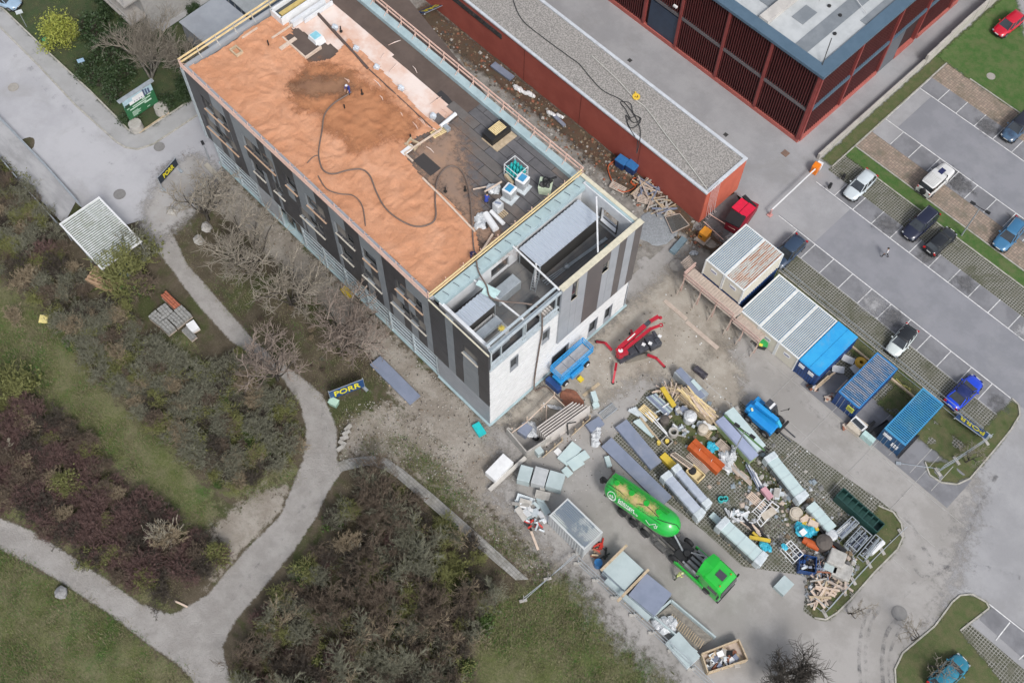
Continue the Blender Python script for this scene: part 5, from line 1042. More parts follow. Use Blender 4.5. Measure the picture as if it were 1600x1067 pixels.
q=MB(); q.b2(x0+.1,x1-.1,y0+.2,y1-.2,.35,.95); q.build('chassis',M_lb,t,bevel=.04); q=MB(); q.b2(x1-.12,x1+.22,37.6,39.2,.45,1.1); q.build('battery_box',M_lb,t,bevel=.04); q=MB(); q.b2(x0-.05,x1+.3,35.5,36.05,.3,1.2); q.build('end_box',M_navy,t,bevel=.04)
for x in(x0+.05,x1):
    for y in(36.9,39.9): q=MB(); q.tube([(x-.1,y,.38),(x+.12,y,.38)],.36,16); wh=q.build('wheel',M_tyre,t); q=MB(); q.tube([(x+.12,y,.38),(x+.15,y,.38)],.2,12); q.build('hub',M_white,wh)
q=MB(); q.b2(-28.55,-28.05,38.1,38.6,.05,.3); single(q,'wheel_chock',plain('yellow_chock',(.75,.55,.03),.6),'yellow block on the ground beside the blue scissor lift','block')
q=MB(); q.beam((-26.9,37.3,.08),(-26.75,39.4,.08),.3,.06); single(q,'plank',M_wood,'single loose plank on the dirt between the blue lift and the red crane','plank')
# ================================================================= SPIDER CRANE
M_cr=mat('crane_red',(.42,.012,.03),(.35,.01,.025),1.5,.35,dirt=.15,coat=.3); M_bk2=mat('machine_black',(.03,.032,.04),(.06,.065,.08),3,.5,dirt=.2)
t=thing('spider_crane','red mini crane with spread outriggers and folded boom on the dirt','crane',(-26.5,44,.06))
for a,b,c_ in (((-28.2,42.6,.75),(-29.2,42.7,.85),(-30.1,42.5,.1)),((-26.9,41.9,.75),(-26.4,41.2,.9),(-25.85,40.4,.1)),((-25.4,44.8,.75),(-24.5,45.1,.9),(-23.55,45.35,.1)),((-27.3,45.0,.8),(-28.1,45.4,.9),(-28.4,45.6,.9))):
    q=MB(); q.beam(a,b,.24,.22); q.beam(b,c_,.2,.17); lg=q.build('outrigger',M_cr,t); q=MB(); q.cyl((c_[0],c_[1],.05),.17,.06,10); q.build('foot_pad',M_blk,lg)
for x,dx in ((-27.3,.45),(-26.55,0)):
    q=MB(); q.beam((x,42.95+dx,.3),(x+1.2,45.2+dx,.3),.34,.42); q.build('track',plain('rubber_track',(.2,.18,.15),.85),t)
q=MB(); q.beam((-27.1,42.3,.7),(-26.0,46.4,.7),1.0,.3); q.build('undercarriage',M_bk2,t)
for p_,s_ in (((-25.95,46.1,1.0),(1.35,1.3,.85)),((-26.35,44.9,.95),(1.0,1.1,.6)),((-26.7,43.9,.85),(.7,.8,.5)),((-25.6,46.3,1.5),(.5,.5,.3)),((-26.3,46.7,1.45),(.7,.3,.25))):
    q=MB(); q.box(p_,s_,R(-15)); q.build('engine_cover',M_bk2,t,bevel=.05)
for p_ in ((-25.9,45.6,1.5),(-26.3,45.1,1.35),(-25.8,46.9,1.4)): q=MB(); q.box(p_,(.35,.3,.1),R(20)); q.build('white_label',M_white,t)
q=MB(); q.cyl((-27.25,42.75,.8),.42,.6,14); q.box((-27.2,42.9,1.5),(.9,1.0,.5),R(-20)); q.build('turntable',M_cr,t); q=MB(); q.cyl((-27.3,42.8,1.76),.24,.03,16); q.build('white_disc',M_white,t)
for a,b,w_,m_,n_ in (((-27.55,42.8,1.75),(-27.45,46.4,2.0),.42,M_cr,'boom'),((-27.12,43.0,1.75),(-26.85,46.7,1.9),.28,M_cr,'boom'),((-27.45,46.35,2.0),(-27.42,47.1,2.05),.36,M_bk2,'boom_collar'),((-27.42,47.0,2.05),(-27.2,48.1,2.1),.34,M_cr,'boom_head'),((-26.85,46.6,1.9),(-26.5,47.5,1.9),.24,M_cr,'boom_head')):
    q=MB(); q.beam(a,b,w_,w_*.9); q.build(n_,m_,t)
q=MB(); q.ring((-26.45,47.7,1.75),.22,.12,.12,12); q.ball((-27.0,48.2,2.0),.2,8,5); q.build('hook',M_cr,t); q=MB(); q.box((-27.5,44.5,2.08),(.1,1.1,.03)); q.build('boom_lettering',M_wht,t)
# ================================================================= TELEHANDLER
M_th=mat('telehandler_blue',(.01,.22,.58),(.015,.26,.6),1.2,.4,dirt=.15,coat=.2)
t=thing('telehandler','blue telehandler with its forks lowered beside the mint panel stack','telehandler',(-13,47.9,.05))
for p_,s_ in (((-12.9,47.25,.95),(2.9,.75,.75)),((-13.3,48.0,.8),(3.6,.9,.45)),((-14.6,48.0,1.1),(.5,1.9,.8)),((-14.2,48.7,1.05),(.8,.6,.6))):
    q=MB(); q.box(p_,s_); q.build('body',M_th,t,bevel=.08)
q=MB(); q.beam((-14.5,47.9,2.0),(-11.9,48.25,1.55),.4,.42); q.build('boom',M_th,t); q=MB(); q.beam((-11.95,48.25,1.55),(-11.35,48.3,.75),.32,.35); q.build('boom_nose',mat('light_machine_blue',(.05,.4,.6),(.04,.35,.55),1.5,.4),t)
q=MB(); q.loft([[(-13.85,48.25,1.1),(-12.4,48.25,1.1),(-12.3,49.1,1.1),(-13.85,49.15,1.1)],[(-13.7,48.3,2.35),(-12.85,48.3,2.35),(-12.75,49.0,2.35),(-13.7,49.05,2.35)]]); cb=q.build('cab',M_cglass,t)
q=MB(); q.b2(-13.75,-13.2,48.28,49.08,2.36,2.42); q.b2(-12.95,-12.8,48.3,49.02,2.36,2.42); q.build('cab_roof',M_bk2,cb); q=MB(); q.b2(-13.2,-12.95,48.28,49.05,2.36,2.4); q.build('roof_bar',M_white,cb)
for x,y in ((-14.1,46.95),(-11.95,46.9),(-14.1,48.95),(-11.95,48.95)):
    q=MB(); q.tube([(x,y-.2,.5),(x,y+.2,.5)],.5,18); wh=q.build('wheel',M_tyre,t); q=MB(); q.tube([(x,y-.21,.5),(x,y+.21,.5)],.24,12); q.build('hub',plain('hub_grey',(.3,.3,.3),.5),wh)
q=MB(); q.b2(-11.3,-11.1,47.7,49.3,.3,.95); q.beam((-11.2,47.7,.6),(-11.2,49.4,.6),.2); q.build('fork_carriage',M_blk,t)
for y in (48.2,48.85): q=MB(); q.beam((-11.1,y,.12),(-9.75,y,.1),.12,.05); q.build('fork',M_bk2,t)
q=MB(); q.beam((-12.3,49.2,1.6),(-11.9,49.7,1.9),.05); q.box((-11.85,49.75,1.95),(.1,.1,.35)); q.build('mirror',M_blk,t); q=MB(); q.box((-14.3,47.35,1.6),(.3,.18,.14),R(-30)); q.build('beacon',plain('cream_beacon',(.7,.68,.4),.5),t)
# ================================================================= MATERIAL STORAGE AND LOOSE THINGS
E_=Zm(900,600); F4=Zm(960,420); K4=Zm(720,640); G4=Zm(1100,680); W4=Zm(820,797); S4=Zm(1200,470); T4=Zm(900,200)
Z5=Zm(1000,590,7.11); Z6=Zm(1190,760,5.335); Z7=Zm(1030,720,5.93); Z8=Zm(780,600,7.622); Z9=Zm(1230,560,6.275); ZL=Zm(0,260)
M_mint=mat('mint_insulation',(.46,.56,.56),(.41,.51,.52),.9,.7,dirt=.2,dirtc=(.55,.58,.56)); M_lav=mat('lavender_board',(.3,.34,.47),(.26,.3,.42),.6,.6,dirt=.3,dirtc=(.22,.24,.3)); M_bg=mat('blue_grey_panel',(.2,.23,.31),(.17,.2,.27),.8,.6,dirt=.35,dirtc=(.3,.3,.32)); M_wrap=mat('pale_wrapping_film',(.58,.63,.66),(.45,.5,.53),2.2,.35,lo=.3,hi=.7,dirt=.3,dirtc=(.36,.4,.42),bump=.8,bscale=5); M_glassy=mat('dark_wrapped_side',(.14,.155,.16),(.3,.32,.33),1.6,.3,lo=.45,hi=.7,dirt=0)
M_gpan=mat('grey_green_panel',(.4,.47,.48),(.35,.42,.43),.8,.65,dirt=.3); M_conc=mat('rough_concrete',(.4,.385,.36),(.32,.305,.28),1.5,.9,dirt=.4,fine=.15); M_yell=mat('yellow_formwork',(.58,.42,.04),(.5,.36,.04),1.5,.6,dirt=.2); M_oran=mat('orange_tarp',(.46,.09,.015),(.38,.07,.012),1.2,.6,dirt=.2); M_bluet=mat('cyan_tarp',(.03,.36,.52),(.05,.45,.6),2,.45,dirt=0); M_grn=mat('dark_green_steel',(.012,.05,.045),(.02,.07,.06),1.5,.5,dirt=.2); M_plas=mat('crumpled_plastic',(.6,.62,.64),(.4,.42,.44),3,.3,bump=1,bscale=6,dirt=.3); M_brick=mat('red_brown_clay',(.3,.12,.07),(.22,.09,.055),3,.85,dirt=.3)
def slab(name,label,cat,zf,pts,zt,z0,m,group=None,bevel=.02,side=None):
    A,B_,C_=[zf(*p,zt) for p in pts]; c,Lh,Wd,an=rect(A,B_,C_); t_=None
    q=MB(); q.box((0,0,(zt-z0)/2),(Lh,Wd,zt-z0)); o=q.build(name,m,None,world=False,loc=(0,0,0),bevel=bevel); o.location=(c.x,c.y,z0+.05); o.rotation_euler=(0,0,an)
    LOC[o.name]=Matrix.Translation(o.location)@Matrix.Rotation(an,4,'Z'); return tag(o,label,cat,group)
def stackof(name,label,cat,zf,pts,zt,n,m,group=None,z0=0,gap=.015,jit=.04,part='board',m2=None):
    A,B_,C_=[zf(*p,zt) for p in pts]; c,Lh,Wd,an=rect(A,B_,C_); t=thing(name,label,cat,(c.x,c.y,.05),an,group); h=(zt-z0)/n
    for k in range(n):
        q=MB(); q.box((random.uniform(-jit,jit),random.uniform(-jit,jit),z0+h*(k+.5)),(Lh-random.uniform(0,jit*2),Wd-random.uniform(0,jit),h-gap)); q.build(part,(m2 if m2 and k%2 else m),t,world=False)
    return t,Lh,Wd
def wrapstack(label,zf,pts,zt,topm,sidem,group=None,cap=True,straps=3):
    A,B_,C_=[zf(*p,zt) for p in pts]; c,Lh,Wd,an=rect(A,B_,C_); t=thing('wrapped_stack',label,'wrapped stack',(c.x,c.y,.05),an,group)
    q=MB(); q.box((0,0,zt*.55),(Lh-.1,Wd-.08,zt*.8)); q.build('wrapped_body',sidem,t,world=False,bevel=.04)
    q=MB()
    n=int(Lh/.5)
    vs=[]
    for i in range(n+1):
        x=-Lh/2+Lh*i/n; j=random.uniform(-.012,.012)
        vs.append([(x,-Wd/2-.02,zt*.86+j),(x,-Wd/2+.05,zt+j*.5),(x,0,zt+.02+j*.6),(x,Wd/2-.05,zt+j*.4),(x,Wd/2+.02,zt*.86-j)])
    q.loft(vs); q.build('top_sheet',topm,t,world=False)
    if cap:
        for s in(-1,1): q=MB(); q.box((s*(Lh/2-.3),0,zt*.6),(.65,Wd+.06,zt*.86+.02),0); q.box((s*(Lh/2+.05),random.uniform(-.1,.1),zt*.45),(.14,Wd*.8,zt*.5),.1); q.build('film_end',M_wrap,t,world=False,bevel=.05)
    for k in range(straps):
        q=MB(); x=-Lh/2+Lh*(k+1)/(straps+1); q.box((x,0,zt*.5+.02),(.025,Wd+.05,zt*1.0)); q.build('strap',M_rail,t,world=False)
    for k in range(4): q=MB(); q.box((-Lh/2+Lh*(k+.5)/4,0,zt*.06),(.12,Wd,zt*.12)); q.build('bearer',M_wood,t,world=False)
    return t
slab('flat_panel','long blue grey panel on the dirt between the blue banner and the building','panel',Zm(380,440),[(780,500),(840,468),(1085,708)][::1],.18,0,M_bg) if 0 else None
def longslab(name,label,zf,a,b,w,zt,z0,m,cat='panel',n=1,group=None):
    a,b=zf(*a,zt),zf(*b,zt); d=b-a; an=math.atan2(d.y,d.x); c=(a+b)/2; t=thing(name,label,cat,(c.x,c.y,.05),an,group)
    for k in range(n):
        q=MB(); h=(zt-z0)/n; q.box((random.uniform(-.1,.1)*(n>1),random.uniform(-.05,.05)*(n>1),z0+h*(k+.5)),(d.length,w,h-.01)); q.build('panel_sheet',m,t,world=False)
    for k in range(3): q=MB(); q.box((d.length*(k-1)*.4,0,-.0),(.15,w+.1,.1)); q.build('bearer',M_wood,t,world=False)
    return t
longslab('flat_panel_stack','long blue grey panel on the dirt between the blue banner and the building',Zm(380,440),(812,486),(1058,732),1.35,.3,.05,M_bg,n=2)
longslab('flat_panel_stack','long lavender panel stack lying nearest the ladder in the yard',E_,(275,238),(493,498),1.35,.5,.05,M_bg,n=3)
longslab('flat_panel_stack','long lavender panel stack ending behind the green tanker',E_,(190,358),(560,720),1.35,.5,.05,M_bg,n=3)
t_,_,_=stackof('board_stack','short blue grey board stack at the upper end of the long panels, rust stained','board stack',Z8,[(1020,480),(1180,380),(1255,470)],.5,3,M_bg)
q=MB(); a=Z8(1170,570,.35)
for k in range(5): q.ball((a.x+k*.25-.3,a.y-.3*k+.2,.3),.45,7,5,(1,.9,.6),.3)
single(q,'plastic_film',M_plas,'crumpled white film between two short ends of lavender panels','plastic film')
# trench box with stored formwork panels
t=thing('trench_box','open pen of grey panels with timber rails in front of the white front','pen',Z8(500,480)); 
def wallpx(a,b,h,m,nm,w=.12): q=MB(); p,p2=Z8(*a,0),Z8(*b,0); q.beam(p+Vector((0,0,h/2+.05)),p2+Vector((0,0,h/2+.05)),w,h); return q.build(nm,m,t)
wallpx((90,600),(325,880),1.5,M_conc,'side_panel'); wallpx((325,880),(610,690),1.5,M_conc,'side_panel'); wallpx((100,590),(150,620),1.5,M_conc,'side_panel')
for h in (1.0,1.5):
    for a,b in (((150,580),(330,450)),((350,430),(650,140)),((650,140),(850,330))): q=MB(); q.beam(Z8(*a,h),Z8(*b,h),.06,.15); q.build('rail_board',M_woodp,t)
for p in ((150,600),(330,470),(500,330),(650,180),(850,360)): q=MB(); g_=Z8(*p); q.beam(g_,g_+Vector((0,0,1.6)),.09); q.build('post',M_woodp,t)
t=thing('formwork_panel_rack','row of tall pale formwork panels leaning in wooden racks','formwork rack',Z8(800,560))
A0,A1=Z8(555,760),Z8(1085,380); dd=(A1-A0).normalized(); nn=Vector((-dd.y,dd.x,0))
for k in range(6):
    L_=(A1-A0).length; q=MB(); o_=nn*(.12+.26*k); 
    q.loft([[A0+o_+dd*(0 if k else .1),A0+o_+dd*.1+Vector((0,0,1.9))+nn*.12,A0+o_+nn*.07+dd*.1+Vector((0,0,1.9))+nn*.12,A0+o_+nn*.07],[A0+o_+dd*(L_-.3*k),A0+o_+dd*(L_-.2*k)+Vector((0,0,1.9))+nn*.12,A0+o_+dd*(L_-.2*k)+nn*.07+Vector((0,0,1.9))+nn*.12,A0+o_+dd*(L_-.3*k)+nn*.07]]); q.build('formwork_panel',mat('off_white_panel',(.55,.52,.49),(.48,.45,.43),.8,.7,dirt=.3),t)
for (a,b) in (((505,860),(750,650)),((850,600),(1080,390))):
    for h in (.25,.6,.95): q=MB(); q.beam(Z8(*a,h)-nn*.15,Z8(*b,h)-nn*.15,.06,.12); q.build('rack_board',M_wood,t)
    for f in (.15,.55,.9): p=Z8(*a)+(Z8(*b)-Z8(*a))*f-nn*.2; q=MB(); q.beam(p,p+Vector((0,0,1.15)),.1); q.build('rack_post',M_wood,t)
q=MB(); p=Z8(810,470,1.9); q.beam(p,Z8(820,600,.3),.12); q.beam(p,p+Vector((.5,.7,.1)),.1); single(q,'lashing_strap',M_cab,'black lashing strap over the leaning formwork panels','strap')
slab('pallet_package','grey wrapped package on white film inside the pen','package',Z8,[(215,560),(300,450),(390,530)],.7,.0,M_bg); q=MB()
for k in range(9): a=Z8(330+k*14,500+ (k%3)*50,.25); q.ball(a,.42,7,5,(1.2,.8,.5),.35)
single(q,'plastic_film',M_plas,'white film heap round the package in the pen','plastic film')
q=MB()
for k in range(6): a=Z8(430+k*22,640-k*18,.2); q.ball(a,.35,7,5,(1.2,.8,.5),.35)
single(q,'tarpaulin',M_blk,'black tarpaulin bundle in the pen','tarpaulin')
q=MB()
for k in range(6): a=Z8(600+k*26,265+k*5,.3); q.ball(a,.22,7,5,(1.4,.6,.6),.3)
single(q,'white_sack',M_plas,'small white sacks in a row in the pen','sack')
q=MB(); q.beam(Z8(565,250,.2),Z8(555,560,.2),.1); single(q,'lath',M_woodp,'pale lath lying across the floor of the pen','lath')
slab('cabinet','small grey box leaning at the corner of the pen','box',Z8,[(410,770),(480,725),(530,800)],.9,0,M_gpan)
slab('insulation_pack','mint insulation block standing at the end of the formwork rack','block',Z8,[(1085,95),(1145,80),(1195,190)],1.1,.0,M_mint); slab('insulation_pack','small mint block lying below the standing one','block',Z8,[(1105,240),(1180,215),(1190,260)],.5,.0,M_mint)
ladder('aluminium ladder lying flat beside the rack and the lavender panels',Z8(1215,385,.2),Z8(1380,260,.2),.75,12)
q=MB(); cc_=Z8(860,190,0); q.ball(cc_,1,14,6,(1.4,1,.35),.12); single(q,'soil_heap',M_brick,'small heap of red brown clay behind the pen','heap')
for pts,z_,lb in (([(690,880),(870,680),(970,790)],.3,'large mint board, uppermost of the loose boards on the yard'),([(800,930),(935,840),(1030,940)],.4,'mint board overlapping its neighbours in the middle of the yard'),([(930,840),(1020,785),(1100,860)],.25,'mint board at the right of the loose boards'),([(735,1030),(800,975),(880,1060)],.2,'small mint board at the lower end of the loose boards'),([(645,800),(700,755),(790,800)],.15,'pale board beside the wooden rack foot')):
    slab('insulation_board',lb,'board',Z8,pts,z_,z_-.16,M_mint if 'pale' not in lb else M_white,'loose mint boards on the yard',bevel=.01)
slab('insulation_pack','small mint block the brown hose runs over','block',K4,[(885,290),(915,283),(942,345)],.35,0,M_mint)
slab('concrete_beam','white concrete block on its side near the embankment','concrete block',K4,[(150,385),(262,270),(328,322)],1.0,.1,M_white)
q=MB(); q.beam(K4(175,498,.3),K4(400,296,.3),.35,.3); single(q,'concrete_sill',mat('pale_concrete2',(.52,.5,.46),(.45,.43,.4),.9,.85),'long pale concrete sill lying against the pen corner','sill')
# three grey cabinets in a row
for k,(pts,lb) in enumerate((([(345,430),(372,338),(452,345)],'left of the three grey boxes standing in a row'),([(432,450),(462,348),(545,370)],'middle of the three grey boxes standing in a row'),([(522,470),(552,372),(645,408)],'right of the three grey boxes standing in a row'))):
    slab('grey_box',lb,'box',K4,pts,1.2,0,M_gpan if k!=1 else mat('grey_lid',(.36,.38,.39),(.42,.44,.45),2,.7),'three grey boxes in a row',bevel=.03)
# debris by the white container
t=thing('scrap_heap','heap of white panel offcuts between the embankment and the weathered container','scrap heap',K4(440,580))
for k in range(26):
    p=K4(random.uniform(345,520),random.uniform(490,660),random.uniform(.1,.7)); q=MB(); q.box(p,(random.uniform(.5,1.9),random.uniform(.25,.8),.06),random.uniform(-1,1),random.uniform(-.3,.3),random.uniform(-.3,.3)); q.build('panel_offcut',random.choice([M_white,M_gpan,M_wrap,M_conc]),t)
t=thing('tool_pile','pile of red tools beside the white offcuts at the embankment edge','tools',K4(450,710))
for k in range(14):
    p=K4(random.uniform(405,500),random.uniform(680,745),random.uniform(.1,.5)); q=MB(); q.box(p,(random.uniform(.2,.7),.16,.16),random.uniform(0,3),.2,.2); q.build('tool',random.choice([plain('tool_red',(.5,.03,.02),.5),M_blk,M_wrap]),t)
q=MB(); q.beam(K4(428,735,.12),K4(478,865,.12),.22,.06); single(q,'plank',M_woodp,'pale plank on the grass below the red tools','plank')
t=thing('tool_pile','red brown tools and laths between the weathered container and the long grey stack','tools',K4(860,860))
for k in range(20):
    p=K4(random.uniform(820,900),random.uniform(825,930),random.uniform(.1,.5)); q=MB(); q.box(p,(random.uniform(.3,1.2),.14,.14),random.uniform(0,3),.2,.2); q.build('tool',random.choice([plain('tool_red',(.5,.03,.02),.5),M_blk,M_wood,M_brick]),t)
q=MB(); c=K4(845,960,0); q.cyl(c,.38,.95,14); single(q,'barrel',plain('blue_barrel',(.02,.14,.35),.4),'blue barrel beside the long grey stack','barrel')
# lattice lamp mast lying/standing on the grass
t=thing('fence_line','line of temporary fence rails from the container corner over the grass','fence',W4(150,380))
for a,b in (((-10,560),(320,262)),((-5,540),(330,270))):
    q=MB(); q.beam(W4(*a,1.0),W4(*b,1.0),.05); q.build('rail',M_galv,t)
for f in (0,.45,.97): p=W4(-10,560)+(W4(320,262)-W4(-10,560))*f; q=MB(); q.beam(p,p+Vector((0,0,1.9)),.05); q.box(p+Vector((0,0,.1)),(.7,.25,.16),R(60)); q.build('fence_foot',M_conc,t)
# long grey stacks at the lower edge
t,_,_=stackof('panel_stack','long stack of grey ribbed panels under two timber beams, upper half','panel stack',W4,[(480,370),(600,245),(735,370)],1.6,6,M_bg,m2=M_gpan)
t,_,_=stackof('panel_stack','long stack of grey ribbed panels under two timber beams, lower half','panel stack',W4,[(640,520),(750,385),(895,530)],1.6,6,M_gpan,m2=M_bg)
for a,b,lb in (((470,372),(630,215),'timber beam across the upper end of the long grey stack'),((572,562),(765,365),'timber beam across the middle of the long grey stack')): q=MB(); q.beam(W4(*a,1.75),W4(*b,1.75),.22,.16); single(q,'timber_beam',M_wood,lb,'timber beam')
longslab('grey_board','narrow grey board along the left side of the long grey stack',W4,(500,430),(770,670),.5,.9,.5,M_gpan,n=1)
t=thing('panel_tray','open tray with laths and battens at the lower end of the grey stacks','tray',W4(960,700)); 
for a,b in (((900,560),(1175,790)),((790,660),(1060,880)),((900,560),(790,660))): q=MB(); q.beam(W4(*a,.5),W4(*b,.5),.14,.9); q.build('tray_side',M_gpan,t)
for k in range(17): a=W4(915+k*12,640+k*10.5,.6); q=MB(); q.beam(a,a+Vector((.15,-.75,0)),.06); q.build('batten',M_wood,t)
q=MB(); q.prism([W4(*p)[:2] for p in ((905,580),(1165,790),(1055,870),(800,665))],.06,.3); q.build('tray_floor',mat('tray_floor',(.16,.15,.13),(.25,.23,.2),3,.9),t)
t,_,_=stackof('panel_stack','stack of long pale profiles between the tray and the fence','panel stack',W4,[(870,820),(950,750),(1110,880)],.9,5,M_gpan,m2=M_wrap)
q=MB()
for k in range(7): q.ball(W4(820+k*16,690+ (k%3)*20,.5),.5,8,5,(1.2,.9,.6),.3)
single(q,'plastic_film',M_plas,'crumpled film at the lower end of the grey stack','plastic film')
t=thing('rubble_crate','large open timber crate filled with rubbish at the bottom edge','crate',W4(1220,910)); cr=[W4(*p,0) for p in ((1082,900),(1308,812),(1362,935),(1120,1015))]
for i in range(4): q=MB(); q.beam(cr[i]+Vector((0,0,.55)),cr[(i+1)%4]+Vector((0,0,.55)),.12,1.0); q.build('crate_side',M_wood,t)
q=MB(); q.prism([c[:2] for c in cr],.06,.35); q.build('crate_floor',M_wk,t)
for k in range(34):
    p=W4(random.uniform(1120,1320),random.uniform(860,970),random.uniform(.45,.8)); q=MB(); q.box(p,(random.uniform(.3,1.1),random.uniform(.2,.6),random.uniform(.05,.3)),random.uniform(0,3),random.uniform(-.4,.4),random.uniform(-.4,.4)); q.build('rubbish',random.choice([M_white,M_wood,M_bluet if k==3 else M_bg,M_blk,M_wrap,M_brick,M_conc]),t)
# fence with concrete feet along the lower left edge of the yard
t=thing('site_fence','temporary mesh fence with pale feet along the lower edge of the yard','fence',W4(600,600)); p0,p1=W4(325,330),W4(1150,1095)
for h in (.15,1.0,1.95): q=MB(); q.beam(p0+Vector((0,0,h)),p1+Vector((0,0,h)),.045); q.build('rail',M_galv,t)
for k in range(8):
    p=p0+(p1-p0)*(k/7); q=MB(); q.beam(p,p+Vector((0,0,2)),.05); q.build('post',M_galv,t); q=MB(); q.box(p+Vector((0,0,.13)),(.75,.25,.16),R(50)); q.build('foot_block',M_conc,t)
# ---- central storage field
def pile(name,label,cat,zf,pts,n,mats,L_=(1,3),w_=(.06,.2),h_=(.04,.14),z=(.1,.9),an=None,spread=.15,part='piece'):
    t=thing(name,label,cat,zf(*pts[0])); 
    for k in range(n):
        i=random.randrange(len(pts)-1); f=random.random(); x=pts[i][0]+(pts[i+1][0]-pts[i][0])*f+random.uniform(-1,1)*SP; y=pts[i][1]+(pts[i+1][1]-pts[i][1])*f+random.uniform(-1,1)*SP
        a=(an if an is not None else random.uniform(0,math.pi))+random.uniform(-spread,spread); q=MB(); q.box(zf(x,y,random.uniform(*z)),(random.uniform(*L_),random.uniform(*w_),random.uniform(*h_)),a,random.uniform(-.08,.08),random.uniform(-.06,.06)); q.build(part,random.choice(mats),t)
    return t
t,Lh,Wd=stackof('timber_stack','big stack of pale sawn timber with loose laths on top','timber stack',Z5,[(440,180),(520,110),(905,405)],1.0,5,M_wood,part='timber_layer')
for k in range(46):
    q=MB(); q.box((random.uniform(-Lh*.42,Lh*.36),random.uniform(-Wd*.42,Wd*.42),1.05+random.uniform(0,.3)),(random.uniform(1.2,3.2),random.uniform(.07,.16),.06),random.uniform(-.25,.22),0,random.uniform(-.06,.06)); q.build('loose_lath',random.choice([M_woodp,M_wood,MATS['yellow_timber']]),t,world=False)
SP=14
t=slab('open_bin','open grey steel bin with a dull blue board over one side, beside the timber','bin',F4,[(368,640),(408,606),(606,752)],1.25,0,M_galv); slab('cover_board','dull blue board lying over the steel bin','board',F4,[(378,630),(412,608),(606,755)],1.36,1.27,M_bg)
slab('insulation_board','small mint board lying on the dull blue board','board',F4,[(470,694),(490,680),(558,726)],1.52,1.38,M_mint)
t=thing('black_roll','black wrapped roll lying on the concrete beside the steel bin','roll',F4(530,640,.3)); q=MB(); q.tube([F4(498,612,.35),F4(566,668,.35)],.36,14); q.build('roll_body',mat('black_foil',(.025,.022,.03),(.07,.065,.08),4,.3,bump=.8,dirt=0),t)
slab('formwork_beam','bright yellow formwork beam on top of the laths','formwork beam',Z5,[(222,118),(268,95),(462,275)],.9,.6,M_yell)
pile('lath_heap','heap of brown laths and posts at the upper end of the timber stack','laths',Z5,[(230,150),(380,110),(430,190)],34,[M_wood,M_woodp,M_wk],(.6,2),(.06,.15),(.05,.1),(.1,.9))
SP=8
t=thing('steel_profile_bundle','bundle of pale blue steel profiles lying beside the yellow beam','steel profiles',Z5(200,330)); 
for k in range(7): a,b=Z5(70+k*16,215-k*6,.35+.1*(k%3)),Z5(300+k*10,430-k*12,.35+.1*(k%3)); q=MB(); q.beam(a,b,.16,.12); q.build('profile',random.choice([M_steel,M_bg,M_mint]),t)
for a,b in (((190,470),(300,395)),((180,385),(230,360)),((250,330),(320,285))): q=MB(); q.beam(Z5(*a,.6),Z5(*b,.6),.13,.1); q.build('cross_profile',M_white if a[0]>180 else M_steel,t)
def pallet(label,c,rz,m=None,z=0,group='wooden pallets',s=1.):
    m=m or M_wood; t=thing('pallet',label,'pallet',(c.x,c.y,c.z+z+.05),rz,group)
    for k in range(5): q=MB(); q.box((0,-.35+k*.175,.13),(1.2*s,.11,.03)); q.build('deck_board',m,t,world=False)
    for x in(-.5,0,.5): q=MB(); q.box((x*s,0,.06),(.12,.8,.1)); q.build('bearer',m,t,world=False)
    return t
pallet('yellowish slatted frame at the left end of the steel profiles',Z5(85,415),R(0),MATS['yellow_timber'],.3,s=1.6)
for pts in (((60,390),(310,645)),((95,375),(300,620))): 
    q=MB(); q.beam(Z5(*pts[0],.5),Z5(*pts[1],.5),.1); single(q,'white_pole',M_white,'thin white pole lying from the slatted frame to the concrete ring, '+('left' if pts[0][0]<70 else 'right')+' one','pole')
q=MB(); q.beam(Z5(-10,430,.3),Z5(150,640,.3),.1); q.beam(Z5(10,440,.35),Z5(230,720,.3),.1); single(q,'pole_pair',M_wood,'pair of timber poles along the left border of the storage field','poles')
for a,b,m_,lb in (((0,455),(145,660),M_mint,'long pale mint strips leaning at the left border of the storage field'),((-60,330),(70,480),M_wrap,'pale wrapped strips at the end of the aluminium ladder')):
    t=thing('insulation_strip_bundle',lb,'strips',Z5(*a))
    for k in range(4): q=MB(); q.beam(Z5(a[0]-k*22,a[1]+k*9,.15+.05*k),Z5(b[0]-k*18,b[1]+k*10-k*25,.15+.05*k),.3,.1); q.build('strip',m_,t)
def drum(label,c,r_,h,m,cat='sack',name='wrapped_bale'):
    q=MB(); q.tube([c,c+Vector((0,0,h*.85)),c+Vector((0,0,h))],[r_,r_*1.02,r_*.6],14); q.ball(c+Vector((0,0,h*.9)),r_*.85,9,4,(1,1,.35),.15); return single(q,name,m,lb_(label),cat)
lb_=lambda s:s
drum('dark brown round bale beside the pale steel profiles',Z5(265,495,.05),.45,.9,plain('dark_bale',(.1,.085,.075),.8)); drum('big pale wrapped bale below the yellow beam',Z5(545,465,.05),.62,1.1,M_plas); drum('pale brown bale on a pallet left of the orange tarpaulin',Z5(690,595,.2),.5,.9,mat('beige_sack',(.42,.37,.3),(.5,.45,.38),3,.8),)
pallet('pallet under the pale brown bale',Z5(720,610),R(10))
q=MB(); c=Z5(365,625,.05); q.ring(c,.48,.3,.6,22); single(q,'concrete_ring',M_conc,'white grey concrete ring standing open on the pavers','concrete ring')
SP=12
pile('small_parts_heap','heap of pale pipes and fittings right of the concrete ring','fittings',Z5,[(390,560),(470,570),(510,600),(430,690)],26,[M_white,M_wrap,M_conc,M_galv],(.2,.9),(.08,.25),(.08,.25),(.1,.4))
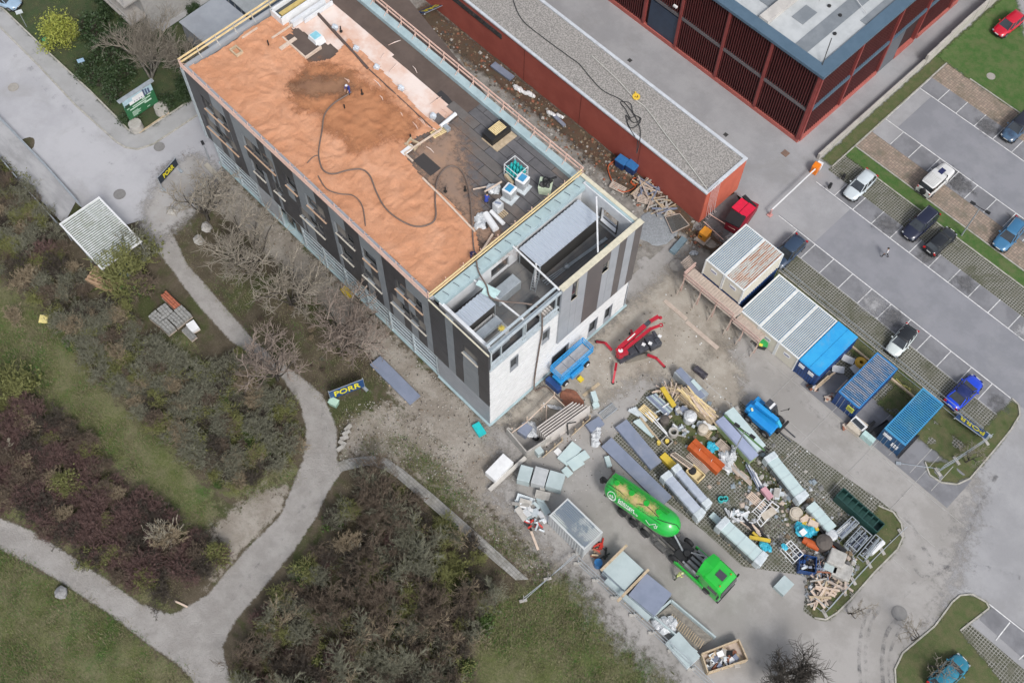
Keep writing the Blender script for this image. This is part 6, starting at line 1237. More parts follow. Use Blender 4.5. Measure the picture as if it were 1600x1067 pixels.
pile('film_heap','torn white film and sacks between bale and orange tarpaulin','film',Z5,[(590,540),(690,510),(800,550)],18,[M_plas,M_wrap,M_white],(.3,.8),(.2,.5),(.08,.3),(.2,.7))
pile('grey_sack_heap','heap of grey sacks beside the yellow beam','sacks',Z5,[(400,360),(500,370),(540,420)],16,[M_plas,M_bg,M_conc],(.4,.9),(.3,.6),(.15,.4),(.2,.6))
t=thing('tool_crate','small grey crate holding yellow buckets','crate',Z5(290,720)); c=Z5(290,725,.05)
for k in range(4): q=MB(); a=k*R(90); q.box(c+Vector((.42*math.cos(a),.42*math.sin(a),.3)),(.06,.86,.5),a); q.build('crate_side',M_conc,t)
q=MB(); q.cyl(c+Vector((0,.05,.05)),.2,.45,12); single(q,'bucket',plain('yellow_bucket',(.65,.5,.1),.5),'yellow bucket inside the small grey crate','bucket'); q=MB(); q.cyl(Z5(205,730,.05),.2,.4,12); single(q,'bucket',MATS['yellow_bucket'],'yellow bucket standing alone left of the small grey crate','bucket')
# orange tarpaulin package and battens
A,B_,C_=[Z5(*p,.85) for p in ((590,765),(650,715),(890,930))]; c,Lh,Wd,an=rect(A,B_,C_)
c,Lh,Wd,an=(Z5(740,860,.85).xy.to_3d(),3.6,1.2,math.atan2((C_-B_).y,(C_-B_).x)); t=thing('tarpaulin_package','long package under bright orange tarpaulin in the storage field','package',(c.x,c.y,.05),an)
q=MB(); q.loft([[(x,-.6,.05),(x,-.55,.75+j),(x,-.05,.85+j),(x,0,.78),(x,.05,.86-j),(x,.55,.76-j),(x,.6,.05)] for x,j in ((-1.85,-.05),(-1.2,.03),(-.4,-.02),(.4,.03),(1.2,-.02),(1.85,-.05))]); q.build('tarpaulin',M_oran,t,world=False)
for k in range(2): q=MB(); q.box((-.8+1.5*k,-.1,.9),(.03,.3,.02),.3); q.build('white_strap',M_white,t,world=False)
for k in range(5): 
    a,b=Z5(545-k*14+20,815+k*14,.15),Z5(770-k*10,1030+k*8,.15); q=MB(); q.beam(a,b,.08); single(q,'batten',M_wk,('first','second','third','fourth','fifth')[k]+' thin batten counted from the orange package','batten','thin battens beside the orange package')
pallet('grey pallet stack right of the orange package',Z5(915,785),R(0),M_wk,.35,s=1.2); pallet('lower grey pallet under the stack right of the orange package',Z5(905,800),R(3),M_wk,.05,s=1.2)
q=MB(); c=Z5(790,785,.1)
for k in range(6): q.ball(c+Vector((random.uniform(-.35,.35),random.uniform(-.35,.35),.2)),.3,7,5,(1,1,.7),.25)
single(q,'tarpaulin',M_bluet,'crumpled bright blue foil beside the grey pallets','foil')
q=MB()
for k in range(16): a=Z5(random.uniform(880,1030),random.uniform(860,1010),random.uniform(.1,.5)); q.ball(a,.4,7,5,(1.2,.8,.6),.4)
for k in range(4): a=Z5(1045-k*4,760+k*30,.6+.1*k); q.ball(a,.28,7,5,(.8,1,1),.3)
single(q,'plastic_film',M_plas,'large crumpled sheet of pale film at the lower end of the orange package','plastic film')
t=thing('hose_bucket','yellow trough and beige timber at the upper end of the twin stacks','trough',Z5(300,930)); q=MB(); q.box(Z5(315,935,.4),(1.7,.7,.6),-.05); q.build('trough',M_yell,t)
for k in range(4): q=MB(); q.beam(Z5(340+k*14,850-k*6,.7),Z5(560+k*10,1010-k*10,.7),.2,.12); q.build('beige_beam',MATS['beige_sack'] if k%2 else M_woodp,t)
q=MB(); c=Z7(330,130,.1)
for dx,dy,sx,sy in ((0,.5,1.5,.08),(0,-.5,1.5,.08),(.75,0,.08,1),(-.75,0,.08,1)): q.box(c+Vector((dx,dy,.3)),(sx,sy,.5))
q.box(c+Vector((0,0,.15)),(1.4,.9,.1)); single(q,'timber_box',MATS['yellow_timber'],'shallow open timber box right of the twin wrapped stacks','box')
q=MB(); c=Z7(305,100,.2); q.tube([c,c+Vector((0,0,.35))],.36,14); single(q,'tyre',M_tyre,'black tyre beside the open timber box','tyre')
# wrapped stacks
w1=wrapstack('stack of mint boards in film, outermost by the blue telehandler',E_,[(918,178),(975,140),(1205,355)],1.5,M_mint,M_wrap,cap=False,straps=0); 
w2=wrapstack('stack of lavender boards with green edge beside the mint boards',E_,[(862,232),(912,195),(1150,420)],1.5,M_lav,mat('green_film_edge',(.2,.3,.1),(.3,.36,.22),1.5,.5),cap=False,straps=0)
q=MB(); a,b=E_(915,192,1.56),E_(1165,410,1.56); q.beam(a,b,.18,.05); single(q,'cover_strip',plain('green_strip',(.07,.16,.05),.7),'dark green strip between the mint and the lavender stack','strip')
wrapstack('wrapped stack with glassy dark side, right of the lavender stack',E_,[(1160,455),(1222,415),(1470,665)],1.35,M_mint,M_glassy)
wrapstack('left of the two long wrapped stacks beside the green tank',E_,[(522,570),(572,532),(832,770)],1.4,mat('grey_lavender_sheet',(.33,.37,.45),(.42,.46,.53),1.1,.5,dirt=.1),M_glassy)
wrapstack('right of the two long wrapped stacks beside the green tank',E_,[(588,520),(628,490),(885,700)],1.4,MATS['grey_lavender_sheet'],M_wrap)
wrapstack('long wrapped stack with glassy dark side next to the green cab',G4,[(72,560),(130,500),(398,740)],1.5,M_mint,M_glassy)
slab('insulation_board','flat mint board at the upper end of the wrapped stack by the cab','board',G4,[(30,500),(58,472),(118,520)],.5,.2,M_mint)
wrapstack('short wrapped stack with teal print near the dark green trough',G4,[(632,445),(684,405),(836,545)],1.1,M_mint,M_wrap,cap=False)
PC=-1
for zf,pts in ((G4,((700,455),(712,468),(768,525))),(G4,((335,730),(350,742)))):
    for p in pts: 
        PC+=1; q=MB(); q.box(zf(*p,1.13 if p[0]>400 else 1.53),(.5,.22,.02),R(30)); single(q,'print_label',plain('teal_print',(.05,.42,.4),.6),('upper teal print on the short wrapped stack','second teal print on the short wrapped stack','lower teal print on the short wrapped stack','teal print at the lower end of the stack by the cab','small teal print beside the lower end print')[PC],'print','teal prints on film')
slab('steel_plate_box','square grey box lid lying alone on the asphalt','box',G4,[(430,932),(496,862),(562,915)],.55,0,M_gpan)
# ladders, frames, poles in the lower field
t=thing('scaffold_frame','white scaffold frame with beige deck lying on the pavers','scaffold frame',Z7(1000,480)); A=[Z7(*p,.35) for p in ((905,560),(1040,375),(1110,425),(940,610))]
for i in range(4): q=MB(); q.beam(A[i],A[(i+1)%4],.09); q.build('frame_tube',M_white,t)
for f in (.15,.85): q=MB(); q.beam(A[0]+(A[1]-A[0])*f,A[3]+(A[2]-A[3])*f,.07); q.build('frame_tube',M_white,t)
q=MB(); q.beam(A[0]+(A[2]-A[0])*.25+Vector((0,0,.05)),A[0]+(A[2]-A[0])*.8+Vector((0,0,.05)),.7,.05); q.build('deck',MATS['beige_sack'],t)
ladder('white ladder frame beside the scaffold frame',Z7(885,500,.5),Z7(1030,345,.5),.7,9,M_white)
pallet('pallet standing left of the white ladder frame',Z7(890,380),R(0),M_woodp,.2,s=1.5)
slab('pink_board','pink insulation board pack','board',Z7,[(940,262),(985,232),(1062,325)],.8,.3,plain('pink_board',(.55,.3,.34),.7))
SP=18; pile('film_heap','grey foil wrapped parts right of the pink board','parts',Z7,[(1060,290),(1110,320)],14,[M_plas,M_wrap,M_conc],(.4,.9),(.3,.6),(.1,.4),(.2,.8))
pile('pole_bundle','bundle of pale poles lying on the grass below the crumpled film','poles',Z7,[(860,110),(930,200)],16,[M_white,M_steel,M_bg],(2.2,2.6),(.06,.09),(.06,.09),(.2,.6),an=R(-22),spread=.06,part='pole')
pile('plank_heap','old grey planks left of the pole bundle','planks',Z7,[(690,70),(790,150)],18,[M_wk,M_conc],(1.0,2.2),(.1,.2),(.04,.08),(.1,.5),an=R(-3),spread=.2,part='plank')
pile('white_scrap_heap','heap of white torn foil and pipes below the twin wrapped stacks','scrap',Z7,[(640,490),(720,470),(790,510),(700,560)],30,[M_plas,M_white,M_wrap],(.3,1.0),(.1,.3),(.08,.25),(.1,.6))
q=MB(); q.beam(Z7(720,545,.3),Z7(870,580,.3),.16); single(q,'white_pipe',M_white,'white pipe lying below the heap of torn foil','pipe')
q=MB(); c=Z7(568,365,.1); q.ring(c,.3,.18,.4,12); q.ring(c+Vector((.25,.35,0)),.25,.15,.4,12); single(q,'foil_roll',plain('teal_foil',(.05,.42,.42),.5),'teal rolls at the end of the twin wrapped stacks','roll')
q=MB(); q.beam(Z7(835,705,.7),Z7(1030,740,.7),.32,.2); q.beam(Z7(865,660,.6),Z7(945,735,.6),.22,.2); single(q,'formwork_beam',M_yell,'yellow crossed formwork beams beside the wrapped stack by the cab','formwork beam')
q=MB()
for k in range(8): q.ball(Z7(950+k*9,770+(k%4)*14,.3),.3,7,5,(1.1,.9,.6),.35)
single(q,'tarpaulin',M_bluet,'crumpled bright blue foil beside the yellow beams','foil')
pile('brown_plank_heap','brown planks and foil between the wrapped stack and the yellow beams','planks',Z7,[(780,590),(900,640),(960,690)],16,[M_wk,M_blk,M_woodp],(.8,2),(.12,.25),(.05,.1),(.2,.7),an=R(0),spread=.3,part='plank')
# lower right of the field
q=MB(); c=Z6(280,235,.05); q.tube([c,c+Vector((0,0,.25)),c+Vector((0,0,.5))],[.62,.62,.62],18); q.cyl(c+Vector((0,0,.5)),.45,.1,16); single(q,'cable_drum',MATS['beige_sack'],'beige cable drum left of the yellow sacks','cable drum')
SP=16; pile('cardboard_heap','pinkish cardboard and yellow sacks above the cyan tarpaulin','cardboard',Z6,[(330,260),(400,280),(460,320)],16,[M_woodp,MATS['beige_sack'],M_yell],(.5,1.2),(.3,.6),(.05,.2),(.2,.8))
q=MB()
for k in range(18): q.ball(Z6(random.uniform(310,430),random.uniform(325,400),random.uniform(.2,.6)),.42,8,5,(1.2,.9,.5),.35)
single(q,'tarpaulin',M_bluet,'cyan tarpaulin crumpled over sacks in the lower storage field','tarpaulin')
slab('white_sack_pile','white board lying on the cyan tarpaulin','board',Z6,[(310,375),(350,345),(400,370)],1.0,.8,M_white)
def stillage(label,zf,pts,h=.9,nx=4,m=None,cat='stillage',fill=None):
    m=m or M_galv; A,B_,C_=[zf(*p,h) for p in pts]; c,Lh,Wd,an=rect(A,B_,C_); t=thing('stillage',label,cat,(c.x,c.y,.05),an)
    q=MB()
    for x in(-Lh/2,Lh/2):
        for y in(-Wd/2,Wd/2): q.beam((x,y,0),(x,y,h),.08)
    for z in(.12,h): 
        for s in(-1,1): q.beam((-Lh/2,s*Wd/2,z),(Lh/2,s*Wd/2,z),.07); q.beam((s*Lh/2,-Wd/2,z),(s*Lh/2,Wd/2,z),.07)
    q.build('frame',m,t,world=False)
    for k in range(1,nx): q=MB(); x=-Lh/2+Lh*k/nx; q.beam((x,-Wd/2,h),(x,Wd/2,h),.05); q.build('cross_bar',m,t,world=False)
    q=MB(); q.beam((-Lh/2,0,h),(Lh/2,0,h),.05); q.build('cross_bar',m,t,world=False)
    if fill:
        for k in range(fill[1]): q=MB(); q.box((random.uniform(-.1,.1)*Lh,(-.42+.84*k/fill[1])*Wd,random.uniform(.3,h*.95)),(Lh*random.uniform(.6,.98),random.uniform(.05,.16),random.uniform(.06,.16)),random.uniform(-.1,.1),0,random.uniform(-.05,.05)); q.build('stored_part',random.choice(fill[0]),t,world=False)
    return t
stillage('white cage frame with blue foil at its corner, lower left of the field',Z6,[(170,510),(240,450),(352,560)],.9,4,M_white,'cage'); 
for k in range(3): q=MB(); q.ball(Z6(185+k*6,495+k*8,.95),.25,7,5,(1,1,.7),.3); single(q,'foil_rest',M_bluet,('upper','middle','lower')[k]+' scrap of blue foil on the white cage frame','foil','blue foil scraps on the cage')
t=thing('orange_package','orange ribbed plastic crates between the cage and the brown bale','crate',Z6(390,505)); 
for k in range(2): q=MB(); c=Z6(372+k*34,490+k*26,.0); q.tube([c+Vector((-.55,-.0+.0,.55)),c+Vector((.55,.35,.55))],.33,12); q.build('orange_tube',M_oran,t)
drum('dark brown bale right of the orange crates',Z6(500,490,.05),.75,1.3,plain('dark_bale',(.1,.085,.075),.8)); drum('grey sack behind the dark brown bale',Z6(565,425,.05),.55,1.1,M_plas)
stillage('stillage with dark scaffold parts, upper left of the three beside the dark green trough',Z6,[(615,380),(755,250),(815,300)],1.0,3,M_galv,fill=([M_blk,M_bg,M_galv,M_white],12))
stillage('stillage full of black formwork parts, middle one beside the dark green trough',Z6,[(705,465),(830,330),(925,400)],1.0,3,M_galv,fill=([M_blk,M_blk,M_bg,M_galv],14))
stillage('stillage full of black and white parts, lower right one near the fence',Z6,[(815,560),(950,400),(1010,440)],1.0,3,M_galv,fill=([M_blk,M_white,M_bg,M_galv],14))
t=stackof('white_box_stack','white boards and boxes at the end of the stillages by the fence','boxes',Z6,[(900,540),(1010,440),(1040,465)],.8,3,M_white)
# dark green trough rack
A,B_,C_=[Z6(*p,1.3) for p in ((620,75),(685,15),(1028,315))]; c,Lh,Wd,an=rect(A,B_,C_); an=math.atan2((C_-B_).y,(C_-B_).x); Lh=(C_-B_).length; Wd=(B_-A).length; c=(A+C_)/2; t=thing('green_trough','long dark green steel trough with ribs at the upper edge of the storage field','trough',(c.x,c.y,.05),an)
for s in(-1,1): q=MB(); q.box((0,s*Wd/2,.65),(Lh,.08,1.3)); q.build('side_wall',M_grn,t,world=False); q=MB(); q.box((s*Lh/2,0,.65),(.08,Wd,1.3)); q.build('end_wall',M_grn,t,world=False)
q=MB(); q.box((0,0,.5),(Lh,Wd,.12)); q.build('floor',M_grn,t,world=False)
for k in range(1,8): q=MB(); q.box((-Lh/2+Lh*k/8,0,1.22),(.1,Wd,.12)); q.build('rib',M_grn,t,world=False)
# black bars near it
for (a,b,lb) in (((480,340),(560,430),'black bar right of the yellow cardboard'),((600,470),(700,545),'black box girder below the stillages')): q=MB(); q.beam(Z6(*a,.4),Z6(*b,.4),.4,.3); single(q,'black_girder',M_blk,lb,'girder')
q=MB(); q.beam(Z6(585,490,.4),Z6(690,600,.4),.14); single(q,'orange_bar',plain('orange_steel',(.5,.12,.04),.6),'orange bar lying along the black girder','bar')
t=thing('waste_skip','blue waste bin full of rubble at the lower left of the field','waste bin',Z6(360,660)); A,B_,C_=[Z6(*p,.9) for p in ((300,680),(385,590),(420,650))]; c=Z6(365,665,0)
for k in range(4): a=k*R(90)+R(35); q=MB(); q.box(c+Vector((.75*math.cos(a),.75*math.sin(a),.5)),(.07,1.5,.9),a); q.build('bin_side',M_navy,t)
for k in range(14): q=MB(); q.box(c+Vector((random.uniform(-.5,.5),random.uniform(-.5,.5),random.uniform(.6,.95))),(random.uniform(.2,.7),.2,.15),random.uniform(0,3),.3,.3); q.build('waste_piece',random.choice([M_blk,M_bg,M_wrap,M_navy]),t)
t=thing('grey_machine','dusty grey mixing machine in the lower storage field','machine',Z6(610,640)); c=Z6(600,625,0); q=MB(); q.box(c+Vector((0,0,.9)),(1.5,1.5,.9),R(20)); q.build('hopper',mat('dusty_grey_machine',(.42,.41,.39),(.32,.31,.29),2,.7),t,bevel=.12); c=Z6(655,720,0); q=MB(); q.box(c+Vector((0,0,.5)),(1.7,1.5,.7),R(20)); q.build('motor_housing',MATS['dusty_grey_machine'],t,bevel=.1); q=MB(); q.box(c+Vector((-.9,-.6,.6)),(1.2,.7,.5),R(20)); q.build('control_box',M_gpan,t,bevel=.05)
SP=24; pile('scrap_heap','dark tangle of scrap and red brown bars left of the grey machine','scrap',Z6,[(420,680),(500,700),(560,740),(480,640)],44,[M_blk,M_brick,M_bg,M_galv,M_wk],(.4,1.7),(.05,.14),(.05,.12),(.1,.8))
pile('plank_heap','weathered planks and posts at the lower end of the storage field','planks',Z6,[(420,800),(540,790),(560,850),(440,960),(700,780)],40,[M_wk,M_woodp,M_conc,M_wood],(.8,2.2),(.1,.22),(.06,.14),(.1,.6),part='plank')
# fence with feet round the lower right
t=thing('site_fence','temporary fence with pale block feet along the lower right border of the storage field','fence',Z6(860,660)); pts=[Z6(*p) for p in ((1155,390),(1000,540),(890,650),(760,790),(680,880),(520,1060),(400,970))]
for a,b in zip(pts[:-1],pts[1:]):
    for h in (.2,1.9): q=MB(); q.beam(a+Vector((0,0,h)),b+Vector((0,0,h)),.05); q.build('rail',M_galv,t)
for p in pts: q=MB(); q.beam(p,p+Vector((0,0,2)),.05); q.build('post',M_galv,t); q=MB(); q.box(p+Vector((0,0,.14)),(.8,.28,.18),R(-20)); q.build('foot_block',M_conc,t)
# right island fence
t=thing('site_fence','temporary fence with feet and lying pole beside the end banner island','fence',S4(1100,980)); pts=[S4(*p) for p in ((1340,870),(1160,990),(1045,1060),(760,1040))]
for a,b in zip(pts[:-2],pts[1:-1]):
    for h in (.15,.9,1.9): q=MB(); q.beam(a+Vector((0,0,h)),b+Vector((0,0,h)),.05); q.build('rail',M_galv,t)
for p in pts[:3]: q=MB(); q.beam(p,p+Vector((0,0,2)),.05); q.build('post',M_galv,t); q=MB(); q.box(p+Vector((0,0,.14)),(.9,.28,.18),R(-20)); q.build('foot_block',M_conc,t)
q=MB(); q.beam(S4(795,1000,.1),S4(1080,1040,.1),.06); q.beam(S4(790,1000,.1),S4(820,1005,.12),.3,.12); single(q,'fence_pole',M_galv,'thin pole with flat foot lying on the asphalt below the cyan container','pole')
# fence behind the containers
t=thing('site_fence','long wire fence behind the site containers along the grid pavers','fence',(-8,61.9,0))
for h in (.3,1.2,1.9): q=MB(); q.b2(-22.6,2.2,61.58,61.62,h,h+.04); q.build('rail',M_galv,t)
for k in range(11): q=MB(); x=-22.6+k*2.48; q.beam((x,61.6,0),(x,61.6,2),.05); q.build('post',M_galv,t)
q=MB(); q.b2(-12,-2,60.4,60.6,.05,.3); single(q,'timber_beam',M_wood,'long timber beam on the ground behind the blue containers','timber beam')
cable([S4(x,y,.15) for x,y in((790,480),(830,520),(880,570),(860,530),(820,520),(850,560),(880,545),(840,525))],'yellow green hose coil in the grass between the blue containers',.05,plain('yellow_hose',(.45,.42,.12),.6),'hose')
# between bright blue and worn blue container
q=MB(); c=Z9(712,62,.05); q.ring(c,.62,.3,.5,20); q.ring(c+Vector((0,0,.3)),.5,.2,.3,18); single(q,'hose_reel',plain('amber_hose',(.62,.36,.03),.5),'amber coiled hose between the bright blue and the worn blue container','hose coil')
for (x,y,lb,rz) in ((492,120,'grey plastic tub left of the amber coil',.6),(668,130,'grey plastic tub below the amber coil',-.2),(590,25,'grey barrow tub above the other tubs',.3)):
    q=MB(); c=Z9(x,y,.1); q.loft([[(c.x+sx*a*math.cos(rz)-sy*b*math.sin(rz),c.y+sx*a*math.sin(rz)+sy*b*math.cos(rz),c.z+z) for sx,sy in((-1,-1),(1,-1),(1,1),(-1,1))] for a,b,z in((.4,.25,0),(.6,.38,.35),(.5,.3,.33))]); single(q,'mortar_tub',plain('light_grey_tub',(.5,.51,.52),.5),lb,'tub','grey plastic tubs')
SP=10; pile('timber_bundle','brown timber and boards beside the bright blue container','timber',Z9,[(310,270),(430,160)],14,[M_wood,M_brick,M_woodp],(1.2,2.6),(.1,.18),(.08,.14),(.1,.6),an=R(88),spread=.1,part='timber')
pile('rubbish_heap','small heap of rubbish at the corner of the bright blue container','rubbish',Z9,[(215,280),(290,300)],12,[M_blk,M_brick,M_white],(.3,.6),(.2,.3),(.1,.3),(.1,.5)); pile('rubbish_heap','small heap of brown rubbish at the corner of the worn blue container','rubbish',Z9,[(380,400),(440,360)],10,[M_brick,M_wk,M_conc],(.3,.6),(.1,.3),(.1,.2),(.1,.4)); pile('rubbish_heap','small pale rubbish heap in front of the yellow notice','rubbish',Z9,[(550,680),(610,640)],12,[M_brick,M_wk,M_plas],(.3,.6),(.1,.3),(.1,.2),(.1,.3))
t=thing('site_box_trailer','beige flat box with dark window lid in front of the containers','box',Z9(690,650)); q=MB(); q.box(Z9(680,665,.35),(1.5,1.5,.6),R(2)); q.build('box_body',MATS['beige_sack'],t); q=MB(); q.box(Z9(705,640,.75),(1.5,.75,.16),R(-4)); q.build('lid_rim',M_white,t); q=MB(); q.box(Z9(700,642,.86),(1.2,.5,.06),R(-4)); q.build('dark_window',M_cglass,t)
for k,(a,b,w_) in enumerate((((720,745),(855,620),.28),((745,760),(985,610),.14),((800,785),(985,620),.5))): q=MB(); q.beam(Z9(*a,.3),Z9(*b,.3),w_,.3); single(q,'black_beam',M_blk,('short','thin long','wide long')[k]+' black beam lying left of the cyan container','beam','black beams on the asphalt')
q=MB(); q.beam((-1.6,54.2,.3),(-1.6,57.5,.3),.14,.2); single(q,'black_beam',M_blk,'black beam lying along the right side of the cyan container','beam')
q=MB(); q.beam(Z9(475,330,.1),Z9(590,210,.1),.12,.06); single(q,'lath',M_woodp,'pale lath lying left of the worn blue container','lath')
# wheelie bin
def wbin(label,c,m,lid,rz=0,group=None,s=1.,name='wheeled_bin'):
    t=thing(name,label,'bin',(c.x,c.y,.05),rz,group); q=MB(); q.loft([[(-.4*s,-.3*s,.08),(.4*s,-.3*s,.08),(.4*s,.3*s,.08),(-.4*s,.3*s,.08)],[(-.48*s,-.38*s,.98*s),(.48*s,-.38*s,.98*s),(.48*s,.38*s,.98*s),(-.48*s,.38*s,.98*s)]]); q.build('body',m,t,world=False)
    q=MB(); q.loft([[(-.52*s,-.42*s,.99*s),(.52*s,-.42*s,.99*s),(.52*s,.42*s,1.02*s),(-.52*s,.42*s,1.02*s)],[(-.46*s,-.36*s,1.08*s),(.46*s,-.36*s,1.08*s),(.46*s,.36*s,1.12*s),(-.46*s,.36*s,1.12*s)]]); q.build('lid',lid,t,world=False); return t
wbin('green bin with yellow label in front of the cream cabins',F4(905,485),plain('bin_black',(.02,.03,.03),.5),plain('bin_green',(.03,.35,.08),.5),.5)
q=MB(); c=F4(905,470,1.12); q.box(c,(.35,.3,.04),.4); single(q,'paper_notice',plain('yellow_notice2',(.75,.7,.1),.6),'yellow label lying on the lid of the green bin','label')
# skips red/black at the end of the low red building
t=thing('waste_container','pair of bright red lidded waste containers with black end flaps','waste container',T4(1030,520))
a=(T4(1035,490,1.5)); AN=0
for k,(pts,m_) in enumerate((([(960,492),(1022,432),(1068,463)],0),([(1005,528),(1068,465),(1115,492)],0),([(1025,425),(1045,412),(1138,470)],1),([(915,575),(960,505),(1040,570)],1))):
    A,B_,C_=[T4(*p,1.5) for p in pts]; c,Lh,Wd,an=rect(A,B_,C_); q=MB(); q.box(Vector((c.x,c.y,1.5+.05*(k%2))),(Lh-.03,Wd-.03,.12),an,.03 if m_==0 else 0); q.build('lid' if not m_ else 'end_flap',plain('signal_red',(.65,.01,.05),.4) if not m_ else M_blk,t)
A,B_,C_=[T4(*p,1.4) for p in ((918,580),(1035,415),(1135,478))]; c,Lh,Wd,an=rect(A,B_,C_); q=MB(); q.box(Vector((c.x,c.y,.75)),(Lh*.96,Wd*.9,1.25),an); q.build('body',plain('dark_red_body',(.25,.01,.025),.5),t,bevel=.04)
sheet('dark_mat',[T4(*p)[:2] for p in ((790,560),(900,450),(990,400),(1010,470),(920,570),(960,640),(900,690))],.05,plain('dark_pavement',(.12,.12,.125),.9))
q=MB()
for p,p2 in (((790,580),(910,690)),((820,530),(980,630))): q.beam(T4(*p,.9),T4(*p2,.9),.06); q.beam(T4(*p,.5),T4(*p2,.5),.05); q.beam(T4(*p,0),T4(*p,.95),.06); q.beam(T4(*p2,0),T4(*p2,.95),.06)
single(q,'barrier_rail',M_pink,'low railing beside the red waste containers','railing')
t=thing('generator','orange generator on a pallet beside the red soil edge','generator',T4(790,690)); c=T4(788,680,0); q=MB(); q.box(c+Vector((0,0,.8)),(.95,1.05,1.1),R(5)); q.build('housing',plain('generator_orange',(.7,.28,.02),.45),t,bevel=.05); q=MB(); q.box(c+Vector((-.1,-.55,.8)),(.35,.03,.2),R(5)); q.build('plate',M_blk,t); q=MB(); q.box(c+Vector((0,-.2,.12)),(1.2,1.3,.14),R(5)); q.build('pallet_base',M_wk,t)
t,_,_=stackof('board_stack','small stack of dull blue boards on the dirt left of the orange generator','board stack',T4,[(575,755),(655,665),(692,685)],.35,3,plain('dull_blue_board',(.17,.24,.28),.6))
q=MB()
for k in range(5): q.ball(T4(712+k*8,775-(k%2)*8,.15),.22,7,5,(1,1,.7),.3)
single(q,'refuse_bag',M_plas,'white refuse bag with dark blue print below the orange generator','bag')
# orange barrier at the car park entry
t=thing('car_park_barrier','orange and white barrier box with long white arm at the car park entry','barrier',(-28.1,74.6,0)); q=MB(); q.box((-28.15,74.55,.65),(.75,.85,1.2),R(10)); q.build('housing',plain('barrier_orange',(.75,.2,.01),.4),t,bevel=.05); q=MB(); q.box((-28.1,75.15,.6),(.6,.4,1.0),R(10)); q.build('rear_housing',M_white,t)
q=MB(); q.beam((-28.0,74.6,1.05),(-27.85,66.6,1.05),.13,.09); q.build('arm',M_white,t); q=MB(); q.beam((-27.85,66.7,0),(-27.85,66.7,1.1),.14); q.box((-27.85,66.7,.1),(.5,.5,.1)); q.build('rest_post',plain('red_white_post',(.6,.3,.28),.5),t)
for x,y,lb in ((1296,293,'black bollard on the stall line near the silver car'),(1317,279,'dark bollard at the corner of the grid pavers')): q=MB(); q.cyl(P(x,y),.17,.7,10); q.ball(P(x,y,.72),.19,8,5); single(q,'bollard',M_blk,lb,'bollard')
# lamp posts
def lamp(label,base,topx,dirx=(1,0,0),h=8.,heads=2,arm=.7):
    t=thing('street_lamp',label,'street lamp',(base.x,base.y,0)); q=MB(); q.tube([base,base+Vector((0,0,h))],[.09,.05],8); q.build('pole',M_galv,t); d=Vector(dirx).normalized()
    for s in ((-1,1) if heads==2 else (1,)): q=MB(); q.beam(base+Vector((0,0,h)),base+d*arm*s+Vector((0,0,h+.05)),.06); q.box(base+d*(arm+.15)*s+Vector((0,0,h+.06)),(.55,.3,.1),math.atan2(d.y,d.x)); q.build('lamp_head',M_blk,t)
    return t
lamp('double headed lamp post in the grass strip beside the black hatchback',Vector((-12.2,79.4,0)),None,(1,.1,0),5.2)
lamp('double headed lamp post rising between the crumpled film and the lavender stack',E_(965,440),None,(1,.1,0),6)
lamp('thin small lamp post at the left end of the long striped side',P(327,250),None,(-1,.3,0),2.6,1,.15)
# signs
M_pb=mat('banner_blue',(.02,.07,.2),(.018,.06,.17),1,.5,dirt=.2); M_py=plain('banner_yellow',(.78,.68,.03),.5)
def banner(label,a,b,h,z0,n,txt='PORR',size=1.35,m=None,up=(0,0,1),sx=.72):
    a,b=Vector((a.x,a.y,0)),Vector((b.x,b.y,0)); d=(b-a).normalized(); u=Vector(up).normalized(); x=u.cross(Vector(n)).normalized(); n=x.cross(u).normalized(); x=d if d.dot(x)>0 else -d; n=x.cross(u).normalized(); t=thing('company_banner',label,'banner',a)
    q=MB(); lo,hi=Vector((0,0,z0)),Vector((0,0,z0))+u*h
    q.loft([[a+lo,a+hi,a+hi-n*.05,a+lo-n*.05],[b+lo,b+hi,b+hi-n*.05,b+lo-n*.05]]); q.build('banner_sheet',m or M_pb,t)
    for p in(a,b): q=MB(); q.beam(p-n*.1,p-n*.1+hi+u*.1,.09); q.box(p-n*.1+Vector((0,0,.1)),(.7,.3,.18)); q.build('post',M_galv,t)
    for w_ in(lo,hi): q=MB(); q.beam(a-n*.05+w_,b-n*.05+w_,.06); q.build('frame_rail',M_galv,t)
    c=(a+b)/2+(lo+hi)/2+n*.03; M=frame((0,0,0),x,n); M.translation=LOC[t.name].inverted()@c; text(txt,size,M_py,t,M@Matrix.Diagonal((sx,1,1,1)),'lettering',.01,.03); return t
banner('blue banner with yellow PORR lettering between the path and the dirt, left of the building',P(519,629),P(571,609),1.6,.75,(.85,-.5,0),size=1.45)
banner('blue banner with yellow PORR lettering on the grass island behind the cyan container',Vector((-.3,62.35,0)),Vector((3.0,62.6,0)),1.9,.15,(0,1,1),size=1.5,up=(0,-1.0,.85))
banner('blue banner with yellow PORR lettering at the top edge above the roof parapet',Vector((-74.6,58.5,0)),Vector((-73.9,61.6,0)),2.1,.3,(-1,.25,1),size=1.5,up=(.95,-.2,.75))
banner('dark banner with yellow PORR lettering half hidden in the bare tree by the road',P(256,298),P(283,268),1.1,1.2,(.95,-.3,0),size=.9,m=plain('dark_banner',(.02,.03,.045),.6))
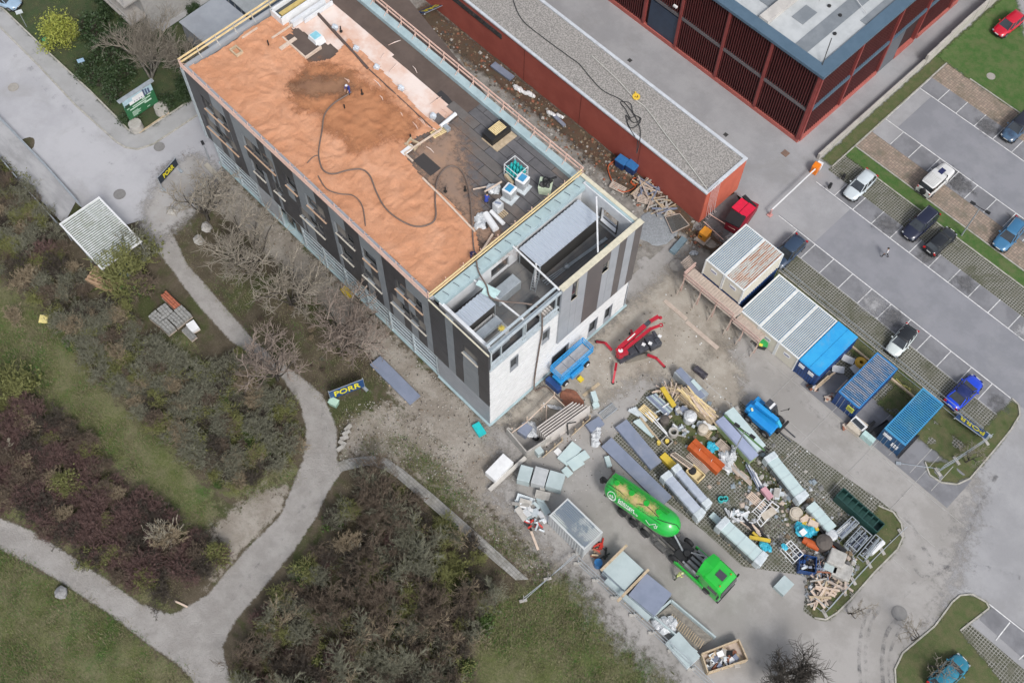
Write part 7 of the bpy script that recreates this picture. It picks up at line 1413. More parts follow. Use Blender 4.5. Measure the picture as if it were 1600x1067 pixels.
# billboard
t=thing('project_billboard','green project billboard with building picture on two concrete weights','billboard',(-84,26.4,0)); fb=Vector((1,.0,0)); 
y0,y1=24.75,28.55; q=MB(); q.b2(-84.05,-83.95,y0,y1,1.1,4.4); bd=q.build('board',mat('billboard_green',(.02,.13,.05),(.018,.115,.045),1,.5,dirt=.1),t)
q=MB(); q.b2(-84.2,-83.7,y0-.35,y1+.35,4.42,4.52); q.build('cover_ledge',M_galv,t)
q=MB(); q.b2(-83.94,-83.93,y0+.05,y1-.05,3.2,4.35); q.build('picture_sky',plain('picture_sky',(.4,.55,.62),.6),t)
q=MB(); q.b2(-83.93,-83.92,y0+1.2,y0+2.6,3.05,3.9); q.b2(-83.93,-83.92,y0+.7,y0+1.2,3.05,3.5); q.build('picture_building',M_white,t); q=MB()
for k in range(3): q.b2(-83.92,-83.91,y0+2.55+k*.3,y0+2.75+k*.3,3.1,4.1-.1*k)
for k in range(4): q.b2(-83.92,-83.91,y0+1.3+k*.3,y0+1.42+k*.3,3.2,3.32)
q.build('picture_towers',plain('picture_dark',(.07,.09,.18),.6),t); q=MB(); q.b2(-83.93,-83.92,y0+.1,y0+.7,2.95,3.4); q.build('picture_tree',plain('picture_tree',(.01,.05,.02),.7),t)
rn=random.Random(4)
for z,a,b,h in ((2.95,2.9,3.4,.2),(2.85,2.2,2.6,.15),(2.62,.9,3.2,.14),(2.35,.5,2.6,.16),(2.1,2.3,3.2,.2),(1.95,.6,1.4,.08),(1.8,.6,1.7,.07),(1.65,.6,1.5,.07),(1.5,.6,1.6,.07),(1.35,.6,1.2,.07),(1.4,2.4,2.8,.08),(2.7,.2,.5,.12)):
    q=MB(); q.b2(-83.93,-83.92,y0+a,y0+b,z,z+h); q.build('text_line',plain('billboard_print',(.5,.66,.55),.6),t)
for y in (y0+.2,y1-.2): q=MB(); q.beam((-84.1,y,0),(-84.1,y,4.4),.12); q.build('post',M_galv,t); q=MB(); q.tube([(-83.4,y,.05),(-83.4,y,1.0)],[.78,.72],14); q.build('concrete_weight',M_conc,t)
q=MB(); q.beam((-82.7,y0,.15),(-82.7,y1+.2,.15),.12); q.build('ground_beam',M_wood,t)
for a,b,lb,m_ in (((42,43),(25,19),'thin sign post with flat sheet at the upper left lawn','w'),((137,118),(117,90),'thin sign post with pale blue sign on the lawn','b')):
    g=P(*a); q=MB(); q.beam(g,g+Vector((0,0,2.6)),.06); t=thing('sign_post',lb,'sign',g); q.build('post',M_galv,t); q=MB(); q.box(g+Vector((.05,0,2.5)),(.08,.75,.5),R(-20)); q.build('sign_plate',M_wrap if m_=='w' else plain('sign_blue',(.3,.45,.6),.5),t)
g=P(77,75); t=thing('waste_basket','green waste basket on a post at the lawn edge','waste basket',g); q=MB(); q.cyl(g+Vector((-.2,0,.7)),.28,.55,12); q.build('basket',plain('basket_green',(.05,.35,.18),.5),t); q=MB(); q.beam(g+Vector((.1,0,0)),g+Vector((.1,0,1.2)),.07); q.build('post',M_galv,t)
g=P(523,633); wbin('pale green bin at the foot of the blue banner by the path',g,plain('bin_mint',(.3,.48,.38),.5),plain('bin_mint2',(.38,.55,.45),.5),.3,s=.9)
# striped canopy and its ramp at the left
t=thing('striped_canopy','white striped lattice canopy half overgrown at the end of the ramp','canopy',(-73,13.9,0)); cx0,cx1,cy0,cy1=-76.3,-69.0,11.45,16.2
for k in range(27): q=MB(); x=cx0+.1+k*(cx1-cx0-.2)/26; q.b2(x-.075,x+.075,cy0+.1,cy1-.1,3.0,3.06); q.build('roof_batten',mat('white_batten',(.55,.58,.57),(.42,.45,.42),2,.6,dirt=.5,dirtc=(.25,.28,.18)),t)
for a in ((cx0,cx1,cy0-.06,cy0+.1),(cx0,cx1,cy1-.1,cy1+.06),(cx0-.1,cx0,cy0-.06,cy1+.06),(cx1,cx1+.1,cy0-.06,cy1+.06)): q=MB(); q.b2(*a,2.96,3.12); q.build('edge_beam',M_white,t)
for x in(cx0+.1,-72.6,cx1-.1):
    for y in (cy0+.1,cy1-.1): q=MB(); q.beam((x,y,0),(x,y,2.95),.12); q.build('post',M_galv,t)
sheet('canopy_floor',rc(cx0,cx1,cy0+.2,cy1-.2),.08,plain('dark_floor',(.09,.095,.09),.9))
sheet('ramp_deck',pp([(-120,85),(0,187),(60,245),(122,310),(100,352),(72,322),(40,290),(0,250),(-120,140)]),.1,mat('ramp_concrete',(.36,.36,.37),(.27,.27,.28),.5,.85,dirt=.5,dirtc=(.2,.2,.2),fine=.08,stretch=(.4,1.5,1)))
for lb,l_ in (('metal railing of the ramp on the road side',[(-60,130),(0,187),(75,265),(128,325)]),('metal railing of the ramp on the shrub side',[(-60,180),(0,248),(45,302),(95,357)])):
    t=thing('ramp_railing',lb,'railing',P(*l_[1])); 
    for a,b in zip(l_[:-1],l_[1:]):
        a,b=P(*a),P(*b); 
        for h in (.15,.6,1.0): q=MB(); q.beam(a+Vector((0,0,h)),b+Vector((0,0,h)),.07 if h<1 else .1); q.build('rail',M_galv,t)
        n=max(1,int((b-a).length/1.6))
        for k in range(n): q=MB(); p=a+(b-a)*(k/n); q.beam(p,p+Vector((0,0,1.0)),.06); q.build('post',M_galv,t)
# timber pallets round the canopy foot
for x,y,lb,rz in ((160,440,'stack of brown pallets at the left foot of the striped canopy',.4),(178,432,'loose firewood pallet between the two stacks at the canopy',.9),(185,448,'stack of brown pallets directly below the canopy edge',.2)):
    c=P(x,y); t=thing('pallet_stack',lb,'pallets',(c.x,c.y,.05),rz,'pallets at the canopy foot')
    for j in range(5):
        for k in range(5): q=MB(); q.box((0,-.8+k*.4,.14+j*.22),(2.2,.24,.04)); q.build('deck_board',mat('brown_pallet_wood',(.4,.27,.17),(.32,.21,.13),3,.8),t,world=False)
        for xx in(-.55,0,.55): q=MB(); q.box((xx*1.8,0,.05+j*.22),(.14,1.8,.14)); q.build('bearer',MATS['brown_pallet_wood'],t,world=False)
SP=9; pile('firewood_heap','heap of split firewood beneath the canopy edge','firewood',ZL,[(620,660),(700,690),(760,720),(700,760)],70,[MATS['brown_pallet_wood'],M_woodp,M_wood],(.4,.9),(.08,.16),(.08,.14),(.1,.9))
slab('slate_roof_sheet','dark blue sheet lying over boxes at the canopy corner','sheet',ZL,[(700,630),(790,600),(850,680)],1.3,1.2,mat('slate_sheet',(.05,.09,.12),(.25,.32,.33),1.2,.4)); slab('crate','crate of pinkish stones right of the canopy foot','crate',ZL,[(775,750),(840,735),(865,760)],.5,0,plain('pink_stone',(.35,.27,.28),.8)); slab('crate','small timber crate on the dark blue sheet','crate',ZL,[(795,700),(840,680),(850,705)],1.5,1.3,M_woodp)
# stone pallets in the meadow
gs=mat('grey_stone',(.3,.3,.29),(.2,.2,.19),4,.85,dirt=.3); rs_=mat('red_roof_tile',(.4,.13,.07),(.3,.1,.06),3,.8)
for i,(pts,lb,m_) in enumerate((([(995,790),(1025,778),(1110,860)],'stone pallet with red tiles, uppermost of the block of pallets',rs_),([(975,875),(1012,848),(1060,900)],'pallet of grey stones, left in the second row',gs),([(1080,885),(1115,862),(1175,920)],'pallet of grey stones, right in the second row',gs),([(920,920),(955,895),(1012,940)],'pallet of mossy stones, leftmost of the block',gs),([(1035,925),(1070,905),(1128,960)],'pallet of grey stones in the middle of the block',gs),([(985,970),(1020,945),(1075,1000)],'pallet of grey stones, lowest left of the block',gs),([(1150,965),(1185,945),(1222,995)],'low pallet with one pale slab',M_white),([(1120,1000),(1145,985),(1205,1045)],'low pallet with ribbed pale boards, lowest of the block',gs))):
    A,B_,C_=[ZL(*p,.7) for p in pts]; c,Lh,Wd,an=rect(A,B_,C_); t=thing('stone_pallet',lb,'stone pallet',(c.x,c.y,.05),an,'pallets of building stones in the meadow')
    L2=(C_-B_).length*1.05; W2=(B_-A).length*1.45; a2=math.atan2((C_-B_).y,(C_-B_).x); c=(A+C_)/2; t.location=(c.x,c.y,0); t.rotation_euler=(0,0,a2); LOC[t.name]=Matrix.Translation(t.location)@Matrix.Rotation(a2,4,'Z')
    q=MB(); q.box((0,0,.08),(L2,W2,.14)); q.build('pallet_base',M_wk,t,world=False); nx,ny=(4,3) if i<6 else (1,1) if i==6 else (1,5); H_=.6 if i<6 else .35
    for a in range(nx):
        for b in range(ny): q=MB(); hh_=H_*random.uniform(.75,1.05); q.box((-L2/2+(a+.5)*L2/nx,-W2/2+(b+.5)*W2/ny,.16+hh_/2),(L2/nx-.05,W2/ny-.04,hh_),random.uniform(-.03,.03)); q.build('stone',m_,t,world=False)
# small things along the long side of the building
Zk=Zm(300,200)
for p,p2,lb in (((85,225),(195,335),'thick beam lying on the dirt near the left end of the building'),((65,325),(105,445),'shorter plank lying on the dirt left of the thick beam')): 
    q=MB(); q.beam(Zk(*p,.15),Zk(*p2,.15),.5,.22); single(q,'timber_beam',mat('grey_beam',(.42,.39,.33),(.36,.33,.28),2,.8),lb,'timber beam')
q=MB(); q.box(P(542,457,.2),(1.3,.7,.35),R(-5)); single(q,'plastic_box',M_yell,'yellow plastic box on the dirt beside the long side of the building','box')
q=MB(); q.box(P(748.5,671,.2),(1.35,.8,.35),R(-12)); single(q,'plastic_box',plain('turquoise_plastic',(.02,.5,.52),.45),'turquoise plastic box at the near corner of the building','box')
q=MB(); c=P(71,502); q.box(c+Vector((0,0,.5)),(.85,.85,.12),R(45)); q.box(c+Vector((0,0,.25)),(.5,.5,.5),R(45)); single(q,'bee_box',plain('pale_yellow_lid',(.72,.62,.25),.6),'pale yellow square box alone on the meadow','box')
q=MB(); c=P(97,927); q.ball(c+Vector((0,0,.3)),.6,8,6,(1.1,1,.75),.14); single(q,'boulder',mat('boulder_grey',(.26,.26,.265),(.2,.2,.2),3,.9),'grey boulder on the grass below the lower path','boulder')
q=MB(); q.beam(P(272,938,.1),P(293,948,.1),.16,.1); single(q,'bleached_branch',M_woodp,'short pale branch where the two paths meet','branch')
for x,y,r_,pl in ((310,375,.55,'lower left'),(322,355,.6,'lower right'),(268,330,.5,'upper left'),(283,322,.4,'small upper right')): q=MB(); q.ball(P(x,y,.2),r_,8,6,(1.2,.9,.6),.2); single(q,'boulder',M_conc,pl+' pale boulder under the bare tree at the road end','boulder','pale boulders at the dirt edge')
q=MB(); a,b=P(531,690,.15),P(548,662,.15)
for k in range(5): q.box(P(532+k*3,700-k*8,.15),(.8,.35,.25),random.uniform(0,2))
single(q,'stone_row',M_conc,'row of pale kerb rubble between banner and small paved path','stones')
# ---- stuff: pebbles, litter bits on dirt and rubble in the alley
def scatter(name,polys,n,smin,smax,mats,z=0.,kind='stuff',flat=.6,seed=1,avoid=None,zf=None):
    r=random.Random(seed); q=MB(); k=0
    while k<n:
        poly=polys[k%len(polys)]; xs_=[p[0] for p in poly]; ys_=[p[1] for p in poly]; x,y=r.uniform(min(xs_),max(xs_)),r.uniform(min(ys_),max(ys_))
        if inpoly_dist(np.array([x]),np.array([y]),poly)[0]<0: k+= (r.random()<.02); continue
        s_=smin+(smax-smin)*r.random()**3; q.cur=r.randrange(len(mats)); a=r.uniform(0,3); zz=z+(zf(x,y) if zf else 0)
        ca,sa=math.cos(a)*s_,math.sin(a)*s_; h=s_*flat*r.uniform(.5,1.3)
        b=[(x+ca,y+sa,zz-.02),(x-sa*r.uniform(.6,1),y+ca*.8,zz-.02),(x-ca,y-sa*r.uniform(.6,1),zz-.02),(x+sa,y-ca,zz-.02)]; tq=[(x+ca*.6,y+sa*.5,zz+h),(x-sa*.5,y+ca*.6,zz+h*.8),(x-ca*.5,y-sa*.6,zz+h),(x+sa*.6,y-ca*.5,zz+h*.9)]
        q.add(b+tq,[(4,5,6,7),(0,1,5,4),(1,2,6,5),(2,3,7,6),(3,0,4,7)]); k+=1
    o=q.build(name,mats); tag(o,kind=kind); return o
M_p1=plain('pale_stone_bit',(.5,.47,.42),.9); M_p2=plain('dark_bit',(.08,.07,.06),.9); M_p3=plain('brown_bit',(.2,.15,.1),.9)
tag(scatter('gravel',[G_dust[0],G_dust[0],G_dust[0],G_dust[1]],7500,.02,.1,[M_p1,M_p3,M_conc,M_p2],0.0,seed=3),'loose pale stones and rubble strewn over the dirt beside the building','gravel')
tag(scatter('rubble',[rc(-78,-34,48,57.4)],7000,.03,.3,[M_conc,plain('grey_rubble2',(.28,.27,.25),.9),plain('grey_rubble',(.2,.19,.175),.9),M_p3],.0,seed=5,flat=.6),'grey broken rubble filling the alley behind the new building','rubble')
tag(scatter('brick_waste',[rc(-72,-30,57.2,60.2)],1500,.03,.3,[M_brick,M_p3,M_p3,M_conc,M_p2],.08,seed=6),'red brown soil litter along the foot of the low red building','litter')
M_g1=plain('grey_bit',(.2,.2,.195),.8); M_b1=plain('blueish_bit',(.25,.3,.34),.7)
tag(scatter('scrap_litter',[pp([(1010,620),(1100,600),(1170,650),(1240,720),(1330,800),(1340,860),(1300,930),(1260,900),(1200,850),(1130,790),(1050,720)]),pp([(1180,700),(1280,790),(1330,860),(1290,930),(1250,880),(1180,800),(1140,760)]),pp([(1240,860),(1330,850),(1345,890),(1290,950),(1260,930)])],1700,.05,.42,[M_g1,M_p3,M_p2,M_b1,M_conc,M_wk,M_plas,M_g1,M_p2],.07,seed=9,flat=.35),'small grey and brown scrap lying between the stacks of the storage field','scrap')
tag(scatter('litter',[[tuple(p[:2]) for p in fld],[(-29,30),(-25,30),(-17,46),(-20,58),(-29,59)]],1600,.02,.12,[M_p1,M_p3,M_white,M_p2],.06,seed=7),'small litter bits scattered over the yard and the storage field','litter')
for k,(x,y,a,b) in enumerate(((806,137,1.2,.7),(816,143,.9,.6),(826,146,1,.7),(858,176,.9,.7),(872,180,.8,.6))):
    q=MB()
    for j in range(4): q.ball(P(x+j*2,y+j,.35),.35*a,7,5,(1,b,.6),.3)
    single(q,'refuse_sack',M_white,('uppermost','second','third','fourth','lowest')[k]+' white refuse sack on the red soil beside the low red building','sack','white sacks in the alley')
q=MB(); q.box(P(785,112,.4),(3.0,.8,.25),R(3)); single(q,'steel_profile',M_bg,'grey steel profiles below the upper white sacks in the alley','steel profile')
q=MB(); q.box(P(872,187,.3),(2.2,.4,.2),R(-5)); single(q,'steel_profile',M_bg,'grey steel profile beside the lowest white sacks in the alley','steel profile')
for x,y,lb in ((970,255,'left of the two blue bins at the foot of the red wall'),(986,263,'right of the two blue bins at the foot of the red wall')): wbin(lb,P(x,y+6),M_navy,plain('bin_lid_blue',(.03,.16,.4),.5),.1,'blue bins at the red wall',1.25)
cable([P(x,y,.3) for x,y in((985,285),(992,290),(998,283),(992,278),(986,284),(993,292),(975,300),(960,290),(950,262),(962,250))],'orange hose coil left of the pallets in the alley',.06,plain('orange_hose',(.5,.1,.03),.6),'hose')
for x,y,rz,lb in ((965,295,.3,'grey slatted grate leaning by the new building corner'),(1008,315,.6,'dark pallet on the rubble pile below the blue bins'),(1040,332,.2,'brown pallet beside the black netting frame'),(1000,305,1.2,'tilted pallet on top of the rubble pile')): 
    c=P(x,y,.1); t=pallet(lb,c,rz,M_wk if x!=1040 else M_wood,.1,'pallets in the alley',1.5); t.rotation_euler=(.15,.1,rz)
SP=24; pile('plank_heap','tangle of planks and laths on the rubble between the buildings','planks',Zm(900,200),[(380,380),(450,330),(560,520),(480,470)],44,[M_wk,M_wood,M_conc,M_bg],(.8,3),(.08,.2),(.05,.12),(.2,.9),part='plank')
t=thing('netting_frame','square black netting frame tilted on the gravel below the alley','netting frame',T4(630,580)); A=[T4(*p,.5) for p in ((550,550),(640,530),(700,600),(595,650))]
for i in range(4): q=MB(); q.beam(A[i],A[(i+1)%4],.07); q.build('frame_bar',M_wk,t)
q=MB(); q.add(A,[(0,1,2,3)]); q.build('net',plain('dark_net',(.09,.09,.085),.8,alpha=.75),t)
q=MB(); c=T4(500,620,0); q.ball(c,1,18,6,(2.3,2.4,.28),.06); single(q,'gravel_heap',mat('grey_blue_gravel',(.27,.29,.31),(.2,.215,.23),6,.95,fine=.3),'flat heap of bluish gravel at the rear corner of the new building','heap')
# ---- roof equipment
RZ2=14.55
t=thing('bottle_cage','wire cage full of teal gas bottles on the roof','cage',P(805,272,RZ2)); c=P(806,276,RZ2); s_=.85
q=MB()
for i in(-1,1):
    for j in(-1,1): q.beam(c+Vector((i*s_,j*s_*.8,.1)),c+Vector((i*s_,j*s_*.8,1.7)),.06)
for z in(.15,.9,1.7):
    for i in(-1,1): q.beam(c+Vector((-s_,i*s_*.8,z)),c+Vector((s_,i*s_*.8,z)),.05); q.beam(c+Vector((i*s_,-s_*.8,z)),c+Vector((i*s_,s_*.8,z)),.05)
q.build('cage_frame',M_white,t); bm_=MB(); bm_.tube([(0,0,0),(0,0,1.1),(0,0,1.3),(0,0,1.4)],[.17,.17,.08,.06],10); bme=bm_.mesh('gas_bottle',plain('teal_bottle',(.03,.42,.42),.35))
for i in range(4):
    for j in range(3): share('gas_bottle',bme,t,tuple(LOC[t.name].inverted()@(c+Vector((-.6+i*.4,-.45+j*.45,.1)))))
for (x,y,lb) in ((796,308,'tall bag with blue top on the roof, left one of two'),(816,292,'tall bag with blue top on the roof, right one of two')):
    c=P(x,y,RZ2); t=thing('material_bag',lb,'bag',c,R(10),'tall bags with blue tops'); q=MB(); q.loft([[(-.42,-.42,.1),(.42,-.42,.1),(.42,.42,.1),(-.42,.42,.1)],[(-.48,-.48,.7),(.48,-.48,.7),(.48,.48,.7),(-.48,.48,.7)],[(-.5,-.5,1.25),(.5,-.5,1.25),(.5,.5,1.25),(-.5,.5,1.25)]]); q.build('bag_body',mat('grey_bag',(.3,.32,.34),(.5,.52,.54),4,.4,bump=1,bscale=6),t,world=False)
    q=MB(); q.box((0,0,1.3),(1.05,1.05,.2)); q.build('white_rim',M_white,t,world=False,bevel=.08); q=MB(); q.box((0,0,1.43),(.6,.75,.08)); q.build('blue_top',plain('bag_blue',(.05,.28,.5),.4),t,world=False,bevel=.05); q=MB(); q.box((.1,-.1,.05),(1.3,1.25,.1)); q.build('pallet',M_wrap,t,world=False)
c=P(852,298,RZ2); t=thing('big_bag','pale green big bag topped with black foil near the guard rail','big bag',c,R(35)); q=MB(); q.loft([[(-.5,-.5,0),(.5,-.5,0),(.5,.5,0),(-.5,.5,0)],[(-.58,-.58,.6),(.58,-.58,.6),(.58,.58,.6),(-.58,.58,.6)],[(-.62,-.62,1.15),(.62,-.62,1.15),(.62,.62,1.15),(-.62,.62,1.15)]]); q.build('bag_body',plain('pale_green_bag',(.48,.56,.42),.8),t,world=False); q=MB()
for k in range(9): q.ball((random.uniform(-.35,.35),random.uniform(-.35,.35),1.25),.3,7,5,(1,1,.8),.3)
q.tube([(.3,.3,1.4),(.9,.5,1.7)],.12,6); q.build('black_foil',M_blk,t,world=False)
c=P(778,330,RZ2); t=thing('wrapped_package','grey wrapped package standing on a small pallet','package',c,0); q=MB(); q.box((0,0,.75),(.75,.75,1.1)); q.build('package',M_plas,t,world=False,bevel=.05); q=MB(); q.box((0,0,1.33),(.55,.2,.06),.5); q.build('blue_strap',M_bg,t,world=False)
for k in range(5): q=MB(); q.box((.3,-.4+k*.2,.1),(1.2,.12,.12)); q.build('pallet_board',M_wood,t,world=False)
for a,b,r_,lb in (((758,334),(775,359),.33,'thick white membrane roll on the dark roof'),((767,330),(787,350),.2,'thin white membrane roll beside the thick one'),((688,198),(712,178),.2,'white membrane roll at the end of the pale strip')): q=MB(); q.tube([P(*a,RZ2+.3),P(*b,RZ2+.3)],r_,14); single(q,'membrane_roll',M_white,lb,'roll')
q=MB()
for k in range(12): q.ball(P(745+random.uniform(0,12),340+random.uniform(-6,16),RZ2+.15),.35,7,5,(1,1,.5),.35)
single(q,'plastic_film',M_plas,'crumpled clear film left of the white rolls','plastic film')
q=MB()
for k in range(5): q.ball(P(766+k*2.5,294+(k%2)*4,RZ2+.4),.42,7,5,(1,1,.8),.2)
single(q,'big_bag',M_plas,'white half full bag with laths on top beside the kneeling worker','bag')
q=MB(); q.beam(P(757,300,RZ2+1),P(784,284,RZ2+1),.14,.1); q.beam(P(739,296,RZ2+.4),P(760,292,RZ2+.5),.1); single(q,'lath_pair',M_woodp,'two laths lying on the white bag','laths')
c=P(776,212,RZ2); t=thing('insulation_stack','black stack of insulation boards with a pale pallet on top','board stack',c)
for k in range(4): q=MB(); q.box((0,0,.12+k*.22),(1.35,2.4,.2)); q.build('black_board',M_blk,t,world=False)
q=MB(); q.box((.35,0,.05),(2.1,2.6,.1)); q.build('base',M_wood,t,world=False)
for k in range(7): q=MB(); q.box((-.45+k*.15,.1,1.03),(.1,1.4,.06)); q.build('pallet_board',MATS['yellow_timber'],t,world=False)
pallet('yellowish pallet on the roof at the end of the membrane strip',P(686,208,RZ2),R(80),MATS['yellow_timber'],0,s=1.3)
slab('tool_case','grey case beside the yellowish roof pallet','case',Zm(600,0),[(362,780),(385,765),(425,785)],15,14.6,M_galv); slab('foil_piece','brown package left of the bottle cage','package',Zm(640,200),[(583,290),(600,280),(655,325)],15,14.6,M_wood)
slab('white_plate','white board beside the dark pit on the roof','board',Zm(600,0),[(100,940),(165,890),(188,915)],14.9,14.8,M_white); q=MB(); q.b2(-50.6,-48.2,37.6,38.9,14.56,14.63); single(q,'bitumen_mat',plain('dark_mat',(.045,.04,.04),.9),'dark square mat on the roof beside the hose loop','mat')
q=MB(); q.beam(P(677,100,RZ2),P(699,111,RZ2),.09); single(q,'lath',M_woodp,'pale lath on the brown roof beside the parapet','lath')
# ================================================================= VEGETATION
def seg_mesh(name,segs,m):
    """tapering three sided twigs, all segments in one mesh"""
    a=np.array([[*s[0],*s[1],s[2],s[3]] for s in segs]); p,q=a[:,:3],a[:,3:6]; d=q-p; d/=np.linalg.norm(d,axis=1,keepdims=True)+1e-9
    ref=np.where(np.abs(d[:,2:3])>.9,[[1.,0,0]],[[0,0,1.]]); u=np.cross(d,ref); u/=np.linalg.norm(u,axis=1,keepdims=True)+1e-9; w_=np.cross(d,u)
    V=[]
    for pt,r in ((p,a[:,6:7]),(q,a[:,7:8])):
        for k in range(3): an=2*math.pi*k/3; V.append(pt+(u*math.cos(an)+w_*math.sin(an))*r)
    V=np.stack(V,1).reshape(-1,3); n=len(a); b=np.arange(n)[:,None]*6; F=np.concatenate([np.concatenate([b+k,b+(k+1)%3,b+3+(k+1)%3,b+3+k],1) for k in range(3)])
    me=bpy.data.meshes.new(name); me.from_pydata(V.tolist(),[],F.tolist()); me.materials.append(m); me.polygons.foreach_set('use_smooth',[True]*len(F)); return me
def grow(rn,p,d,L_,r,lv,out,spread=.6,nb=(3,5),grav=0.,wig=.25,shrink=.62,lvl=0,nseg=3,upb=.12):
    pts=[p]; 
    for i in range(nseg):
        d=d+np.array([rn.gauss(0,wig*.35),rn.gauss(0,wig*.35),rn.gauss(0,wig*.25)+upb-grav*(lvl>1)]); d=d/np.linalg.norm(d); q=pts[-1]+d*L_/nseg
        r0=r*(1-.5*i/nseg); r1=r*(1-.5*(i+1)/nseg); out[min(lvl,3)].append((pts[-1],q,r0,r1)); pts.append(q)
    if lv<=0: return
    n=rn.randint(*nb)
    for k in range(n):
        t=rn.uniform(.3,1) if k else 1.; i=min(int(t*nseg),nseg-1); base=pts[i]+(pts[i+1]-pts[i])*(t*nseg-i)
        v=np.array([rn.gauss(0,1),rn.gauss(0,1),rn.gauss(0,.6)]); v-=d*v.dot(d); v/=np.linalg.norm(v)+1e-9
        nd=d*(1-spread*.45)+v*spread*rn.uniform(.7,1.3); nd/=np.linalg.norm(nd)
        grow(rn,base,nd,L_*shrink*rn.uniform(.75,1.2),r*.55,lv-1,out,spread,nb,grav,wig,shrink,lvl+1,nseg,upb)
def bark(name,c,c2=None): return mat(name,c,c2 or tuple(x*.65 for x in c),2.5,.9,dirt=.3)
def bare_tree(label,base,H,lean=(0,0),seed=1,m=None,stems=1,lv=5,spread=.75,r=.2,group='bare trees beside the new building',name='bare_tree',nb=(3,4),L0=.28,shrink=.66,twig=None,limb=2):
    rn=random.Random(seed); out=[[],[],[],[]]; t=thing(name,label,'tree',(base.x,base.y,-.05),0,group)
    for k in range(stems):
        a=rn.uniform(0,6.28); s=.0 if stems==1 else .35
        d=np.array([lean[0]+s*math.cos(a),lean[1]+s*math.sin(a),1.]); d/=np.linalg.norm(d)
        grow(rn,np.array([.1*math.cos(a)*(stems>1),.1*math.sin(a)*(stems>1),0.]),d,H*L0,r*1.3,lv,out,spread,nb,0,.35,shrink)
    m=m or bark('grey_brown_bark',(.15,.13,.105)); m2=twig or bark('fine_twig',(.31,.275,.225))
    allb=[(a,b,max(x,mn),max(y,mn*.8)) for q_,mn in zip(out[:limb],(.06,.045,.03)) for a,b,x,y in q_]; alt=[x for q_ in out[limb:] for x in q_]
    for nm,sg,mm in (('trunk',allb,m),('crown',alt,m2)):
        o=bpy.data.objects.new(nm,seg_mesh(nm,[(a,b,max(x,.017),max(y,.012)) for a,b,x,y in sg],mm)); col.objects.link(o); o.parent=t
    return t
TWD=bark('dark_bark',(.075,.065,.055)); TW2=bark('pinkish_twig',(.32,.26,.22))
TW3=bark('pale_fine_twig',(.37,.33,.27))
def vase_tree(label,base,H,seed,limbs,lean=(0,0),twig=None,group='bare trees beside the new building'):
    rn=random.Random(seed); out=[[],[],[],[]]; t=thing('bare_tree',label,'tree',(base.x,base.y,-.05),0,group); out[0].append((np.zeros(3),np.array([lean[0]*.8,lean[1]*.8,.8]),.24,.19)); b0=np.array([lean[0]*.8,lean[1]*.8,.75])
    for k in range(limbs):
        a=6.28*(k+rn.uniform(-.3,.3))/limbs; s_=rn.uniform(.2,1.15); d=np.array([s_*math.cos(a)+lean[0],s_*math.sin(a)+lean[1],1.]); d/=np.linalg.norm(d)
        grow(rn,b0,d,H*rn.uniform(.6,.85),.105,2,out,.85,(8,11),0,.5,.4,0,6,.07)
    for nm,sg,mm,m0 in (('trunk',out[0],TWD,.055),('crown',out[1]+out[2]+out[3],twig or TW3,.011)):
        o=bpy.data.objects.new(nm,seg_mesh(nm,[(a,b,max(x,m0),max(y,m0*.75)) for a,b,x,y in sg],mm)); col.objects.link(o); o.parent=t
vase_tree('bare tree growing in front of the dark banner at the road end',P(326,345),6.6,3,8,(-.25,.1))
vase_tree('bare tree with wide crown, second from the road along the building',P(399,424),7.0,5,12,(-.15,-.05))
vase_tree('bare tree in the middle of the row beside the building',P(455,480),6.2,8,10,(.1,.1))
vase_tree('largest bare tree just above the blue banner',P(543,545),7.2,13,13,(0,.1),TW2)
vase_tree('bare tree at the bend of the path left of the blue banner',P(434,594),6.0,17,9,(0,.1),TW2)
bare_tree('tall bare poplar like tree behind the billboard',P(236,122),11.5,(-.05,.1),21,bark('pale_bark',(.2,.185,.16)),4,5,.5,.19,'tall bare trees at the lawn',L0=.3,shrink=.7)
bare_tree('bare tree left of the flat roofed annexe',P(285,110),7.5,(0,.1),22,TWD,3,4,.75,.15,'tall bare trees at the lawn',nb=(4,5),shrink=.7)
bare_tree('dark bare tree beside the rubble crate at the bottom edge',P(1212,1062),8.0,(-.1,0),31,TWD,2,4,.8,.17,'bare trees on the islands',twig=TWD,nb=(5,6),shrink=.72)
for k,(x,y,h,lb) in enumerate(((1325,958,3.4,'thin bare sapling at the tip of the storage field island'),(1425,1000,4.2,'thin bare sapling at the upper edge of the lower right island'),(1450,1040,4.4,'second thin bare sapling on the lower right island near the cyan car'),(1508,722,3.8,'thin bare sapling on the island below the end banner'))):
    bare_tree(lb,P(x,y),h*1.45,(.15,.0),40+k,TWD,1,4,.85,.08,'bare trees on the islands',shrink=.7)
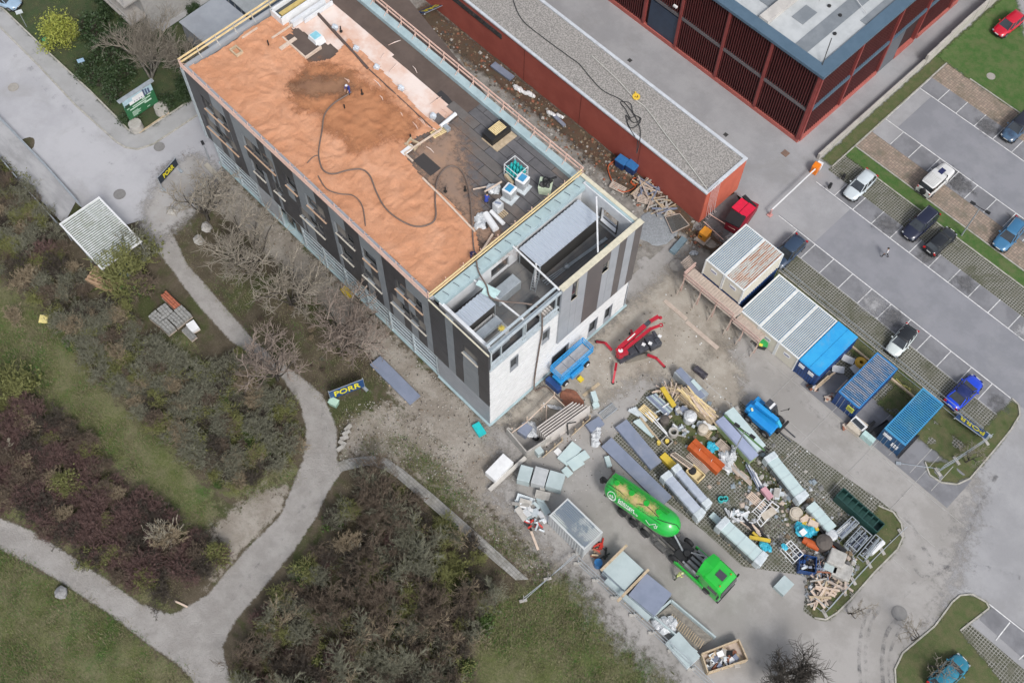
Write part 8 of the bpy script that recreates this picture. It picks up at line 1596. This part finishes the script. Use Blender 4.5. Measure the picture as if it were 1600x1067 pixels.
# ---- shrubs: prototypes
def shrub_mesh(name,seed,H,stems,lv,m,spread=.6,lean=.55,r=.03,nb=(2,4),shrink=.68,L0=.42):
    rn=random.Random(seed); out=[[],[],[],[]]
    for k in range(stems):
        a=rn.uniform(0,6.28); s=lean*rn.uniform(.2,1.2); d=np.array([s*math.cos(a),s*math.sin(a),1.]); d/=np.linalg.norm(d)
        grow(rn,np.array([rn.gauss(0,.15),rn.gauss(0,.15),0.]),d,H*L0,r,lv,out,spread,nb,0,.4,shrink,nseg=2)
    return seg_mesh(name,[(a,b,max(x,.016),max(y,.011)) for s in out for a,b,x,y in s],m)
def leaf_mesh(name,seed,H,Rr,n,m,size=.11,shell=.35,mt=None,gaps=9):
    rn=np.random.default_rng(seed); cl=rn.normal(0,.55,(gaps,3)); cl[:,2]=np.abs(cl[:,2]); c=cl[rn.integers(0,gaps,n)]+rn.normal(0,.3,(n,3)); c[:,:2]*=Rr*.75; c[:,2]=np.abs(c[:,2])*H*.75+.1
    u=rn.normal(0,1,(n,3)); u/=np.linalg.norm(u,axis=1,keepdims=True); v=np.cross(u,rn.normal(0,1,(n,3))); v/=np.linalg.norm(v,axis=1,keepdims=True); s=size*rn.uniform(.5,1.4,(n,1))
    V=np.stack([c-u*s,c+v*s*.5,c+u*s,c-v*s*.5],1).reshape(-1,3); F=np.arange(4*n).reshape(-1,4); me=bpy.data.meshes.new(name); me.from_pydata(V.tolist(),[],F.tolist()); me.materials.append(m); return me
C_=dict(grey=bark('grey_twig',(.235,.235,.17)),brown=bark('brown_twig',(.175,.135,.1)),purple=bark('purple_twig',(.175,.108,.098)),tan=bark('tan_twig',(.34,.275,.185)),olive=bark('olive_twig',(.24,.25,.09)),pale=bark('bleached_twig',(.5,.46,.36)),dark=bark('dark_twig',(.085,.07,.055)))
PRO={}
for k,(nm,H,st,lv,sp,le) in enumerate((('grey',2.2,11,4,.7,.7),('brown',1.9,12,4,.75,.8),('purple',2.0,15,4,.6,.7),('tan',2.0,14,4,.6,.8),('olive',1.9,13,4,.65,.8),('dark',2.0,11,4,.7,.7))): PRO[nm]=shrub_mesh('shrub_'+nm,100+k,H,st,lv,C_[nm],sp,le)
PRO['tallgrey']=shrub_mesh('shrub_tall',120,4.3,4,4,C_['grey'],.5,.3,.045,(3,4)); PRO['tallbrown']=shrub_mesh('shrub_tall',121,3.9,5,4,C_['brown'],.55,.35,.04,(3,4)); PRO['tallpale']=shrub_mesh('shrub_tall_pale',122,4.2,2,4,C_['tan'],.5,.3,.05,(2,4))
L_gr=mat('shrub_leaf_green',(.07,.12,.025),(.04,.075,.015),3,.7,dirt=0); L_ol=mat('shrub_leaf_olive',(.16,.165,.05),(.1,.11,.035),3,.7,dirt=0); L_yl=mat('yellow_green_leaf',(.32,.33,.06),(.2,.24,.04),3,.7,dirt=0); L_dk=mat('evergreen_leaf',(.022,.045,.015),(.035,.06,.02),2,.6,dirt=0)
PRO['leafgreen']=leaf_mesh('leaf_low',130,.9,1.1,900,L_gr); PRO['leafolive']=leaf_mesh('leaf_low',131,1.1,1.2,900,L_ol,.09); PRO['leafdark']=leaf_mesh('leaf_dark',132,1.5,1.2,2200,L_dk,.11)
def tuft(name,seed,n,h,m):
    rn=random.Random(seed); V=[];F=[]
    for k in range(n):
        x,y=rn.gauss(0,.22),rn.gauss(0,.22); a=rn.uniform(0,6.28); l=rn.uniform(.02,.14); V+=[(x,y,-.02),(x+.03*math.cos(a+1.5),y+.03*math.sin(a+1.5),-.02),(x+l*math.cos(a),y+l*math.sin(a),h*rn.uniform(.5,1.2))]; F.append((3*k,3*k+1,3*k+2))
    me=bpy.data.meshes.new(name); me.from_pydata(V,[],F); me.materials.append(m); return me
PRO['tuft']=tuft('tuft',1,30,.16,mat('grass_blade',(.115,.155,.04),(.16,.16,.075),1.2,.8,dirt=0)); PRO['tuftdry']=tuft('tuft',2,26,.14,mat('dry_grass_blade',(.24,.215,.13),(.17,.15,.09),1.2,.85,dirt=0)); PRO['tuftgreen']=tuft('tuft',3,30,.12,mat('fresh_grass_blade',(.045,.15,.02),(.09,.16,.03),1.2,.8,dirt=0))
# individually distinguishable shrubs
def shrub(label,px,py,key,s,rz=None,cat='shrub',name='shrub',leaf=None,group=None,sz=1.):
    b=P(px,py); t=thing(name,label,cat,(b.x,b.y,-.1),rz if rz is not None else random.uniform(0,6),group)
    o=share('twigs',PRO[key],t); o.scale=(s,s,s*sz)
    if leaf: l=share('foliage',PRO[leaf],t,(0,0,.2)); l.scale=(s*1.05,s*1.05,s*1.1*sz)
    return t
for a in (('rounded tan shrub beside the purple shrubs left of the striped canopy',45,448,'tan',1.25),('reddish purple shrub left of the striped canopy',72,402,'purple',1.15),('olive shrub at the left edge of the picture above the purple thicket',25,612,'olive',1.75,None,'shrub','shrub','leafolive'),('small green leafy shrub below the purple shrub at the canopy',102,428,'olive',.7,None,'shrub','shrub','leafgreen'),
 ('pale tan shrub above the meadow strip below the firewood',125,518,'tan',1.2),('green leafy shrub on the right border of the meadow strip',178,598,'olive',.9,None,'shrub','shrub','leafgreen'),('bleached bare shrub standing out white in the purple thicket',268,842,'tan',1.3),
 ('bright yellow green shrub in the middle of the lower thicket',586,892,'olive',1.3,None,'shrub','shrub','leafgreen'),('pinkish tan shrub near the left border of the lower thicket',545,858,'tan',1.2),('olive shrub at the lower end of the purple thicket by the path',345,868,'olive',1.0,None,'shrub','shrub','leafolive'),('olive shrub inside the purple thicket at the left',110,760,'olive',1.15,None,'shrub','shrub','leafolive'),
 ('olive shrub over the right end of the striped canopy',212,425,'olive',1.7,None,'shrub','shrub',None),('brown bare shrub between canopy and path',228,455,'brown',1.5),('tall olive shrub leaning over the lower right corner of the striped canopy',196,440,'olive',2.1,None,'shrub','shrub',None,None,1.3),('grey shrub crowding the right edge of the striped canopy',222,402,'grey',1.6,None,'shrub','shrub','leafolive',None,1.2),('thin olive shrub at the canopy foot beside the firewood',205,455,'olive',1.6,None,'shrub','shrub','leafgreen'),('green bush at the left corner of the lower thicket',480,900,'olive',1.2,None,'shrub','shrub','leafgreen')): shrub(*a)
for (x,y,s,lb,H) in ((262,845,1,'white barked many stemmed shrub at the lower edge of the purple thicket',3.4),(712,0,0,'',0)):
    if H: 
        o=bpy.data.objects.new('shrub',shrub_mesh('pale_shrub',140,H,16,3,C_['pale'],.45,.8,.05,(2,3))); col.objects.link(o); o.location=P(x,y); tag(o,lb,'shrub')
for k,(x,y,lb) in enumerate(((635,915,'white barked forked sapling right of the bright green shrub'),(560,862,'pale leaning sapling left of the bright green shrub'),(585,825,'pair of pale thin stems in the upper part of the lower thicket'),(8,705,'bleached bare branches at the left edge below the olive shrub'))):
    bare_tree(lb,P(x,y),3.6,(.35,-.1) if k<3 else (.6,.6),60+k,C_['pale'],1+(k==2),3,.7,.075,'pale saplings in the thickets',twig=C_['pale'],name='sapling')
# yellow green bush and dark evergreens at the upper left
t=thing('yellow_green_bush','round yellow green bush in leaf on the upper left lawn','bush',P(102,62)); o=share('stems',PRO['olive'],t); o.scale=(1.5,1.5,1.6); me=leaf_mesh('foliage',150,3.2,1.9,5200,L_yl,.13,gaps=22); share('foliage',me,t,(0,0,.6))
for k,(x,y,s,lb) in enumerate(((135,112,1.1,'dark evergreen bush nearest the pale blue sign'),(160,128,1.2,'dark evergreen bush in the middle behind the lawn kerb'),(178,150,1.1,'dark evergreen bush touching the billboard'),(165,90,1.5,'dark evergreen bush behind the others under the bare tree'),(195,120,1.4,'dark evergreen bush directly behind the billboard roof'),(262,165,1.0,'low dark bush between billboard and building'),(150,50,1.6,'dark evergreen bush right of the yellow green bush'),(200,70,1.5,'dark evergreen bush under the tall bare tree'))):
    b=P(x,y); t=thing('evergreen_bush',lb,'bush',(b.x,b.y,-.1),k*1.3,'dark evergreen bushes on the lawn'); o=share('foliage',PRO['leafdark'],t); o.scale=(s,s,s); o=share('stems',PRO['dark'],t); o.scale=(s*.7,)*3
# ---- thickets and ground cover, each one object of stuff, instanced over its area
def src(key):
    """the mesh wrapped in a node group input"""
    return PRO[key]
SRC={}
def gn_scatter(name,label,cat,polys,density,keys,smin,smax,seed,z=-.1,sz=(.8,1.2),inset=0.):
    r=np.random.default_rng(seed); pts=[]
    for poly in polys:
        p=np.array([(q[0],q[1]) for q in poly]); lo,hi=p.min(0),p.max(0); n=int((hi-lo).prod()*density); X=r.uniform(lo[0],hi[0],n); Y=r.uniform(lo[1],hi[1],n); k=inpoly_dist(X,Y,poly)>inset; pts.append(np.stack([X[k],Y[k],np.full(k.sum(),z)],1))
    pts=np.concatenate(pts); n=len(pts); c=pts.mean(0); c[2]=0
    me=bpy.data.meshes.new(name); me.from_pydata((pts-c).tolist(),[],[]); s=r.uniform(smin,smax,n); ss=np.stack([s,s,s*r.uniform(*sz,n)],1)
    me.attributes.new('sc','FLOAT_VECTOR','POINT').data.foreach_set('vector',ss.astype(np.float32).ravel()); rt=np.stack([np.zeros(n),np.zeros(n),r.uniform(0,6.28,n)],1); me.attributes.new('ro','FLOAT_VECTOR','POINT').data.foreach_set('vector',rt.astype(np.float32).ravel())
    w_=[k[1] for k in keys]; idx=r.choice(len(keys),n,p=np.array(w_)/sum(w_)); me.attributes.new('kind_index','INT','POINT').data.foreach_set('value',idx.astype(np.int32))
    o=bpy.data.objects.new(name,me); col.objects.link(o); o.location=c; tag(o,label,cat,kind='stuff')
    ng=bpy.data.node_groups.new('scatter','GeometryNodeTree'); ng.interface.new_socket('Geometry',in_out='INPUT',socket_type='NodeSocketGeometry'); ng.interface.new_socket('Geometry',in_out='OUTPUT',socket_type='NodeSocketGeometry')
    N=ng.nodes; Lk=ng.links; gi=N.new('NodeGroupInput'); go=N.new('NodeGroupOutput'); jn=N.new('GeometryNodeJoinGeometry')
    def na(nm,ty): a=N.new('GeometryNodeInputNamedAttribute'); a.data_type=ty; a.inputs['Name'].default_value=nm; return a.outputs['Attribute']
    sc_,ro_,ki=na('sc','FLOAT_VECTOR'),na('ro','FLOAT_VECTOR'),na('kind_index','INT'); e2r=N.new('FunctionNodeEulerToRotation'); Lk.new(ro_,e2r.inputs[0])
    for i,(key,_) in enumerate(keys):
        oi=N.new('GeometryNodeObjectInfo'); oi.inputs['Object'].default_value=holder(key); oi.inputs['As Instance'].default_value=False; oi.transform_space='ORIGINAL'
        cm=N.new('FunctionNodeCompare'); cm.data_type='INT'; cm.operation='EQUAL'; Lk.new(ki,cm.inputs[2]); cm.inputs[3].default_value=i
        ip=N.new('GeometryNodeInstanceOnPoints'); Lk.new(gi.outputs[0],ip.inputs['Points']); Lk.new(cm.outputs[0],ip.inputs['Selection']); Lk.new(oi.outputs['Geometry'],ip.inputs['Instance']); Lk.new(e2r.outputs[0],ip.inputs['Rotation']); Lk.new(sc_,ip.inputs['Scale']); Lk.new(ip.outputs[0],jn.inputs[0])
    Lk.new(jn.outputs[0],go.inputs[0]); md=o.modifiers.new('scatter','NODES'); md.node_group=ng; return o
HOLD={}
HPOS={'grey':(300,690),'brown':(240,560),'purple':(150,800),'tan':(30,500),'olive':(60,470),'dark':(640,1000),'tallgrey':(660,880),'tallbrown':(520,960),'tallpale':(600,1010),'leafgreen':(420,700),'leafolive':(330,700),'leafdark':(290,140),'tuft':(200,690),'tuftdry':(620,690),'tuftgreen':(330,800)}
HLB={'grey':'grey bare shrub in the middle of the large thicket below the stone pallets','brown':'brown bare shrub at the upper border of the large thicket','purple':'purple brown shrub in the left part of the purple thicket','tan':'tan dry shrub at the left border of the meadow','olive':'olive shrub under the tan shrubs left of the canopy','dark':'dark bare shrub at the bottom of the lower thicket','tallgrey':'tall grey sapling shrub on the right side of the lower thicket','tallbrown':'tall brown sapling shrub on the left side of the lower thicket','tallpale':'tall pale sapling shrub at the bottom of the lower thicket','leafgreen':'green leafy low shrub at the right end of the large thicket','leafolive':'olive leafy low shrub in the large thicket near the path','leafdark':'dark leafy bush against the building end','tuft':'single coarse grass tuft on the meadow strip','tuftdry':'single dry grass tuft on the dirt slope','tuftgreen':'single fresh grass tuft at the lower end of the meadow'}
def holder(key):
    if key in HOLD: return HOLD[key]
    o=bpy.data.objects.new('grass_tuft' if 'tuft' in key else 'shrub',PRO[key]); col.objects.link(o); p=P(*HPOS[key]); o.location=(p.x,p.y,-.08); tag(o,HLB[key],'grass tuft' if 'tuft' in key else 'shrub'); HOLD[key]=o; return o
TA_=pp([(-90,215),(0,262),(48,300),(92,362),(118,420),(150,455),(90,470),(40,440),(0,428),(-90,430)])
TB_=pp([(80,478),(150,475),(205,478),(228,520),(258,548),(300,585),(340,580),(375,560),(425,590),(462,640),(468,705),(440,735),(352,772),(330,748),(262,690),(205,640),(145,590),(100,520)])
TC_=pp([(-90,640),(50,632),(122,668),(182,738),(240,785),(290,835),(345,850),(352,880),(275,945),(215,925),(150,885),(80,835),(0,795),(-90,775)])
TD_=pp([(560,742),(600,742),(640,770),(700,815),(760,862),(812,905),(775,960),(750,1020),(715,1100),(700,1180),(380,1180),(372,1040),(385,985),(430,930),(480,870),(520,800)])
TE_=pp([(330,345),(420,430),(520,520),(575,585),(560,610),(520,600),(470,560),(400,500),(345,420)])
gn_scatter('thicket','mixed olive and brown bare thicket left of the striped canopy','thicket',[TA_],1.15,[('olive',2),('brown',3),('grey',2),('tan',1),('leafolive',1.0),('dark',2)],.55,1.1,1)
gn_scatter('thicket','large grey green bare thicket between the meadow strip and the path','thicket',[TB_],1.5,[('grey',6),('brown',2),('olive',3),('leafgreen',1.3),('leafolive',1.6),('tan',1.2),('dark',1.2)],.5,1.05,2)
gn_scatter('thicket','dense purple brown thicket between meadow strip and lower path','thicket',[TC_],1.3,[('purple',6),('brown',2.5),('dark',2.5),('olive',1.0),('tan',.5),('leafolive',.3)],.5,1.05,3)
gn_scatter('thicket','tall bare thicket of saplings between the path and the small paved path','thicket',[TD_],1.0,[('brown',3.5),('dark',2.5),('grey',2.5),('tallgrey',1.5),('tallbrown',1.6),('tallpale',1.3),('olive',2.4),('leafgreen',1.1),('leafolive',1.0),('purple',.8)],.55,1.1,4,inset=.3)
gn_scatter('low_scrub','low brown scrub under the bare trees beside the building','scrub',[TE_],.45,[('brown',2),('grey',1),('tan',1),('tuftdry',6)],.2,.45,5)
gn_scatter('grass_cover','coarse meadow grass tufts','grass',G_grass[:3]+G_grass[3:5],8,[('tuft',4),('tuftdry',4.5),('tuftgreen',2)],.9,2.0,6,z=-.1)
gn_scatter('grass_cover','dry tufts over the leaf litter and thicket floor','grass',[TA_,TB_,TC_,TD_,TE_,G_grass[5],G_grass[6],G_brown[0],G_dust[1]],2.2,[('tuft',3),('tuftdry',6),('tuftgreen',.6)],.7,1.5,7,z=-.1)
gn_scatter('grass_cover','short grass tufts on the lawns and islands of the car park','grass',[rc(-24.6,2.4,60.2,62.1),rc(-27,28,78.9,80.4),[(-27,97.7),(25,97.7),(25,103),(-19,103.5),(-22,106),(-27,110)],rc(-28.5,-27.4,77,105),[(2.6,58),(4.2,62),(4,66),(2.6,67)],isl2],5,[('tuftgreen',4),('tuft',2)],.35,.8,8,z=.02)
gn_scatter('grass_cover','grass tufts on the shade tinted upper left lawn','grass',[lawnedge+pp([(600,-60),(400,-160),(0,-160)])],2.5,[('tuft',3),('leafdark',.02)],.5,1.0,9,z=.02,inset=.3)
# ================================================================= PEOPLE
SKIN=plain('skin_tone',(.5,.3,.21),.6)
def person(label,loc,rz,pose,jack,trou,hat=None,hair=(.02,.015,.01)):
    t=thing('person',label,'person',loc,rz); mt=[plain('jacket_'+str(jack),jack,.8),plain('trousers_'+str(trou),trou,.8),SKIN,plain('boots',(.03,.025,.02),.7)]
    ben=pose.get('bend',0); cr=pose.get('crouch',0); st=pose.get('stride',0)
    pz=.93-.42*cr; px=-.18*cr
    def up(x,y,z): # upper body bent forward about the pelvis
        return (px+x*math.cos(ben)+z*math.sin(ben),y,pz+z*math.cos(ben)-x*math.sin(ben))
    J=[(px,0,pz),up(0,0,.2),up(.01,0,.42),up(.01,0,.56),up(.03,0,.63),up(.04,0,.76),up(.14,0,.66)]; rad=[.13,.12,.145,.06,.085,.08,.02]; cls=[1,0,0,2,2,2,2]; ed=[(0,1),(1,2),(2,3),(3,4),(4,5),(4,6)]
    for s,hd in ((-1,pose.get('lh',(.1,0,-.05))),(1,pose.get('rh',(.1,0,-.05)))):
        i=len(J); sh=up(0,s*.17,.47); hand=Vector(up(.0,s*.24,.47))+Vector((hd[0],s*hd[1],0))+Vector((0,0,-.5+hd[2])); el=(Vector(sh)+hand)/2+Vector((-.09,s*.06,-.03)); J+= [sh,tuple(el),tuple(hand)]; rad+=[.07,.05,.035]; cls+=[0,0,2]; ed+=[(2,i),(i,i+1),(i+1,i+2)]
        for f in range(5): # five bent fingers
            a=(f-2)*.02; L_=(.05,.08,.088,.08,.06)[f]; j=len(J); b_=hand+Vector((.04,a,-.04)) if f else hand+Vector((.035,-s*.04,-.01)); J+=[tuple(b_),tuple(b_+Vector((L_*.6,-s*.01,-L_*.5)))]; rad+=[.011,.009]; cls+=[2,2]; ed+=[(i+2,j),(j,j+1)]
        i=len(J); k=st*s; hip=(px,s*.09,pz-.04); knee=(px+.05+.22*k+.34*cr,s*.11,.5-.03*abs(k)+.02*cr); an=(.0+.30*k-(.08 if k<0 else 0)-.05*cr,s*.12,.1+(.06 if k<0 else 0)); toe=(an[0]+.17,an[1],.05); J+=[hip,knee,an,toe]; rad+=[.095,.065,.05,.042]; cls+=[1,1,3,3]; ed+=[(0,i),(i,i+1),(i+1,i+2),(i+2,i+3)]
    me=bpy.data.meshes.new('b'); me.from_pydata(J,ed,[]); o=bpy.data.objects.new('b',me); col.objects.link(o); sk=o.modifiers.new('s','SKIN'); 
    for v,r_ in zip(me.skin_vertices[0].data,rad): v.radius=(r_,r_*.85)
    me.skin_vertices[0].data[0].use_root=True; o.modifiers.new('d','SUBSURF').levels=1
    dg=bpy.context.evaluated_depsgraph_get(); nm=bpy.data.meshes.new_from_object(o.evaluated_get(dg)); bpy.data.objects.remove(o); nm.name='body'; nm.materials.clear()
    for m_ in mt: nm.materials.append(m_)
    Ja=np.array(J)
    for p in nm.polygons: c=np.array(p.center); p.material_index=cls[int(np.argmin(((Ja-c)**2).sum(1)/np.array(rad)**.5))]; p.use_smooth=True
    b=bpy.data.objects.new('body',nm); col.objects.link(b); b.parent=t
    q=MB(); hc=up(.02,0,.76); q.ball(hc,.118,12,8,(1.1,.92,.8)); 
    if hat: q.cyl((hc[0],hc[1],hc[2]-.03),.135,.02,14)
    q.build('helmet' if hat else 'hair',plain('helmet_'+str(hat),hat,.4) if hat else plain('hair_'+str(hair),hair,.8),t,world=False,smooth=True); return t
BLU=(.02,.045,.3); NAV=(.015,.02,.12)
person('worker in blue overalls holding the hose on the orange roof',P(546,146,14.85),R(-60),dict(bend=.5,lh=(.3,-.1,.1),rh=(.35,-.1,.05),stride=.5),BLU,BLU,(.6,.65,.75))
person('worker in dark blue bending at the edge of the terrace parapet',P(737,402,14.8),R(-10),dict(bend=.9,crouch=.3,lh=(.2,0,.1),rh=(.25,0,.1)),NAV,NAV,None)
person('worker in blue crouching beside the white bag on the dark roof',P(760,318,14.6),R(120),dict(bend=.7,crouch=.8,lh=(.25,-.05,.15),rh=(.25,-.05,.15)),BLU,BLU,None)
person('pedestrian in white jacket and dark trousers crossing the car park',P(1382,402,.06),R(200),dict(bend=.08,stride=.9,lh=(.0,0,0),rh=(.18,0,.02)),(.6,.6,.62),(.02,.02,.025),None)
person('worker in yellow green high visibility jacket beside the truck frame',P(1055,904,.06),R(60),dict(bend=.6,lh=(.3,-.05,.2),rh=(.35,-.05,.2),stride=.3),(.55,.62,.22),(.1,.13,.06),(.55,.6,.3))
